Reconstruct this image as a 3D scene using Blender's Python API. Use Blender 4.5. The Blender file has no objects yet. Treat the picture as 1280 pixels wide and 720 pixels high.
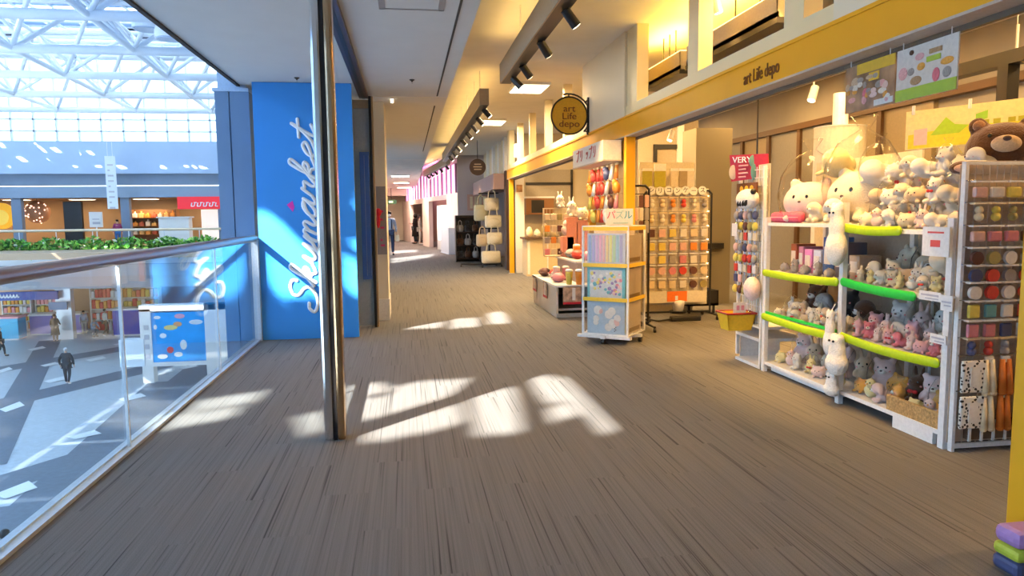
import bpy, bmesh, math, random
from mathutils import Vector, Matrix, Quaternion
R = random.Random(7)
scene = bpy.context.scene
col = scene.collection

# ------------------------------------------------------------------ camera
F, CX, CY = 900.0, 640.0, 360.0            # focal length in pixels of the 1280x720 frame
EYE = Vector((0, 0, 1.55))
yc = Vector(((508 - CX) / F, -(270 - CY) / F, -1)).normalized()      # the corridor direction seen by the lens
zc = Vector((-0.0101, 1, 0.1047)); zc = (zc - yc * zc.dot(yc)).normalized()
xc = yc.cross(zc)
ROT = Matrix((xc, yc, zc))
cam_d = bpy.data.cameras.new('camera'); cam = bpy.data.objects.new('camera', cam_d); col.objects.link(cam)
cam_d.sensor_width = 36; cam_d.lens = F / 1280 * 36; cam_d.clip_start = .05; cam_d.clip_end = 300
cam.matrix_world = Matrix.Translation(EYE) @ ROT.to_4x4()
scene.camera = cam

def at(px, py, X=None, Y=None, Z=None):
    """world point where the sight line of a photo pixel meets a plane of the building"""
    d = ROT @ Vector(((px - CX) / F, -(py - CY) / F, -1))
    if X is not None: t = (X - EYE.x) / d.x
    elif Y is not None: t = (Y - EYE.y) / d.y
    else: t = (Z - EYE.z) / d.z
    return EYE + d * t

# ------------------------------------------------------------------ light and exposure
scene.view_settings.view_transform = 'Standard'
scene.view_settings.look = 'None'
scene.view_settings.gamma = 1
scene.view_settings.use_curve_mapping = False
scene.view_settings.exposure = 0.45
SKY = 2.2
SUN = 26.0
WARM = (1.0, .56, .17)
SHOP_W = .8
w = bpy.data.worlds.new('sky'); scene.world = w; w.use_nodes = True
nt = w.node_tree; bg = nt.nodes['Background']
tc = nt.nodes.new('ShaderNodeTexCoord'); sx = nt.nodes.new('ShaderNodeSeparateXYZ'); rp = nt.nodes.new('ShaderNodeValToRGB')
nt.links.new(tc.outputs['Generated'], sx.inputs[0]); nt.links.new(sx.outputs['Z'], rp.inputs[0]); nt.links.new(rp.outputs[0], bg.inputs[0])
rp.color_ramp.elements[0].color = (.74, .88, 1, 1); rp.color_ramp.elements[1].color = (.42, .68, 1, 1)
bg.inputs[1].default_value = SKY
SUNV = Vector((-.594, -.602, .53)).normalized()       # direction towards the sun
sd = bpy.data.lights.new('sun', 'SUN'); sd.energy = SUN; sd.angle = math.radians(.35); sd.color = (1, .95, .86)
so = bpy.data.objects.new('sun', sd); col.objects.link(so)
so.rotation_euler = SUNV.to_track_quat('Z', 'Y').to_euler(); so.location = (-30, -30, 30)
scene.cycles.use_denoising = True
scene.cycles.max_bounces = 8
scene.cycles.transparent_max_bounces = 24
scene.cycles.sample_clamp_indirect = 4

def spot_lamp(name, loc, target, watts, angle=50, color=(1, .57, .17), parent=None):
    l = bpy.data.lights.new(name, 'SPOT'); l.energy = watts; l.color = color; l.spot_size = math.radians(angle); l.spot_blend = .6; l.shadow_soft_size = .04
    o = bpy.data.objects.new(name, l); col.objects.link(o); o.rotation_euler = (Vector(target) - Vector(loc)).to_track_quat('-Z', 'Y').to_euler()
    o.location = Vector(loc) - (parent.location if parent else Vector())
    if parent: o.parent = parent
    return o
def area_lamp(name, loc, sx_, sy_, watts, color=WARM, rot=(0, 0, 0), parent=None, spread=None):
    l = bpy.data.lights.new(name, 'AREA'); l.shape = 'RECTANGLE'; l.size = sx_; l.size_y = sy_; l.energy = watts; l.color = color
    if spread: l.spread = spread
    o = bpy.data.objects.new(name, l); col.objects.link(o); o.rotation_euler = rot
    o.location = Vector(loc) - (parent.location if parent else Vector())
    if parent: o.parent = parent
    return o

# ------------------------------------------------------------------ materials
MATS = {}
def mat(name, c, rough=.6, metal=0, bump=0, scale=40, var=.06, emit=0, coat=0, sheen=0, spec=.5, alpha=1, trans=0, ior=1.45):
    if name in MATS: return MATS[name]
    m = bpy.data.materials.new(name); m.use_nodes = True; n = m.node_tree; b = n.nodes['Principled BSDF']
    b.inputs['Roughness'].default_value = rough; b.inputs['Metallic'].default_value = metal
    b.inputs['Coat Weight'].default_value = coat; b.inputs['Sheen Weight'].default_value = sheen
    b.inputs['Specular IOR Level'].default_value = spec; b.inputs['Alpha'].default_value = alpha
    b.inputs['Transmission Weight'].default_value = trans; b.inputs['IOR'].default_value = ior
    tcn = n.nodes.new('ShaderNodeTexCoord'); nz = n.nodes.new('ShaderNodeTexNoise'); nz.inputs['Scale'].default_value = scale
    n.links.new(tcn.outputs['Object'], nz.inputs['Vector'])
    r_ = n.nodes.new('ShaderNodeValToRGB')
    lo = [max(0, x * (1 - var)) for x in c[:3]]; hi = [min(1, x * (1 + var)) for x in c[:3]]
    r_.color_ramp.elements[0].color = (*lo, 1); r_.color_ramp.elements[0].position = .3
    r_.color_ramp.elements[1].color = (*hi, 1); r_.color_ramp.elements[1].position = .7
    n.links.new(nz.outputs['Fac'], r_.inputs[0]); n.links.new(r_.outputs[0], b.inputs['Base Color'])
    if emit:
        n.links.new(r_.outputs[0], b.inputs['Emission Color']); b.inputs['Emission Strength'].default_value = emit
    if bump:
        bp = n.nodes.new('ShaderNodeBump'); bp.inputs['Strength'].default_value = bump; bp.inputs['Distance'].default_value = .01
        n.links.new(nz.outputs['Fac'], bp.inputs['Height']); n.links.new(bp.outputs[0], b.inputs['Normal'])
    MATS[name] = m
    return m

def glass(name, tint=(1, 1, 1), refl=1.5, rough=.02, base=0.0):
    if name in MATS: return MATS[name]
    m = bpy.data.materials.new(name); m.use_nodes = True; n = m.node_tree
    for x in list(n.nodes):
        if x.type != 'OUTPUT_MATERIAL': n.nodes.remove(x)
    out = [x for x in n.nodes][0]
    t = n.nodes.new('ShaderNodeBsdfTransparent'); t.inputs[0].default_value = (*tint, 1)
    g = n.nodes.new('ShaderNodeBsdfGlossy'); g.inputs['Roughness'].default_value = rough
    ge = n.nodes.new('ShaderNodeNewGeometry'); dp = n.nodes.new('ShaderNodeVectorMath'); dp.operation = 'DOT_PRODUCT'
    n.links.new(ge.outputs['Incoming'], dp.inputs[0]); n.links.new(ge.outputs['Normal'], dp.inputs[1])
    def mth(op, x, y=None):
        q = n.nodes.new('ShaderNodeMath'); q.operation = op
        for i, v in enumerate((x, y)):
            if v is None: continue
            if isinstance(v, (int, float)): q.inputs[i].default_value = v
            else: n.links.new(v, q.inputs[i])
        return q.outputs[0]
    r0 = ((refl - 1) / (refl + 1)) ** 2                 # Schlick's curve, the same from both sides of the sheet
    fr = mth('ADD', mth('MULTIPLY', mth('POWER', mth('SUBTRACT', 1.0, mth('ABSOLUTE', dp.outputs['Value'])), 5.0), 1 - r0), r0 + base)
    mx = n.nodes.new('ShaderNodeMixShader')
    n.links.new(mth('MINIMUM', fr, 1.0), mx.inputs[0])
    n.links.new(t.outputs[0], mx.inputs[1]); n.links.new(g.outputs[0], mx.inputs[2]); n.links.new(mx.outputs[0], out.inputs[0])
    MATS[name] = m
    return m

def carpet():
    m = bpy.data.materials.new('striped_carpet'); m.use_nodes = True; n = m.node_tree; b = n.nodes['Principled BSDF']
    N = n.nodes.new; L = n.links.new
    tcn = N('ShaderNodeTexCoord'); s = N('ShaderNodeSeparateXYZ'); L(tcn.outputs['Object'], s.inputs[0])
    def math_(op, a, bb=None):
        q = N('ShaderNodeMath'); q.operation = op
        if isinstance(a, float): q.inputs[0].default_value = a
        else: L(a, q.inputs[0])
        if bb is not None:
            if isinstance(bb, float): q.inputs[1].default_value = bb
            else: L(bb, q.inputs[1])
        return q.outputs[0]
    tx = math_('FLOOR', math_('DIVIDE', s.outputs['X'], .25))
    sh = math_('MULTIPLY', math_('MODULO', tx, 2.0), .5)
    ty = math_('FLOOR', math_('ADD', math_('DIVIDE', s.outputs['Y'], 1.0), sh))
    seed = math_('ADD', math_('MULTIPLY', tx, 3.17), math_('MULTIPLY', ty, 7.31))
    cv = N('ShaderNodeCombineXYZ'); L(math_('MULTIPLY', s.outputs['X'], 85.0), cv.inputs[0]); L(math_('MULTIPLY', s.outputs['Y'], .55), cv.inputs[1])
    L(seed, cv.inputs[2])
    nz = N('ShaderNodeTexNoise'); nz.inputs['Scale'].default_value = 1; nz.inputs['Detail'].default_value = 2; L(cv.outputs[0], nz.inputs['Vector'])
    rp_ = N('ShaderNodeValToRGB'); L(nz.outputs['Fac'], rp_.inputs[0])
    e = rp_.color_ramp.elements
    e[0].position = .29; e[0].color = (.055, .053, .053, 1); e[1].position = .66; e[1].color = (.178, .170, .164, 1)
    k = e.new(.38); k.color = (.142, .136, .131, 1)
    k = e.new(.5); k.color = (.160, .153, .147, 1)
    fz = N('ShaderNodeTexNoise'); fz.inputs['Scale'].default_value = 260; L(tcn.outputs['Object'], fz.inputs['Vector'])
    mx = N('ShaderNodeMixRGB'); mx.blend_type = 'OVERLAY'; mx.inputs[0].default_value = .45; L(rp_.outputs[0], mx.inputs[1]); L(fz.outputs['Fac'], mx.inputs[2])
    L(mx.outputs[0], b.inputs['Base Color']); b.inputs['Roughness'].default_value = .82; b.inputs['Specular IOR Level'].default_value = .25
    bp = N('ShaderNodeBump'); bp.inputs['Strength'].default_value = .35; bp.inputs['Distance'].default_value = .006; L(fz.outputs['Fac'], bp.inputs['Height']); L(bp.outputs[0], b.inputs['Normal'])
    return m

def leopard():
    m = bpy.data.materials.new('leopard_fabric'); m.use_nodes = True; n = m.node_tree; b = n.nodes['Principled BSDF']
    tcn = n.nodes.new('ShaderNodeTexCoord'); v = n.nodes.new('ShaderNodeTexVoronoi'); v.inputs['Scale'].default_value = 42
    r_ = n.nodes.new('ShaderNodeValToRGB'); r_.color_ramp.interpolation = 'CONSTANT'
    r_.color_ramp.elements[0].color = (.03, .025, .02, 1); r_.color_ramp.elements[1].position = .36; r_.color_ramp.elements[1].color = (.8, .76, .68, 1)
    n.links.new(tcn.outputs['Object'], v.inputs['Vector']); n.links.new(v.outputs['Distance'], r_.inputs[0]); n.links.new(r_.outputs[0], b.inputs['Base Color'])
    return m

# ------------------------------------------------------------------ mesh building
class MB:
    def __init__(s): s.b = bmesh.new()
    def box(s, x0, x1, y0, y1, z0, z1, bev=0, M=None):
        x0, x1 = sorted((x0, x1)); y0, y1 = sorted((y0, y1)); z0, z1 = sorted((z0, z1))
        c = Vector(((x0 + x1) / 2, (y0 + y1) / 2, (z0 + z1) / 2))
        r = bmesh.ops.create_cube(s.b, size=1)
        for v in r['verts']: v.co = Vector((v.co.x * (x1 - x0), v.co.y * (y1 - y0), v.co.z * (z1 - z0))) + c
        vs = r['verts']
        if bev:
            es = {e for v in vs for e in v.link_edges}
            o = bmesh.ops.bevel(s.b, geom=list(es), offset=bev, segments=2, affect='EDGES', profile=.5)
            vs = list({v for f in o['faces'] for v in f.verts} | {v for v in vs if v.is_valid})
        if M is not None:
            for v in vs: v.co = M @ v.co
        return s
    def tube(s, p0, p1, r0, r1=None, n=10, caps=True):
        p0, p1 = Vector(p0), Vector(p1); d = p1 - p0
        if d.length < 1e-6: return s
        q = d.to_track_quat('Z', 'Y').to_matrix().to_4x4()
        bmesh.ops.create_cone(s.b, cap_ends=caps, segments=n, radius1=r0, radius2=r0 if r1 is None else r1, depth=d.length,
                              matrix=Matrix.Translation((p0 + p1) / 2) @ q)
        return s
    def path(s, pts, r, n=8):
        for a, c in zip(pts, pts[1:]): s.tube(a, c, r, n=n)
        for p in pts[1:-1]: s.ball(p, r, u=n, v=5)
        return s
    def ball(s, c, r, u=16, v=10, rot=None):
        r = (r, r, r) if isinstance(r, (int, float)) else r
        M = Matrix.Translation(Vector(c)) @ (rot.to_matrix().to_4x4() if rot is not None else Matrix()) @ Matrix.Diagonal((*r, 1))
        bmesh.ops.create_uvsphere(s.b, u_segments=u, v_segments=v, radius=1, matrix=M)
        return s
    def quad(s, *ps):
        s.b.faces.new([s.b.verts.new(Vector(p)) for p in ps]); return s
    def slab(s, ps, d):
        """polygon given thickness along vector d"""
        d = Vector(d); a = [s.b.verts.new(Vector(p)) for p in ps]; c = [s.b.verts.new(Vector(p) + d) for p in ps]
        s.b.faces.new(a); s.b.faces.new(c[::-1]); n = len(ps)
        for i in range(n): s.b.faces.new((a[i], a[(i + 1) % n], c[(i + 1) % n], c[i]))
        return s
    def lathe(s, c, prof, n=18):
        c = Vector(c); rings = []
        for r, z in prof: rings.append([s.b.verts.new(c + Vector((r * math.cos(2 * math.pi * k / n), r * math.sin(2 * math.pi * k / n), z))) for k in range(n)])
        for a, bb in zip(rings, rings[1:]):
            for k in range(n): s.b.faces.new((a[k], a[(k + 1) % n], bb[(k + 1) % n], bb[k]))
        s.b.faces.new(rings[0][::-1]); s.b.faces.new(rings[-1]); return s
    def build(s, name, m, parent=None, smooth=False, origin=None, **tags):
        bmesh.ops.recalc_face_normals(s.b, faces=s.b.faces)
        if parent is not None: off = wloc(parent)
        elif origin is not None: off = Vector(origin)
        else:
            xs = [v.co for v in s.b.verts]
            off = Vector(((min(v.x for v in xs) + max(v.x for v in xs)) / 2, (min(v.y for v in xs) + max(v.y for v in xs)) / 2, min(v.z for v in xs)))
        for v in s.b.verts: v.co -= off
        me = bpy.data.meshes.new(name); s.b.to_mesh(me); s.b.free()
        for mm in (m if isinstance(m, (list, tuple)) else [m]): me.materials.append(mm)
        if smooth:
            for p in me.polygons: p.use_smooth = True
        o = bpy.data.objects.new(name, me); col.objects.link(o)
        if parent is not None: o.parent = parent
        else: o.location = off
        for k, v in tags.items(): o[k] = v
        return o

def wloc(o):
    v = o.location.copy()
    while o.parent is not None: o = o.parent; v += o.location
    return v

LABELS = {}
def tag(o, label, cat, group=None, kind=None):
    o['label'] = label; o['category'] = cat
    if group: o['group'] = group
    if kind: o['kind'] = kind
    LABELS.setdefault(label, []).append(o.name)
    return o
def thing(name, loc, label, cat, group=None, rz=0):
    o = bpy.data.objects.new(name, None); col.objects.link(o); o.empty_display_size = .1
    o.location = loc; o.rotation_euler = (0, 0, rz)
    if label: tag(o, label, cat, group)
    return o
def struct(mb, name, m, **k):
    o = mb.build(name, m, **k); o['kind'] = 'structure'; return o
def copy_tree(o, parent=None):
    c = o.copy(); col.objects.link(c); c.parent = parent
    for ch in list(o.children): copy_tree(ch, c)
    return c
def drop_tree(o):
    for ch in list(o.children): drop_tree(ch)
    bpy.data.objects.remove(o)
def paint(o, m, k=0):
    o.material_slots[k].link = 'OBJECT'; o.material_slots[k].material = m
def text(name, body, size, p, right, up, m, parent=None, depth=.003, align='CENTER', sx_=1.0, spacing=1.0, **tags):
    """lettering as a thin raised mesh; right / up give its plane"""
    cu = bpy.data.curves.new(name, 'FONT'); cu.body = body; cu.size = size; cu.align_x = align; cu.align_y = 'CENTER'; cu.extrude = depth
    cu.space_line = .85; cu.space_character = spacing
    t = bpy.data.objects.new(name, cu); col.objects.link(t); bpy.context.view_layer.update()
    me = bpy.data.meshes.new_from_object(t.evaluated_get(bpy.context.evaluated_depsgraph_get()))
    bpy.data.objects.remove(t)
    right = Vector(right).normalized(); up = Vector(up).normalized(); nrm = right.cross(up)
    M = Matrix((right, up, nrm)).transposed().to_4x4(); M.translation = Vector(p)
    for v in me.vertices: v.co.x *= sx_
    me.transform(M)
    off = wloc(parent) if parent is not None else Vector(p)
    me.transform(Matrix.Translation(-off)); me.materials.clear(); me.materials.append(m)
    o = bpy.data.objects.new(name, me); col.objects.link(o)
    if parent is not None: o.parent = parent
    else: o.location = off
    for k, v in tags.items(): o[k] = v
    return o
def ribbon_curves(name, lines, r, fn, m, parent):
    """smooth strokes (2D polylines mapped by fn) as round-ended raised lettering in one mesh"""
    mb = MB()
    for pts in lines:
        P = [Vector((*p, 0)) for p in pts]; S = []
        for i in range(len(P) - 1):
            p0 = P[max(0, i - 1)]; p1 = P[i]; p2 = P[i + 1]; p3 = P[min(len(P) - 1, i + 2)]
            for k in range(6):
                t = k / 6
                S.append(.5 * ((2 * p1) + (p2 - p0) * t + (2 * p0 - 5 * p1 + 4 * p2 - p3) * t * t + (3 * p1 - p0 - 3 * p2 + p3) * t ** 3))
        S.append(P[-1])
        for a, c in zip(S, S[1:]): mb.tube(fn(a.x, a.y), fn(c.x, c.y), r, n=8)
        for a in S: mb.ball(fn(a.x, a.y), r, u=8, v=6)
    return mb.build(name, m, parent)

# palette
m_white = mat('white_paint', (.82, .81, .78), .45)
m_soffit = mat('soffit_paint', (.62, .62, .61), .9, scale=3, var=.02)
m_ceil = mat('ceiling_paint', (.74, .70, .62), .9, scale=3, var=.03)
m_carpet = carpet()
m_shopfloor = mat('shop_carpet', (.150, .108, .060), .9, bump=.4, scale=160, var=.18)
m_blue = mat('sky_blue_paint', (.045, .30, .80), .35, scale=2, var=.02)
m_navy = mat('slate_blue_panel', (.15, .24, .38), .5, scale=2)
m_darkline = mat('dark_seam', (.05, .045, .045), .8)
m_chrome = mat('polished_steel', (.78, .77, .76), .12, 1, scale=2, var=.02)
m_bronze = mat('bronze_metal', (.55, .36, .20), .16, 1, scale=2, var=.02)
m_black = mat('black_metal', (.02, .018, .018), .4)
m_alu = mat('aluminium', (.62, .66, .70), .35, .6)
m_yellow = mat('yellow_beam_paint', (.86, .40, .006), .5, scale=3, var=.03)
m_yellow2 = mat('yellow_plastic', (.86, .55, .03), .4)
m_cream = mat('cream_wall', (.78, .70, .55), .8, scale=2, var=.03)
m_red = mat('red_card', (.55, .02, .04), .5)
m_glass = glass('balustrade_glass', (.93, .98, 1), 1.55, .01, .0)
m_acr = glass('clear_acrylic', (.99, .98, .97), 1.3, .05)
m_pane = glass('roof_glass', (.97, .99, 1), 1.3, .02)
m_trim = mat('cream_trim_paint', (.84, .72, .44), .5, scale=2, var=.02)
m_lime = mat('lime_plastic', (.46, .66, .01), .35)
m_green = mat('green_plastic', (.02, .55, .06), .35)
m_wtext = mat('white_lettering', (.9, .92, .93), .5)
m_truss = mat('white_truss_paint', (.80, .86, .93), .4, scale=2, var=.02)
# ================================================================== THE SETTING
GX = at(160, 570, Z=0).x           # line of the glass balustrade
PY = 9.40            # plane of the blue panel
BX = 2.69            # face of the yellow beam
GZ = -6.05           # lobby floor
FY = at(170, 139, Z=8.5).y + .4            # facade across the atrium
YE = 47.0            # end of the corridor
# floors
struct(MB().box(GX - .06, BX, -8, YE, -.25, 0), 'floor', m_carpet, origin=(0, 0, 0))
struct(MB().box(BX, 7.2, -8, YE, -.25, 0), 'floor', m_carpet, origin=(0, 0, 0))
struct(MB().box(GX - .16, GX - .06, -8, PY + .1, -1.1, -.06), 'trim_1', m_alu)
# low ceiling over the walkway and the high ceiling over the shops
SZ = 3.21; HZ = 3.76
struct(MB().box(-2.03, .615, -8, 21.6, SZ, HZ + .1), 'ceiling', m_soffit)
struct(MB().box(-2.03, .615, 21.6, YE, SZ, HZ + .1), 'ceiling', mat('far_ceiling', (.70, .64, .60), .9, scale=3))
struct(MB().box(-1.5, 2.9, 44.5, YE, 2.78, SZ), 'ceiling', m_cream)
struct(MB().box(.615, 7.2, -8, YE, HZ, HZ + .2), 'ceiling', m_ceil)
struct(MB().box(-2.07, -2.03, -8, 10.2, SZ - .02, HZ + .1), 'trim_2', m_darkline)
# dark joints of the low ceiling: the sliding-wall track and two seams
struct(MB().box(-.60, -.48, 5.12, 10.3, SZ - .05, SZ), 'trim_3', mat('track_bronze', (.10, .075, .08), .4, .5))
struct(MB().box(-.56, -.52, 5.12, 10.3, SZ - .054, SZ - .05), 'trim_4', m_black)
struct(MB().box(.455, .475, -2, 10.3, SZ - .004, SZ), 'trim_5', m_darkline)
struct(MB().box(.455, .475, 11.2, 19, SZ - .004, SZ), 'trim_6', m_darkline)
struct(MB().box(-.4, .615, 10.4, 10.415, SZ - .003, SZ), 'trim_7', m_cream)
# left wall behind the portal and its white plinth
struct(MB().box(-1.3, -.29, 10.86, 11.7, 0, SZ).box(-1.5, -1.3, 10.86, 17, 0, SZ).box(-1.5, -1.3, 32, YE, 0, SZ), 'wall_left', m_cream)
mb = MB()
for i in range(7): mb.box(-1.45, -1.35, 17 + i * 2.5 - .05, 17 + i * 2.5 + .05, 0, SZ)
wl = struct(mb.box(-1.45, -1.35, 17, 32, 0, .1), 'window_4', m_alu); MB().box(-1.41, -1.40, 17, 32, .1, SZ).build('pane', m_pane, wl)
struct(MB().box(-.50, -.28, 10.84, 11.72, 0, .32), 'baseboard_left', m_white)
struct(MB().box(-1.5, 7.2, YE, YE + .3, 0, HZ), 'wall_end', m_cream)
struct(MB().box(-2.1, 7.2, -8.3, -8, 0, HZ), 'wall_back', m_cream)
# right side: back wall of the shop with pilasters, its end wall and far shop fronts
struct(MB().box(7.0, 7.2, -8, YE, 0, HZ), 'wall_right', mat('shop_back_wall', (.30, .275, .235), .8, scale=2))
struct(MB().box(3.0, 7.0, 19.75, 19.95, 0, HZ), 'wall_shop_end', mat('shop_end_wall', (.62, .53, .36), .8, scale=2))

def pier(name, x0, x1, y0, y1, z0, z1, m): return struct(MB().box(x0, x1, y0, y1, z0, z1), name, m)
pier('trim_8', BX, BX + .22, 8.75, 10.9, 2.74, HZ, mat('pale_wall', (.80, .72, .54), .8, scale=2, var=.02))

# blue panel with its lettering
bp = thing('sign_panel', (-1.26, PY, 0), 'tall bright blue sign panel with sideways white script lettering beyond the glass', 'sign')
MB().box(GX + .012, at(449, 420, Y=PY).x, PY, PY + .08, .0, SZ - .005).build('panel', m_blue, bp)
L_ = {}
L_['S'] = ([[(1.05, 1.55), (.95, 1.95), (.6, 2.1), (.3, 1.85), (.4, 1.4), (.8, 1.0), (1.0, .5), (.75, 0), (.3, -.1), (-.1, .15), (-.05, .55), (.2, .6)]], 1.25)
L_['k'] = ([[(-.1, .2), (.25, 1.0), (.45, 1.9), (.32, 2.1), (.2, 1.8), (.12, .0)], [(.14, .45), (.4, .95), (.62, .9), (.55, .6), (.2, .5), (.42, .35), (.6, .02), (.95, .3)]], .98)
L_['y'] = ([[(0, .3), (.15, 1.0), (.15, .4), (.3, .05), (.55, .25), (.75, 1.0), (.7, .1), (.55, -.9), (.25, -1.05), (.2, -.7), (.6, -.2), (1.0, .3)]], 1.0)
L_['m'] = ([[(0, .3), (.15, .95), (.15, 0)], [(.16, .5), (.35, .95), (.5, .8), (.5, 0)], [(.5, .5), (.7, .95), (.88, .8), (.86, .2), (1.0, .02), (1.2, .3)]], 1.2)
L_['a'] = ([[(0, .3), (.25, .8), (.6, .98), (.3, 1.0), (.08, .55), (.15, .08), (.42, .1), (.65, .6), (.72, 1.0), (.68, .25), (.82, .02), (1.05, .3)]], 1.05)
L_['r'] = ([[(0, .3), (.12, 1.08), (.2, .9), (.5, .92), (.45, .3), (.58, .03), (.8, .3)]], .8)
L_['e'] = ([[(0, .3), (.4, .5), (.6, .8), (.4, 1.02), (.12, .7), (.12, .2), (.38, 0), (.8, .3)]], .8)
L_['t'] = ([[(0, .3), (.25, 1.0), (.38, 1.9), (.28, .4), (.38, .03), (.75, .35)], [(-.1, 1.32), (.72, 1.42)]], .8)
U0 = at(392, 392, Y=PY); U1 = at(378, 152, Y=PY)
total = sum(L_[c][1] for c in 'Skymarket'); k_ = (U1.z - U0.z) / (total + .35)
lines = []; cur = .15
for c in 'Skymarket':
    for s_ in L_[c][0]: lines.append([(cur + u + .28 * v, v) for u, v in s_])
    cur += L_[c][1]
BASE = at(391, 270, Y=PY).x                                       # x of the writing line
ribbon_curves('script_lettering', lines, .021, lambda u, v: Vector((BASE - v * .152 + u * .008, PY - .004, U0.z + u * k_)), m_wtext, bp)
a_ = at(366, 262, Y=PY - .008)
MB().slab([a_ + Vector((-.07, 0, .06)), a_ + Vector((.0, 0, .11)), a_ + Vector((.02, 0, .03)), a_ + Vector((.0, 0, -.03))], (0, .008, 0)).build('leaf_mark', mat('magenta_paint', (.8, .05, .45), .5), bp)
# glass balustrade
gb = thing('glass_balustrade', (GX, 4, 0), 'long frameless glass balustrade with bronze handrail beside the carpet', 'balustrade')
MB().box(GX - .10, GX - .055, -8, PY - .06, -.05, .035).box(GX - .055, GX - .005, -8, PY - .06, -.02, .022).build('base_channel', m_alu, gb)
YJ = [-8, -2.2, .4, 3.05, 5.05, 7.45, PY - .09]
rail_z = 1.27
for a_, b_ in zip(YJ, YJ[1:]): MB().box(GX - .045, GX - .030, a_ + .006, b_ - .006, .02, rail_z - .02).build('glass_panel', m_glass, gb)
for yj in YJ[1:-1]: MB().box(GX - .048, GX - .027, yj - .008, yj + .008, .02, rail_z - .02).build('joint_strip', mat('clear_seal', (.78, .84, .88), .4), gb)
hr = MB(); hr.tube((GX - .037, -8, rail_z + .02), (GX - .037, PY, rail_z + .02), .042, n=18)
hr.build('handrail', mat('bronze_handrail', (.30, .19, .12), .34, .45, scale=3), gb, smooth=True)
MB().box(GX - .07, GX + .01, PY - .075, PY - .01, 0, rail_z).build('end_post', m_alu, gb)
# slate blue column between the atrium and the panel
cxa, cxb, cxc = at(272, 200, Y=9.6).x, at(290, 200, Y=9.6).x, at(317, 250, Y=9.6).x
cpt = thing('atrium_column', (-2.2, 9.9, GZ), 'large slate blue clad column standing left of the blue sign panel', 'column')
MB().box(cxa, cxb - .008, 9.6, 10.5, GZ, 3.12).box(cxb + .008, cxc, 9.6, 10.5, GZ, 3.12).box(cxa + .01, cxc - .01, 9.63, 10.5, GZ, 3.1).build('cladding', m_navy, cpt)
MB().box(cxa - .02, cxc, 9.58, 10.55, 3.12, 3.16).box(cxa + .03, cxc - .05, 9.65, 10.5, 3.16, 9.5).build('head', mat('head_panel', (.45, .58, .75), .5), cpt)
# polished square post in the middle of the walkway
pp = thing('partition_post', (-.50, 5.05, 0), 'tall polished steel and bronze post rising from the carpet to the ceiling track', 'post')
a0, a1 = at(408, 546, Z=0), at(433.5, 546.5, Z=0)
xl, xr = a0.x, a1.x; xm = xl + (xr - xl) * .44; xn = xl + (xr - xl) * .60
MB().box(xl, xm, 5.0, 5.14, 0, SZ, bev=.018).build('steel_stile', m_chrome, pp)
MB().box(xm, xn, 5.02, 5.12, 0, SZ).build('dark_joint', m_black, pp)
MB().box(xn, xr, 5.0, 5.14, 0, SZ, bev=.018).build('bronze_stile', m_bronze, pp)
# portal at the end of the track: frame, glazing with a blue banner, dark post
pxa, pxb = at(437, 250, Y=10.2).x, at(464, 250, Y=10.2).x
pf = thing('portal_frame', (-.6, 10.25, 0), 'narrow glazed portal with dark post between blue panel and yellow wall', 'partition')
MB().box(pxa, pxa + .03, 10.2, 10.3, 0, 3.13).box(pxa + .03, pxb, 10.2, 10.3, 3.02, 3.13).build('wood_frame', mat('tan_wood', (.42, .30, .17), .5), pf)
MB().box(pxa + .03, pxb, 10.24, 10.26, .02, 3.02).build('frosted_pane', mat('frosted_pane', (.42, .42, .40), .35), pf)
MB().box(pxb, pxb + .035, 10.18, 10.32, 0, SZ - .03).build('dark_post', m_black, pf)
MB().box(pxb + .035, pxb + .06, 10.2, 10.3, 0, SZ - .03).build('trim_strip', mat('tan_wood', (.42, .30, .17), .5), pf)
bn = thing('blue_banner', (-.6, 10.17, .7), 'tall dark blue banner hanging in the narrow portal beside the dark post', 'banner')
p0, p1 = at(449, 190, Y=10.17), at(466, 349, Y=10.17)
MB().box(p0.x, p1.x, 10.155, 10.175, p1.z, p0.z).build('cloth', mat('banner_blue', (.05, .13, .42), .6), bn)
MB().box(p0.x + .06, p0.x + .065, 10.152, 10.155, p1.z + .05, p0.z - .05).box(p0.x + .12, p0.x + .124, 10.152, 10.155, p1.z + .05, p0.z - .05).build('stripe', mat('banner_line', (.3, .36, .5), .6), bn)
# grey poster with red cloth on the pillar face
pg = thing('hanging_poster', (-.36, 10.8, .7), 'narrow grey poster with magenta marks hung on the cream pillar', 'poster')
p0, p1 = at(469.5, 233, Y=10.82), at(484, 318, Y=10.82)
MB().box(p0.x, p1.x, 10.82, 10.858, p1.z, p0.z).build('sheet', mat('grey_sheet', (.26, .25, .28), .7), pg)
mb = MB()
for zz, ww in ((.62, .05), (.50, .04), (.38, .06), (.2, .03), (.12, .06)): mb.box(p0.x + .05, p0.x + .05 + ww, 10.814, 10.82, p1.z + zz, p1.z + zz + .03)
mb.build('printed_marks', mat('magenta_print', (.55, .05, .2), .6), pg)
MB().ball((p0.x + .03, 10.79, p1.z + .62), (.045, .03, .06)).ball((p0.x + .025, 10.79, p1.z + .5), (.03, .025, .11)).build('red_ribbon', mat('red_cloth', (.6, .01, .04), .7), pg, smooth=True)
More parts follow.
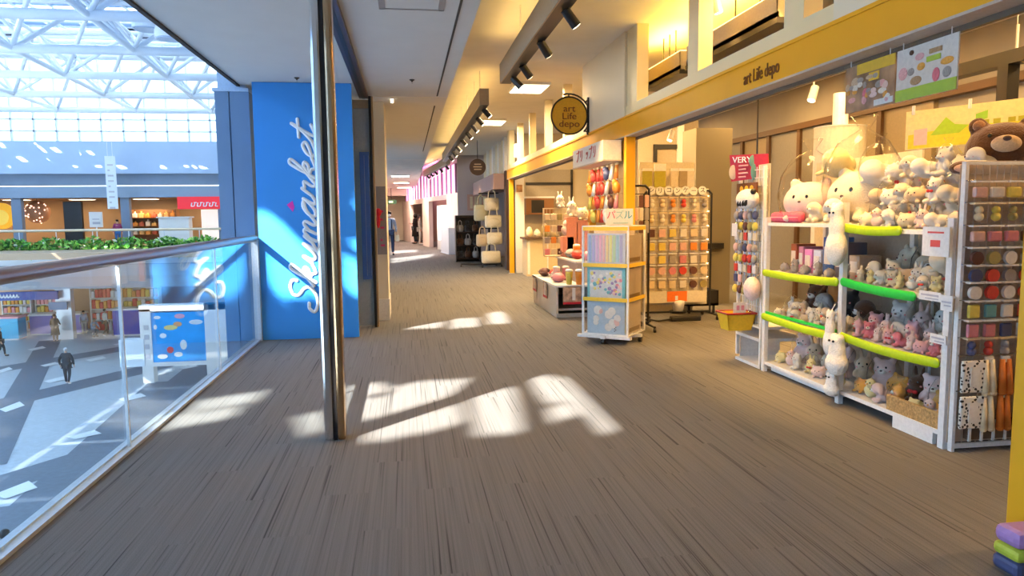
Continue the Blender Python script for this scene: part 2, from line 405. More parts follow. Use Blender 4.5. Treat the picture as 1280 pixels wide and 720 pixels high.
# access hatch and small devices in the low ceiling
hx0, hx1 = at(474, 12, Z=SZ).x, at(555, 13, Z=SZ).x; hy = at(515, 12, Z=SZ).y
ah = thing('ceiling_hatch', ((hx0 + hx1) / 2, hy - .3, SZ - .012), 'square access hatch with grey frame set in the low ceiling', 'hatch')
MB().box(hx0, hx0 + .05, hy - .6, hy, SZ - .006, SZ + .002).box(hx1 - .05, hx1, hy - .6, hy, SZ - .006, SZ + .002).box(hx0, hx1, hy - .03, hy, SZ - .006, SZ + .002).box(hx0, hx1, hy - .6, hy - .57, SZ - .006, SZ + .002).build('frame', mat('hatch_frame', (.30, .29, .30), .5), ah)
MB().box(hx0 + .05, hx1 - .05, hy - .57, hy - .03, SZ - .003, SZ + .002).build('lid', m_soffit, ah)
for px, py, nm, lb in ((515, 99.5, 'sprinkler_head', 'small dark sprinkler head in the low ceiling above the carpet centre'), (371, 97, 'sprinkler_head', 'small dark sprinkler head in the low ceiling above the blue sign panel')):
    q = at(px, py, Z=SZ); s_ = thing(nm, (q.x, q.y, SZ - .03), lb, 'sprinkler')
    MB().lathe((q.x, q.y, SZ - .03), [(.008, 0), (.012, .012), (.03, .022), (.034, .031)]).build('rose', m_darkline, s_, smooth=True)
    MB().tube((q.x, q.y, SZ - .05), (q.x, q.y, SZ - .03), .006).build('nozzle', m_chrome, s_)
q = at(490, 124, Z=SZ); s_ = thing('ceiling_lamp', (q.x, q.y, SZ - .03), 'tiny bright downlight in the low ceiling past the seam', 'lamp')
MB().tube((q.x, q.y, SZ - .05), (q.x, q.y, SZ - .001), .02, n=14).build('bulb', mat('lamp_glow', (1, .85, .6), .5, emit=6), s_)

# ================================================================== yellow beam and open transom above it
YB0, YB1 = 1.2, 19.3
yb = thing('sign_beam', (BX + .1, 10, 2.48), 'long yellow lintel beam with dark lettering running above the shop front', 'beam')
MB().box(BX, BX + .2, YB0, YB1, 2.505, 2.74).box(BX - .012, BX, YB0, YB1, 2.715, 2.74).build('beam', m_yellow, yb)
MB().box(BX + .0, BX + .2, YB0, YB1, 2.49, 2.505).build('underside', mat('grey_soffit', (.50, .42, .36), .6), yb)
MB().box(BX + .14, BX + .17, YB0, YB1, 2.46, 2.49).build('shutter_guide', mat('dark_guide', (.12, .09, .06), .5), yb)
b0, b1 = at(927, 103, X=BX), at(979, 80, X=BX)
ln = b0.y - b1.y
text('beam_lettering', 'art Life depo', ln / 4.6, ((BX - .004), (b0.y + b1.y) / 2, 2.60), (0, -1, 0), (0, 0, 1), mat('brown_lettering', (.22, .07, .01), .6), yb, depth=.004, sx_=.76)
for i, y in enumerate((at(1274, 640, X=BX).y + .02, 8.72, 18.95)):
    lab = ('yellow steel post at the right edge of the photo carrying the beam', 'slim yellow post behind the white box sign under the beam', 'yellow post at the far end of the beam by the bag rack')[i]
    o = thing('yellow_post', (BX + .06, y, 0), lab, 'post', 'posts under the yellow beam')
    wd = (.05, .05, .06)[i]
    MB().box(BX + .0, BX + .12, y - wd, y + wd, 0.012, 2.49, bev=.006).build('shaft', m_yellow, o)
    MB().box(BX - .02, BX + .14, y - wd - .02, y + wd + .02, 0, .012).build('foot_plate', m_alu, o)
# transom mullions up to the ceiling
ty = [(857, 871), (977, 1001), (783, 796)]
k = 0
for a_, b_ in ((4.74, 5.0), (6.55, 6.8), (8.36, 8.74), (12.3, 12.42), (14.0, 14.12), (15.8, 15.92), (17.5, 17.62), (19.0, 19.3)):
    pier('trim_%d' % (9 + k), BX + .03, BX + .17, a_, b_, 2.74, HZ, m_trim); k += 1
pier('trim_%d' % (9 + k), BX + .02, BX + .18, YB0, 4.37, 2.74, HZ, mat('pale_wall', (.80, .72, .54), .8)); k += 1
pier('trim_%d' % (9 + k), BX + .02, BX + .18, 4.37, YB1, 2.74, 2.86, m_trim); k += 1
# round shop sign on a bracket
sc_ = at(711, 145, Y=10.5); r_ = 22.5 / F * 10.7
rs = thing('round_sign', (BX, 10.5, 2.9), 'round yellow hanging sign with dark lettering on a curved black bracket', 'sign')
MB().tube((sc_.x, 10.47, sc_.z), (sc_.x, 10.53, sc_.z), r_, n=48).build('disc', mat('ochre_disc', (.72, .38, .02), .5), rs)
mb = MB(); pts = [Vector((sc_.x + r_ * math.cos(t), 10.465, sc_.z + r_ * math.sin(t))) for t in [i * math.pi / 20 for i in range(41)]]
mb.path(pts, .012, n=6).build('rim', m_black, rs)
for i, (tx_, dz) in enumerate((('art', .11), ('Life', .0), ('depo', -.11))):
    text('lettering', tx_, .135, (sc_.x, 10.466, sc_.z + dz - .01), (1, 0, 0), (0, 0, 1), mat('brown_lettering', (.22, .07, .01)), rs, depth=.004, sx_=1.15)
mb = MB(); pts = [Vector((sc_.x + (r_ + .05) * math.cos(t), 10.5, sc_.z + (r_ + .05) * math.sin(t))) for t in [math.radians(a) for a in range(-45, 106, 10)]]
mb.path(pts, .013, n=6); x2 = BX - .015
mb.tube((sc_.x + (r_ + .05) * .78, 10.5, sc_.z + .2), (x2, 10.5, sc_.z + .24), .012).tube((sc_.x + (r_ + .05) * .72, 10.5, sc_.z - .2), (x2, 10.5, sc_.z - .24), .012)
mb.tube((sc_.x, 10.5, sc_.z + r_), (sc_.x, 10.5, sc_.z + r_ + .05), .01)
mb.box(x2 - .02, x2 + .02, 10.48, 10.52, sc_.z - .27, sc_.z + .27).build('bracket', m_black, rs)

# ================================================================== ceiling lights, light troughs
LAMP = mat('lit_diffuser', (1, .86, .62), .5, emit=7)
def panel_light(x, y, sx_, sy_, watts, lab, z=HZ, colr=(1, .72, .40), cat_group='flat panel lights in the high ceiling'):
    o = thing('ceiling_light', (x, y, z - .05), lab, 'ceiling light', cat_group)
    MB().box(x - sx_ / 2 - .03, x + sx_ / 2 + .03, y - sy_ / 2 - .03, y + sy_ / 2 + .03, z - .05, z - .001).build('frame', m_white, o)
    MB().box(x - sx_ / 2, x + sx_ / 2, y - sy_ / 2, y + sy_ / 2, z - .056, z - .045).build('diffuser', LAMP, o)
    area_lamp('light', (x, y, z - .06), sx_, sy_, watts, colr, parent=o)
    return o
def by_px(x0, x1, y0, y1): 
    a, b = at((x0 + x1) / 2, y1, Z=HZ), at((x0 + x1) / 2, y0, Z=HZ)
    return (a.x + b.x) / 2, (a.y + b.y) / 2
x, y = by_px(640, 682, 102, 113); panel_light(x, y, .55, .8, 170, 'bright flat ceiling panel light just past the nearer black light trough')
x, y = by_px(603, 629, 147, 155); panel_light(x, y, .5, .8, 170, 'bright flat ceiling panel light above the second black light trough')

def trough(x, y0, y1, z, lab, spots, rods, group='hanging light troughs', spot_w=110, up_w=9):
    o = thing('light_trough', (x, (y0 + y1) / 2, z), lab, 'light fixture', group)
    MB().box(x - .07, x - .055, y0, y1, z, z + .24).box(x + .055, x + .07, y0, y1, z, z + .24).box(x - .07, x + .07, y0, y0 + .015, z, z + .24).box(x - .07, x + .07, y1 - .015, y1, z, z + .24).build('housing', mat('taupe_housing', (.34, .28, .20), .5), o)
    MB().box(x - .055, x + .07, y0 + .015, y1 - .015, z + .0, z + .05).build('black_track', m_black, o)
    MB().box(x - .05, x + .05, y0 + .1, y1 - .1, z + .20, z + .21).build('uplight_strip', mat('lit_amber', (1, .72, .30), .5, emit=3), o); area_lamp('uplight', (x, (y0 + y1) / 2, z + .215), .08, y1 - y0 - .2, up_w, (1, .56, .08), rot=(math.pi, 0, 0), parent=o)
    for yy in rods: MB().tube((x - .03, yy, z + .05), (x - .03, yy, HZ), .007, n=6).build('hanger_rod', m_white, o)
    for yy, ax, ay in spots:
        d = Vector((ax, ay, -1)).normalized(); c = Vector((x + .06, yy, z - .04))
        s_ = MB().tube((x + .06, yy, z + .01), c, .014, n=8).tube(c - d * .05, c + d * .11, .04, .043, n=16).build('spotlight', m_black, o)
        spot_lamp('lamp', c + d * .12, c + d * 3, spot_w, parent=o)
        MB().tube(c + d * .108, c + d * .114, .036, n=14).build('lens', mat('spot_glow', (1, .82, .55), .5, emit=8), s_)
    return o
trough(1.28, 1.2, 9.24, 3.2, 'nearer long black light trough hanging above the walkway', [(4.55, .9, .3), (5.9, .9, .3), (7.0, .8, .5), (8.1, .9, .5), (8.8, .9, -.2)], (2.2, 4.2, 6.4, 7.8), spot_w=150)
trough(1.20, 10.98, 22.5, 3.2, 'second black light trough hanging farther along the walkway', [(y, .9, -.1) for y in (11.4, 12.4, 13.4, 14.6, 16, 17.5, 19, 20.5)], (11.3, 12.2, 13.6, 15, 17, 19.5))
o = trough(1.10, 23.6, 31, 3.2, 'farthest black light trough below the pink lit ceiling', [(y, .9, -.1) for y in (24.4, 26, 27.6, 29, 30.4)], (25, 28, 30))
o.rotation_euler.z = .075
# troughs inside the shop behind the transom
def shop_trough(x, y0, y1, z, h, lab):
    o = thing('light_trough', (x, (y0 + y1) / 2, z), lab, 'light fixture', 'troughs inside the toy shop')
    MB().box(x - .1, x - .085, y0, y1, z + .05, z + h).box(x + .085, x + .1, y0, y1, z + .05, z + h).box(x - .1, x + .1, y0, y0 + .02, z + .05, z + h).box(x - .1, x + .1, y0, y1, z + .05, z + .1).build('housing', mat('taupe_housing', (.34, .28, .20), .5), o)
    MB().box(x - .11, x + .11, y0 - .01, y1 + .01, z, z + .05).build('black_track', m_black, o)
    MB().box(x - .08, x + .08, y0 + .05, y1 - .05, z + h, z + h + .02).build('uplight_strip', mat('lit_amber', (1, .72, .30), .5, emit=3), o); area_lamp('uplight', (x, (y0 + y1) / 2, z + h + .025), .15, y1 - y0 - .1, 38, (1, .58, .06), rot=(math.pi, 0, 0), parent=o)
    for yy in (y0 + .4, (y0 + y1) / 2, y1 - .4): MB().tube((x, yy, z + h), (x, yy, HZ), .008, n=6).build('hanger_rod', m_black, o)
yy_ = lambda px, py: at(px, py, X=3.3).y
shop_trough(3.3, 2.6, yy_(998, 28), 3.17, .26, 'light trough in the top right corner behind the beam')
shop_trough(3.3, yy_(985, 36), yy_(868, 93), 3.17, .26, 'grey and black light trough behind the middle transom opening')
shop_trough(3.3, yy_(860, 97), yy_(816, 111), 3.17, .26, 'grey light trough behind the transom opening nearest the round sign')
# ================================================================== THE ATRIUM
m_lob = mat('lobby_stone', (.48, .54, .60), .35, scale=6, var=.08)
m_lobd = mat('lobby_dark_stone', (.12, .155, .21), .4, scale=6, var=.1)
m_lobw = mat('lobby_white_patch', (.86, .90, .92), .3)
fl = MB().box(-38, 3, -28, 60, GZ - .2, GZ)
for f in fl.b.faces: f.material_index = 0
def strip(mb, p, q, wd, z, k):
    p, q = Vector(p), Vector(q); d = (q - p).normalized(); n = Vector((-d.y, d.x, 0)) * wd / 2
    f = mb.b.faces.new([mb.b.verts.new(v) for v in (p - n, q - n, q + n, p + n)]); f.material_index = k
    return mb
zf = GZ + .004
g = []
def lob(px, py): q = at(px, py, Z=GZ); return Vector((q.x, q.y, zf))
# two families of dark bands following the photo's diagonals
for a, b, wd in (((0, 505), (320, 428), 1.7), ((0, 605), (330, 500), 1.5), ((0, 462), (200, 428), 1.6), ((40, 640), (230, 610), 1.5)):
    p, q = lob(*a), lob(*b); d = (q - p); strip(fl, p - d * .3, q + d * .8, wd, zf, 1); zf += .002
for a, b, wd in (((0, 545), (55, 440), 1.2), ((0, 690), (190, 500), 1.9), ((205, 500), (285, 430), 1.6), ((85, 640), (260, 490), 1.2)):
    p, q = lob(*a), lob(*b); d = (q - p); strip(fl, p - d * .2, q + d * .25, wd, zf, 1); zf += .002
for px, py, wpx, hpx in ((46, 436, 24, 6), (120, 449, 27, 7), (5, 463, 22, 8), (70, 475, 30, 9), (202, 466, 30, 9), (236, 459, 24, 6), (165, 497, 36, 11), (15, 509, 32, 14), (105, 544, 44, 12), (20, 613, 54, 24), (62, 456, 24, 6), (150, 430, 18, 5)):  # white four-sided patches laid flat on the floor
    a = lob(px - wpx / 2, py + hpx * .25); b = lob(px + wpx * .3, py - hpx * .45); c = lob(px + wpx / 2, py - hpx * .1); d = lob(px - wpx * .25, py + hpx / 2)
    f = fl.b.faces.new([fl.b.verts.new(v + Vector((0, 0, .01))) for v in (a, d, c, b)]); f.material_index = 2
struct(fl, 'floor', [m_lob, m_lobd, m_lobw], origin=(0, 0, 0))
# unseen atrium walls; left glazing added for sky light, kept low against sun
m_pale = mat('pale_blue_panel', (.42, .55, .75), .6, scale=1, var=.02)
m_slate = mat('slate_fascia', (.20, .27, .38), .5, scale=1)
struct(MB().box(-34.3, -34, -28, 56, 1, 13), 'wall_left', m_pale)
mb = MB()
for y in range(-28, 57, 4): mb.box(-34.2, -34.05, y - .06, y + .06, GZ, 1)
for z in (-3, 0): mb.box(-34.2, -34.05, -28, 56, z - .05, z + .05)
wf = struct(mb, 'window_1', m_truss)
p_ = MB().box(-34.14, -34.12, -28, 56, GZ, 1).build('pane', m_pane, wf)
struct(MB().box(-34, -2.1, -28.3, -28, GZ, 13), 'wall_back', m_pale)
struct(MB().box(GX - .14, -1.0, -28, PY, GZ, -1.1), 'wall_under', m_slate)
# ---- unseen roof deck: openings shaped to throw sun patches on the carpet, panel and facade
RZ = 13.0
def to_roof(p): t = (RZ - p.z) / SUNV.z; return p + SUNV * t
def fl_(pts): return [to_roof(at(x, y, Z=0)) for x, y in pts]
def pn_(pts): return [to_roof(at(x, y, Y=PY)) for x, y in pts]
def fc_(pts): return [to_roof(at(x, y, Y=FY - .9)) for x, y in pts]
HOLES = [
 fl_([(434, 483), (474, 477), (490, 488), (434, 500)]), fl_([(500, 480), (590, 472), (560, 496), (470, 522), (425, 525), (436, 498), (484, 496)]),
 fl_([(440, 548), (500, 524), (575, 504), (580, 528), (520, 543), (480, 549)]),
 fl_([(588, 494), (642, 484), (652, 538), (596, 541)]), fl_([(664, 472), (690, 471), (716, 500), (684, 505), (670, 488)]), fl_([(684, 508), (716, 503), (728, 520), (690, 526)]),
 fl_([(694, 473), (706, 472), (770, 537), (752, 541)]),
 fl_([(372, 520), (404, 514), (404, 536), (384, 545)]), fl_([(250, 500), (330, 489), (318, 502), (236, 516)]), fl_([(215, 520), (300, 508), (290, 522), (200, 538)]),
 fl_([(520, 405), (556, 402), (550, 410), (510, 412)]), fl_([(565, 398), (597, 397), (598, 408), (564, 411)]), fl_([(610, 391), (630, 389), (636, 404), (612, 405)]),
 fl_([(490, 323), (545, 317), (536, 322), (490, 329)]), fl_([(490, 313), (522, 312), (520, 315), (490, 317)]),
 pn_([(316, 262), (345, 272), (372, 300), (404, 335), (404, 378), (372, 352), (340, 316), (316, 302)]),
 pn_([(332, 318), (350, 322), (372, 344), (388, 356), (378, 372), (352, 376), (338, 352)]),
 pn_([(432, 318), (450, 330), (450, 372), (432, 360)]),
]
for px, py, ww in ((5, 186, 8), (46, 182, 6), (55, 192, 10), (74, 193, 14), (101, 196, 6), (116, 197, 12), (160, 202, 10), (4, 211, 20), (31, 205, 14), (66, 208, 16), (88, 211, 20), (124, 212, 18), (152, 213, 16), (205, 214, 16), (245, 214, 40), (170, 214, 10)):
    HOLES.append(fc_([(px - ww * .7, py - 4.2), (px - ww * .1, py - 4.2), (px + ww * .7, py + 3.2), (px + ww * .1, py + 3.2)]))
def frosted(name):
    if name in MATS: return MATS[name]
    m = bpy.data.materials.new(name); MATS[name] = m; m.use_nodes = True; n = m.node_tree; b = n.nodes['Principled BSDF']; n.nodes.remove(b); out = n.nodes[0]
    t = n.nodes.new('ShaderNodeBsdfTranslucent'); t.inputs[0].default_value = (.66, .84, 1, 1); d = n.nodes.new('ShaderNodeBsdfDiffuse'); d.inputs[0].default_value = (.8, .88, .95, 1)
    mx = n.nodes.new('ShaderNodeMixShader'); mx.inputs[0].default_value = .25; n.links.new(t.outputs[0], mx.inputs[1]); n.links.new(d.outputs[0], mx.inputs[2]); n.links.new(mx.outputs[0], out.inputs[0])
    return m
def deck(x0, x1, y0, y1, holes, z0, z1, name, m, step=.11):
    """flat roof deck with light-shaping openings cut out, laid in strips"""
    b = bmesh.new(); y = y0; prev = None
    def spans(yy):
        cut = []
        for h in holes:
            xs = []
            for p, q in zip(h, h[1:] + h[:1]):
                if (p.y > yy) != (q.y > yy): xs.append(p.x + (yy - p.y) / (q.y - p.y) * (q.x - p.x))
            xs.sort(); cut += list(zip(xs[::2], xs[1::2]))
        cut.sort(); out = []; x = x0
        for a, c in cut:
            if a > x: out.append((x, a))
            x = max(x, c)
        if x < x1: out.append((x, x1))
        return out
    n = int((y1 - y0) / step)
    rows = [(y0 + i * (y1 - y0) / n, y0 + (i + 1) * (y1 - y0) / n) for i in range(n)]
    i = 0
    while i < n:
        sp = spans(sum(rows[i]) / 2); k = i
        if len(sp) == 1:
            while k + 1 < n and len(spans(sum(rows[k + 1]) / 2)) == 1 and spans(sum(rows[k + 1]) / 2) == sp: k += 1
        for a, c in sp:
            v = [b.verts.new(p) for p in ((a, rows[i][0], z0), (c, rows[i][0], z0), (c, rows[k][1], z0), (a, rows[k][1], z0))]; b.faces.new(v)
        i = k + 1
    me = bpy.data.meshes.new(name); b.to_mesh(me); b.free(); me.materials.append(m); o = bpy.data.objects.new(name, me); col.objects.link(o); o['kind'] = 'structure'
    return o
YR = 34.0
inner = [h for h in HOLES if max(p.y for p in h) < YR - .2 and min(p.y for p in h) > -27.8 and min(p.x for p in h) > -33.8 and max(p.x for p in h) < -2.2]
print('roof openings', len(inner), 'of', len(HOLES), [tuple(round(c, 1) for c in h[0]) for h in HOLES if h not in inner])
near = [[Vector((-33.4, -27 + i * 2.6, 0)), Vector((-18.6, -27 + i * 2.6, 0)), Vector((-18.6, -24.9 + i * 2.6, 0)), Vector((-33.4, -24.9 + i * 2.6, 0))] for i in range(23)]
deck(-34.3, -2.05, -28.3, YR, inner + near, RZ, RZ + .06, 'ceiling', m_pale)
sk = MB()
for a, b, c, d in near: sk.quad(*[Vector((p.x, p.y, RZ + .05)) for p in (a, b, c, d)])
struct(sk, 'added_skylight', frosted('frosted_roof_glass'))  # unseen frosted strips added to send cool light onto carpet and lobby
# ---- glazed front part of the roof
mb = MB()
for i in range(14): mb.box(-34, -1, YR + i * 1.75 - .06, YR + i * 1.75 + .06, RZ + .0, RZ + .15)
for i in range(18): mb.box(-34 + i * 1.9 - .05, -34 + i * 1.9 + .05, YR, 58, RZ + .02, RZ + .13)
gw = struct(mb, 'window_2', m_truss)
fh = [h for h in HOLES if min(p.y for p in h) > YR + .1]
strips = [[Vector((-33.4, YR + .6 + i * 2.3, 0)), Vector((-2.6, YR + .6 + i * 2.3, 0)), Vector((-2.6, YR + 1.6 + i * 2.3, 0)), Vector((-33.4, YR + 1.6 + i * 2.3, 0))] for i in range(10)]
deck(-34, -1, YR, 58, strips + fh, RZ + .2, RZ + .22, 'ceiling', m_pale)
pn = deck(-34, -1, YR, 58, fh, RZ + .16, RZ + .17, 'pane', frosted('frosted_roof_glass')); pn.parent = gw; pn.location -= gw.location; del pn['kind']
struct(MB().box(-2.1, -1.9, 10.6, 58, HZ + .1, RZ), 'wall_right', m_pale)

# ---- white space frame
sf = thing('roof_truss', (-14, 36, 8.4), 'white tubular space frame spanning the atrium under the glass roof', 'roof truss')
ZL, ZU = 8.5, 11.2
YL = [at(150, y, Z=ZL).y for y in (-16, 20, 63, 95, 119, 138)]
NA, NB = at(105, 15, Z=ZL), at(265, 140, Z=ZL); SL = (NB.x - NA.x) / (NB.y - NA.y); NC = at(135, 121, Z=ZL); PIT = (NA.x + SL * (NC.y - NA.y)) - NC.x
def nx(k, y): return NA.x + SL * (y - NA.y) + PIT * k
KS = range(-4, 3)
for y in YL: MB().tube((-33.5, y, ZL), (-2.3, y, ZL), .19, n=10).build('lower_chord', m_truss, sf, smooth=True)
for k in KS: 
    if k < 2: MB().tube((nx(k, YL[0]), YL[0], ZL), (nx(k, YL[-1]), YL[-1], ZL), .12, n=8).build('lower_chord', m_truss, sf, smooth=True)
YU = [(a + b) / 2 for a, b in zip(YL, YL[1:])]
for y in YU: MB().tube((-33.5, y, ZU), (-2.3, y, ZU), .15, n=10).build('upper_chord', m_truss, sf, smooth=True)
for k in KS:
    if k < 1: MB().tube((nx(k + .5, YU[0]), YU[0], ZU), (nx(k + .5, YU[-1]), YU[-1], ZU), .10, n=8).build('upper_chord', m_truss, sf, smooth=True)
for i, y in enumerate(YL):
    for k in KS:
        if nx(k, y) > -2.6: continue
        for yu in (YU[i - 1] if i else None, YU[i] if i < len(YU) else None):
            if yu is None: continue
            for kk in (k - .5, k + .5):
                if nx(kk, yu) > -2.5 or nx(kk, yu) < -33: continue
                MB().tube((nx(k, y), y, ZL), (nx(kk, yu), yu, ZU), .10, n=6, caps=False).build('diagonal_strut', m_truss, sf, smooth=True)
for i, y in enumerate((30.5, 33, 36, 38.5, 41, 43.5, 46, 48.5)): MB().tube((-33, y, 12.0 + .3 * (i % 2)), (-2.3, y, 12.0 + .3 * (i % 2)), .10, n=8).build('purlin', m_truss, sf, smooth=True)
for i, x in enumerate((-28, -24.5, -21.5, -18, -15, -12, -9, -6)): MB().tube((x, 30, 12.5), (x - 1.5, 50, 12.5), .08, n=8).build('purlin', m_truss, sf, smooth=True)
# secondary purlins and dark louvres right under the glass
for i, (x0, x1, y0, y1) in enumerate(((-30, -24, 38, 40), (-21, -17.5, 36, 38), (-16.5, -12, 44, 46.5), (-11.5, -7, 44, 46.5), (-26, -22, 44, 46.4), (-9, -5, 40, 42), (-15, -11.2, 33.5, 36))):
    o = tag(MB().box(x0, x1, y0, y1, RZ - 1.0, RZ - .9).box(x0, x1, y0, y0 + .1, RZ - 1.3, RZ - .9).build('roof_louvre', mat('dark_louvre', (.04, .05, .12), .6)),
        'dark louvre panel under the glass roof, %s from the left' % ('first', 'fourth', 'fifth', 'sixth', 'second', 'seventh', 'third')[i], 'louvre', 'dark louvres under the glass roof')
for i, (px, py) in enumerate(((184, 28), (212, 40))):
    q = at(px, py, Y=30.5)
    o = thing('roof_lamp', q, ('white drum lamp', 'smaller white drum lamp')[i] + (' near the ceiling edge high in the atrium', ' just right of the other in the atrium roof')[i], 'lamp')
    MB().tube(q - Vector((0, 0, .25)), q + Vector((0, 0, .25)), .55, n=24).build('drum', m_truss, o); MB().tube(q - Vector((0, 0, .3)), q - Vector((0, 0, .25)), .48, n=24).build('diffuser', mat('grey_diffuser', (.45, .55, .7), .5), o)
    MB().tube(q + Vector((0, 0, .25)), Vector((q.x, q.y, ZU + 1.8)), .04).build('stem', m_truss, o)

# ---- opposite facade
def zf_(y, Y=FY): return at(140, y, Y=Y).z
z_cl1, z_cl0, z_sp0, z_b1, z_b0 = zf_(139), zf_(178), zf_(217, FY - 1), zf_(232, FY - .6), zf_(247, FY - .6)
XL, XR = -33, -2.2
mb = MB()
for i in range(25): mb.box(XL + i * 1.35 - .05, XL + i * 1.35 + .05, FY - .1, FY + .1, z_cl0, RZ)
for z in (z_cl0 + .7, z_cl0 + 1.45, z_cl1, z_cl1 + .9, z_cl0): mb.box(XL, XR, FY - .1, FY + .1, z - .05, z + .05)
cw = struct(mb, 'window_3', m_truss); MB().box(XL, XR, FY + .02, FY + .04, z_cl0, RZ).build('pane', m_pane, cw)
struct(MB().box(XL, XR, FY - 1, FY + .3, z_sp0, z_cl0 - .02), 'wall_front', m_pale)
struct(MB().box(XL, XR, FY - .6, FY + .3, z_b1 + .05, z_sp0 - .0), 'trim_20', m_slate)
struct(MB().box(XL, XR, FY - .64, FY + .3, z_b0, z_b1 - .05), 'trim_21', mat('slate_fascia_light', (.27, .36, .48), .5))
# upper shop row: room box
m_or = mat('amber_room', (.32, .20, .10), .8, scale=1)
struct(MB().box(XL, XR, FY + 4, FY + 4.2, -.2, z_b0 + .2), 'wall_shop_back', m_or)
struct(MB().box(XL, XR, FY - .6, FY + 4.2, z_b0 + .0, z_b0 + .12), 'ceiling', m_or)
struct(MB().box(XL, XR, 41.2, FY + 4.2, -.55, -.2), 'floor', mat('tan_floor', (.4, .3, .2), .6))
for i, (a, b) in enumerate(((16, 28), (152, 163), (273, 290), (-120, -106))):
    x0, x1 = at(a, 270, Y=FY - .4).x, at(b, 270, Y=FY - .4).x
    struct(MB().box(x0, min(x1, -2.3), FY - .5, FY - .1, -.2, z_b0), 'trim_%d' % (22 + i), m_slate)
for i in range(7):
    x = -30 + i * 4.1
    o = thing('ceiling_light', (x, FY + 2, z_b0 - .08), ('amber downlight panel in the shop ceiling across the atrium, %s from the left' % ('first', 'second', 'third', 'fourth', 'fifth', 'sixth', 'seventh')[i]), 'ceiling light', 'lights of the shops across the atrium')
    MB().box(x - .75, x + .75, FY + 1.6, FY + 2.4, z_b0 - .06, z_b0 - .005).build('frame', m_white, o); MB().box(x - .7, x + .7, FY + 1.65, FY + 2.35, z_b0 - .07, z_b0 - .055).build('diffuser', LAMP, o)
    area_lamp('light', (x, FY + 2, z_b0 - .09), 1.4, .7, 70, (1, .74, .48), parent=o)
def fbox(nm, lab, cat, px0, px1, py0, py1, Y, dep, m, group=None, bev=0):
    a, b = at(px0, py0, Y=Y), at(px1, py1, Y=Y)
    return tag(MB().box(a.x, b.x, Y, Y + dep, b.z, a.z, bev=bev).build(nm, m), lab, cat, group)
# goods and signs of the upper row
q = at(2, 270, Y=FY + .5); o = thing('round_sign', q, 'big round orange shop sign at the far left across the atrium', 'sign')
MB().tube(q + Vector((0, -.1, 0)), q + Vector((0, .1, 0)), .85, n=36).build('disc', mat('orange_sign', (.95, .45, .02), .5, emit=.35), o); MB().tube(q + Vector((0, -.16, -.1)), q + Vector((0, -.1, -.1)), .5, n=30).build('inner_disc', mat('amber_sign', (.95, .6, .08), .5, emit=.3), o)
q = at(47, 265, Y=FY + 1); o = thing('globe_lamp', q, 'large pinkish globe lamp with small bright dots across the atrium', 'lamp')
MB().ball(q, .75, u=24, v=16).build('globe', mat('copper_globe', (.45, .20, .10), .4), o, smooth=True)
for i in range(26):
    v = Vector((R.gauss(0, 1), -abs(R.gauss(0, 1)), R.gauss(0, 1))).normalized(); MB().ball(q + v * .76, .045, u=8, v=5).build('light_dot', mat('pink_glow', (1, .6, .45), .5, emit=2), o)
MB().tube(q + Vector((0, 0, .7)), Vector((q.x, q.y, z_b0)), .02).build('cord', m_black, o)
o = fbox('black_screen', 'tall black partition screen across the atrium', 'screen', 78, 105, 252, 305, FY + .3, .25, m_black, bev=.03)
a, b = at(111, 265, Y=FY), at(129, 284, Y=FY); o = thing('poster_stand', ((a.x + b.x) / 2, FY, -.2), 'white poster on a stand right of the black screen', 'poster')
MB().box(a.x, b.x, FY - .02, FY + .03, b.z, a.z).build('poster', m_white, o); MB().box((a.x + b.x) / 2 - .03, (a.x + b.x) / 2 + .03, FY, FY + .04, -.2, b.z).box(a.x, b.x, FY - .2, FY + .25, -.2, -.16).build('stand', m_alu, o)
a = at(112, 268, Y=FY - .02); MB().box(a.x + .15, b.x - .15, FY - .03, FY - .02, b.z + .2, b.z + .35).box(a.x + .15, b.x - .2, FY - .03, FY - .02, b.z + .5, b.z + .56).build('print', mat('grey_print', (.5, .5, .55), .6), [x for x in o.children if x.name.startswith('poster')][0])
# wall shelves with orange goods
a, b = at(165, 262, Y=FY + 2.5), at(222, 296, Y=FY + 2.5)
o = thing('display_shelf', ((a.x + b.x) / 2, FY + 2.6, -.2), 'amber lit wall shelf of small goods across the atrium', 'shelf')
MB().box(a.x - .1, a.x, FY + 2.2, FY + 3, -.2, a.z).box(b.x, b.x + .1, FY + 2.2, FY + 3, -.2, a.z).box(a.x, b.x, FY + 2.95, FY + 3, -.2, a.z).build('case', mat('brown_wood', (.30, .14, .05), .5), o)
for i in range(4):
    z = -.1 + i * (a.z + .1) / 4; MB().box(a.x, b.x, FY + 2.2, FY + 2.95, z - .03, z).build('shelf_board', mat('brown_wood', (.30, .14, .05), .5), o)
cols3 = [mat('g_orange', (.85, .35, .05), .5), mat('g_amber', (.8, .5, .15), .5), mat('g_cream', (.85, .75, .55), .5), mat('g_rust', (.5, .12, .05), .5)]
ORD = ['first', 'second', 'third', 'fourth', 'fifth', 'sixth', 'seventh', 'eighth', 'ninth', 'tenth', 'eleventh', 'twelfth', 'thirteenth', 'fourteenth', 'fifteenth', 'sixteenth']
LVL = ['lowest', 'second lowest', 'second highest', 'topmost']
for i in range(1, 4):
    z = -.1 + i * (a.z + .1) / 4
    for k in range(7):
        x = a.x + .2 + k * (b.x - a.x - .4) / 6; h = .3 + .18 * R.random(); c = (i * 2 + k * 3) % 4
        t = MB().box(x - .15, x + .15, FY + 2.3, FY + 2.6, z + .0, z + h * .7, bev=.03).tube((x, FY + 2.45, z + h * .7), (x, FY + 2.45, z + h), .06, n=8).build('gift_jar', cols3[c])
        tag(t, '%s lidded jar, %s from left on the %s board of the amber shelf' % (('orange', 'amber', 'cream', 'rust red')[c], ORD[k], LVL[i]), 'jar', 'jars on the amber wall shelf')
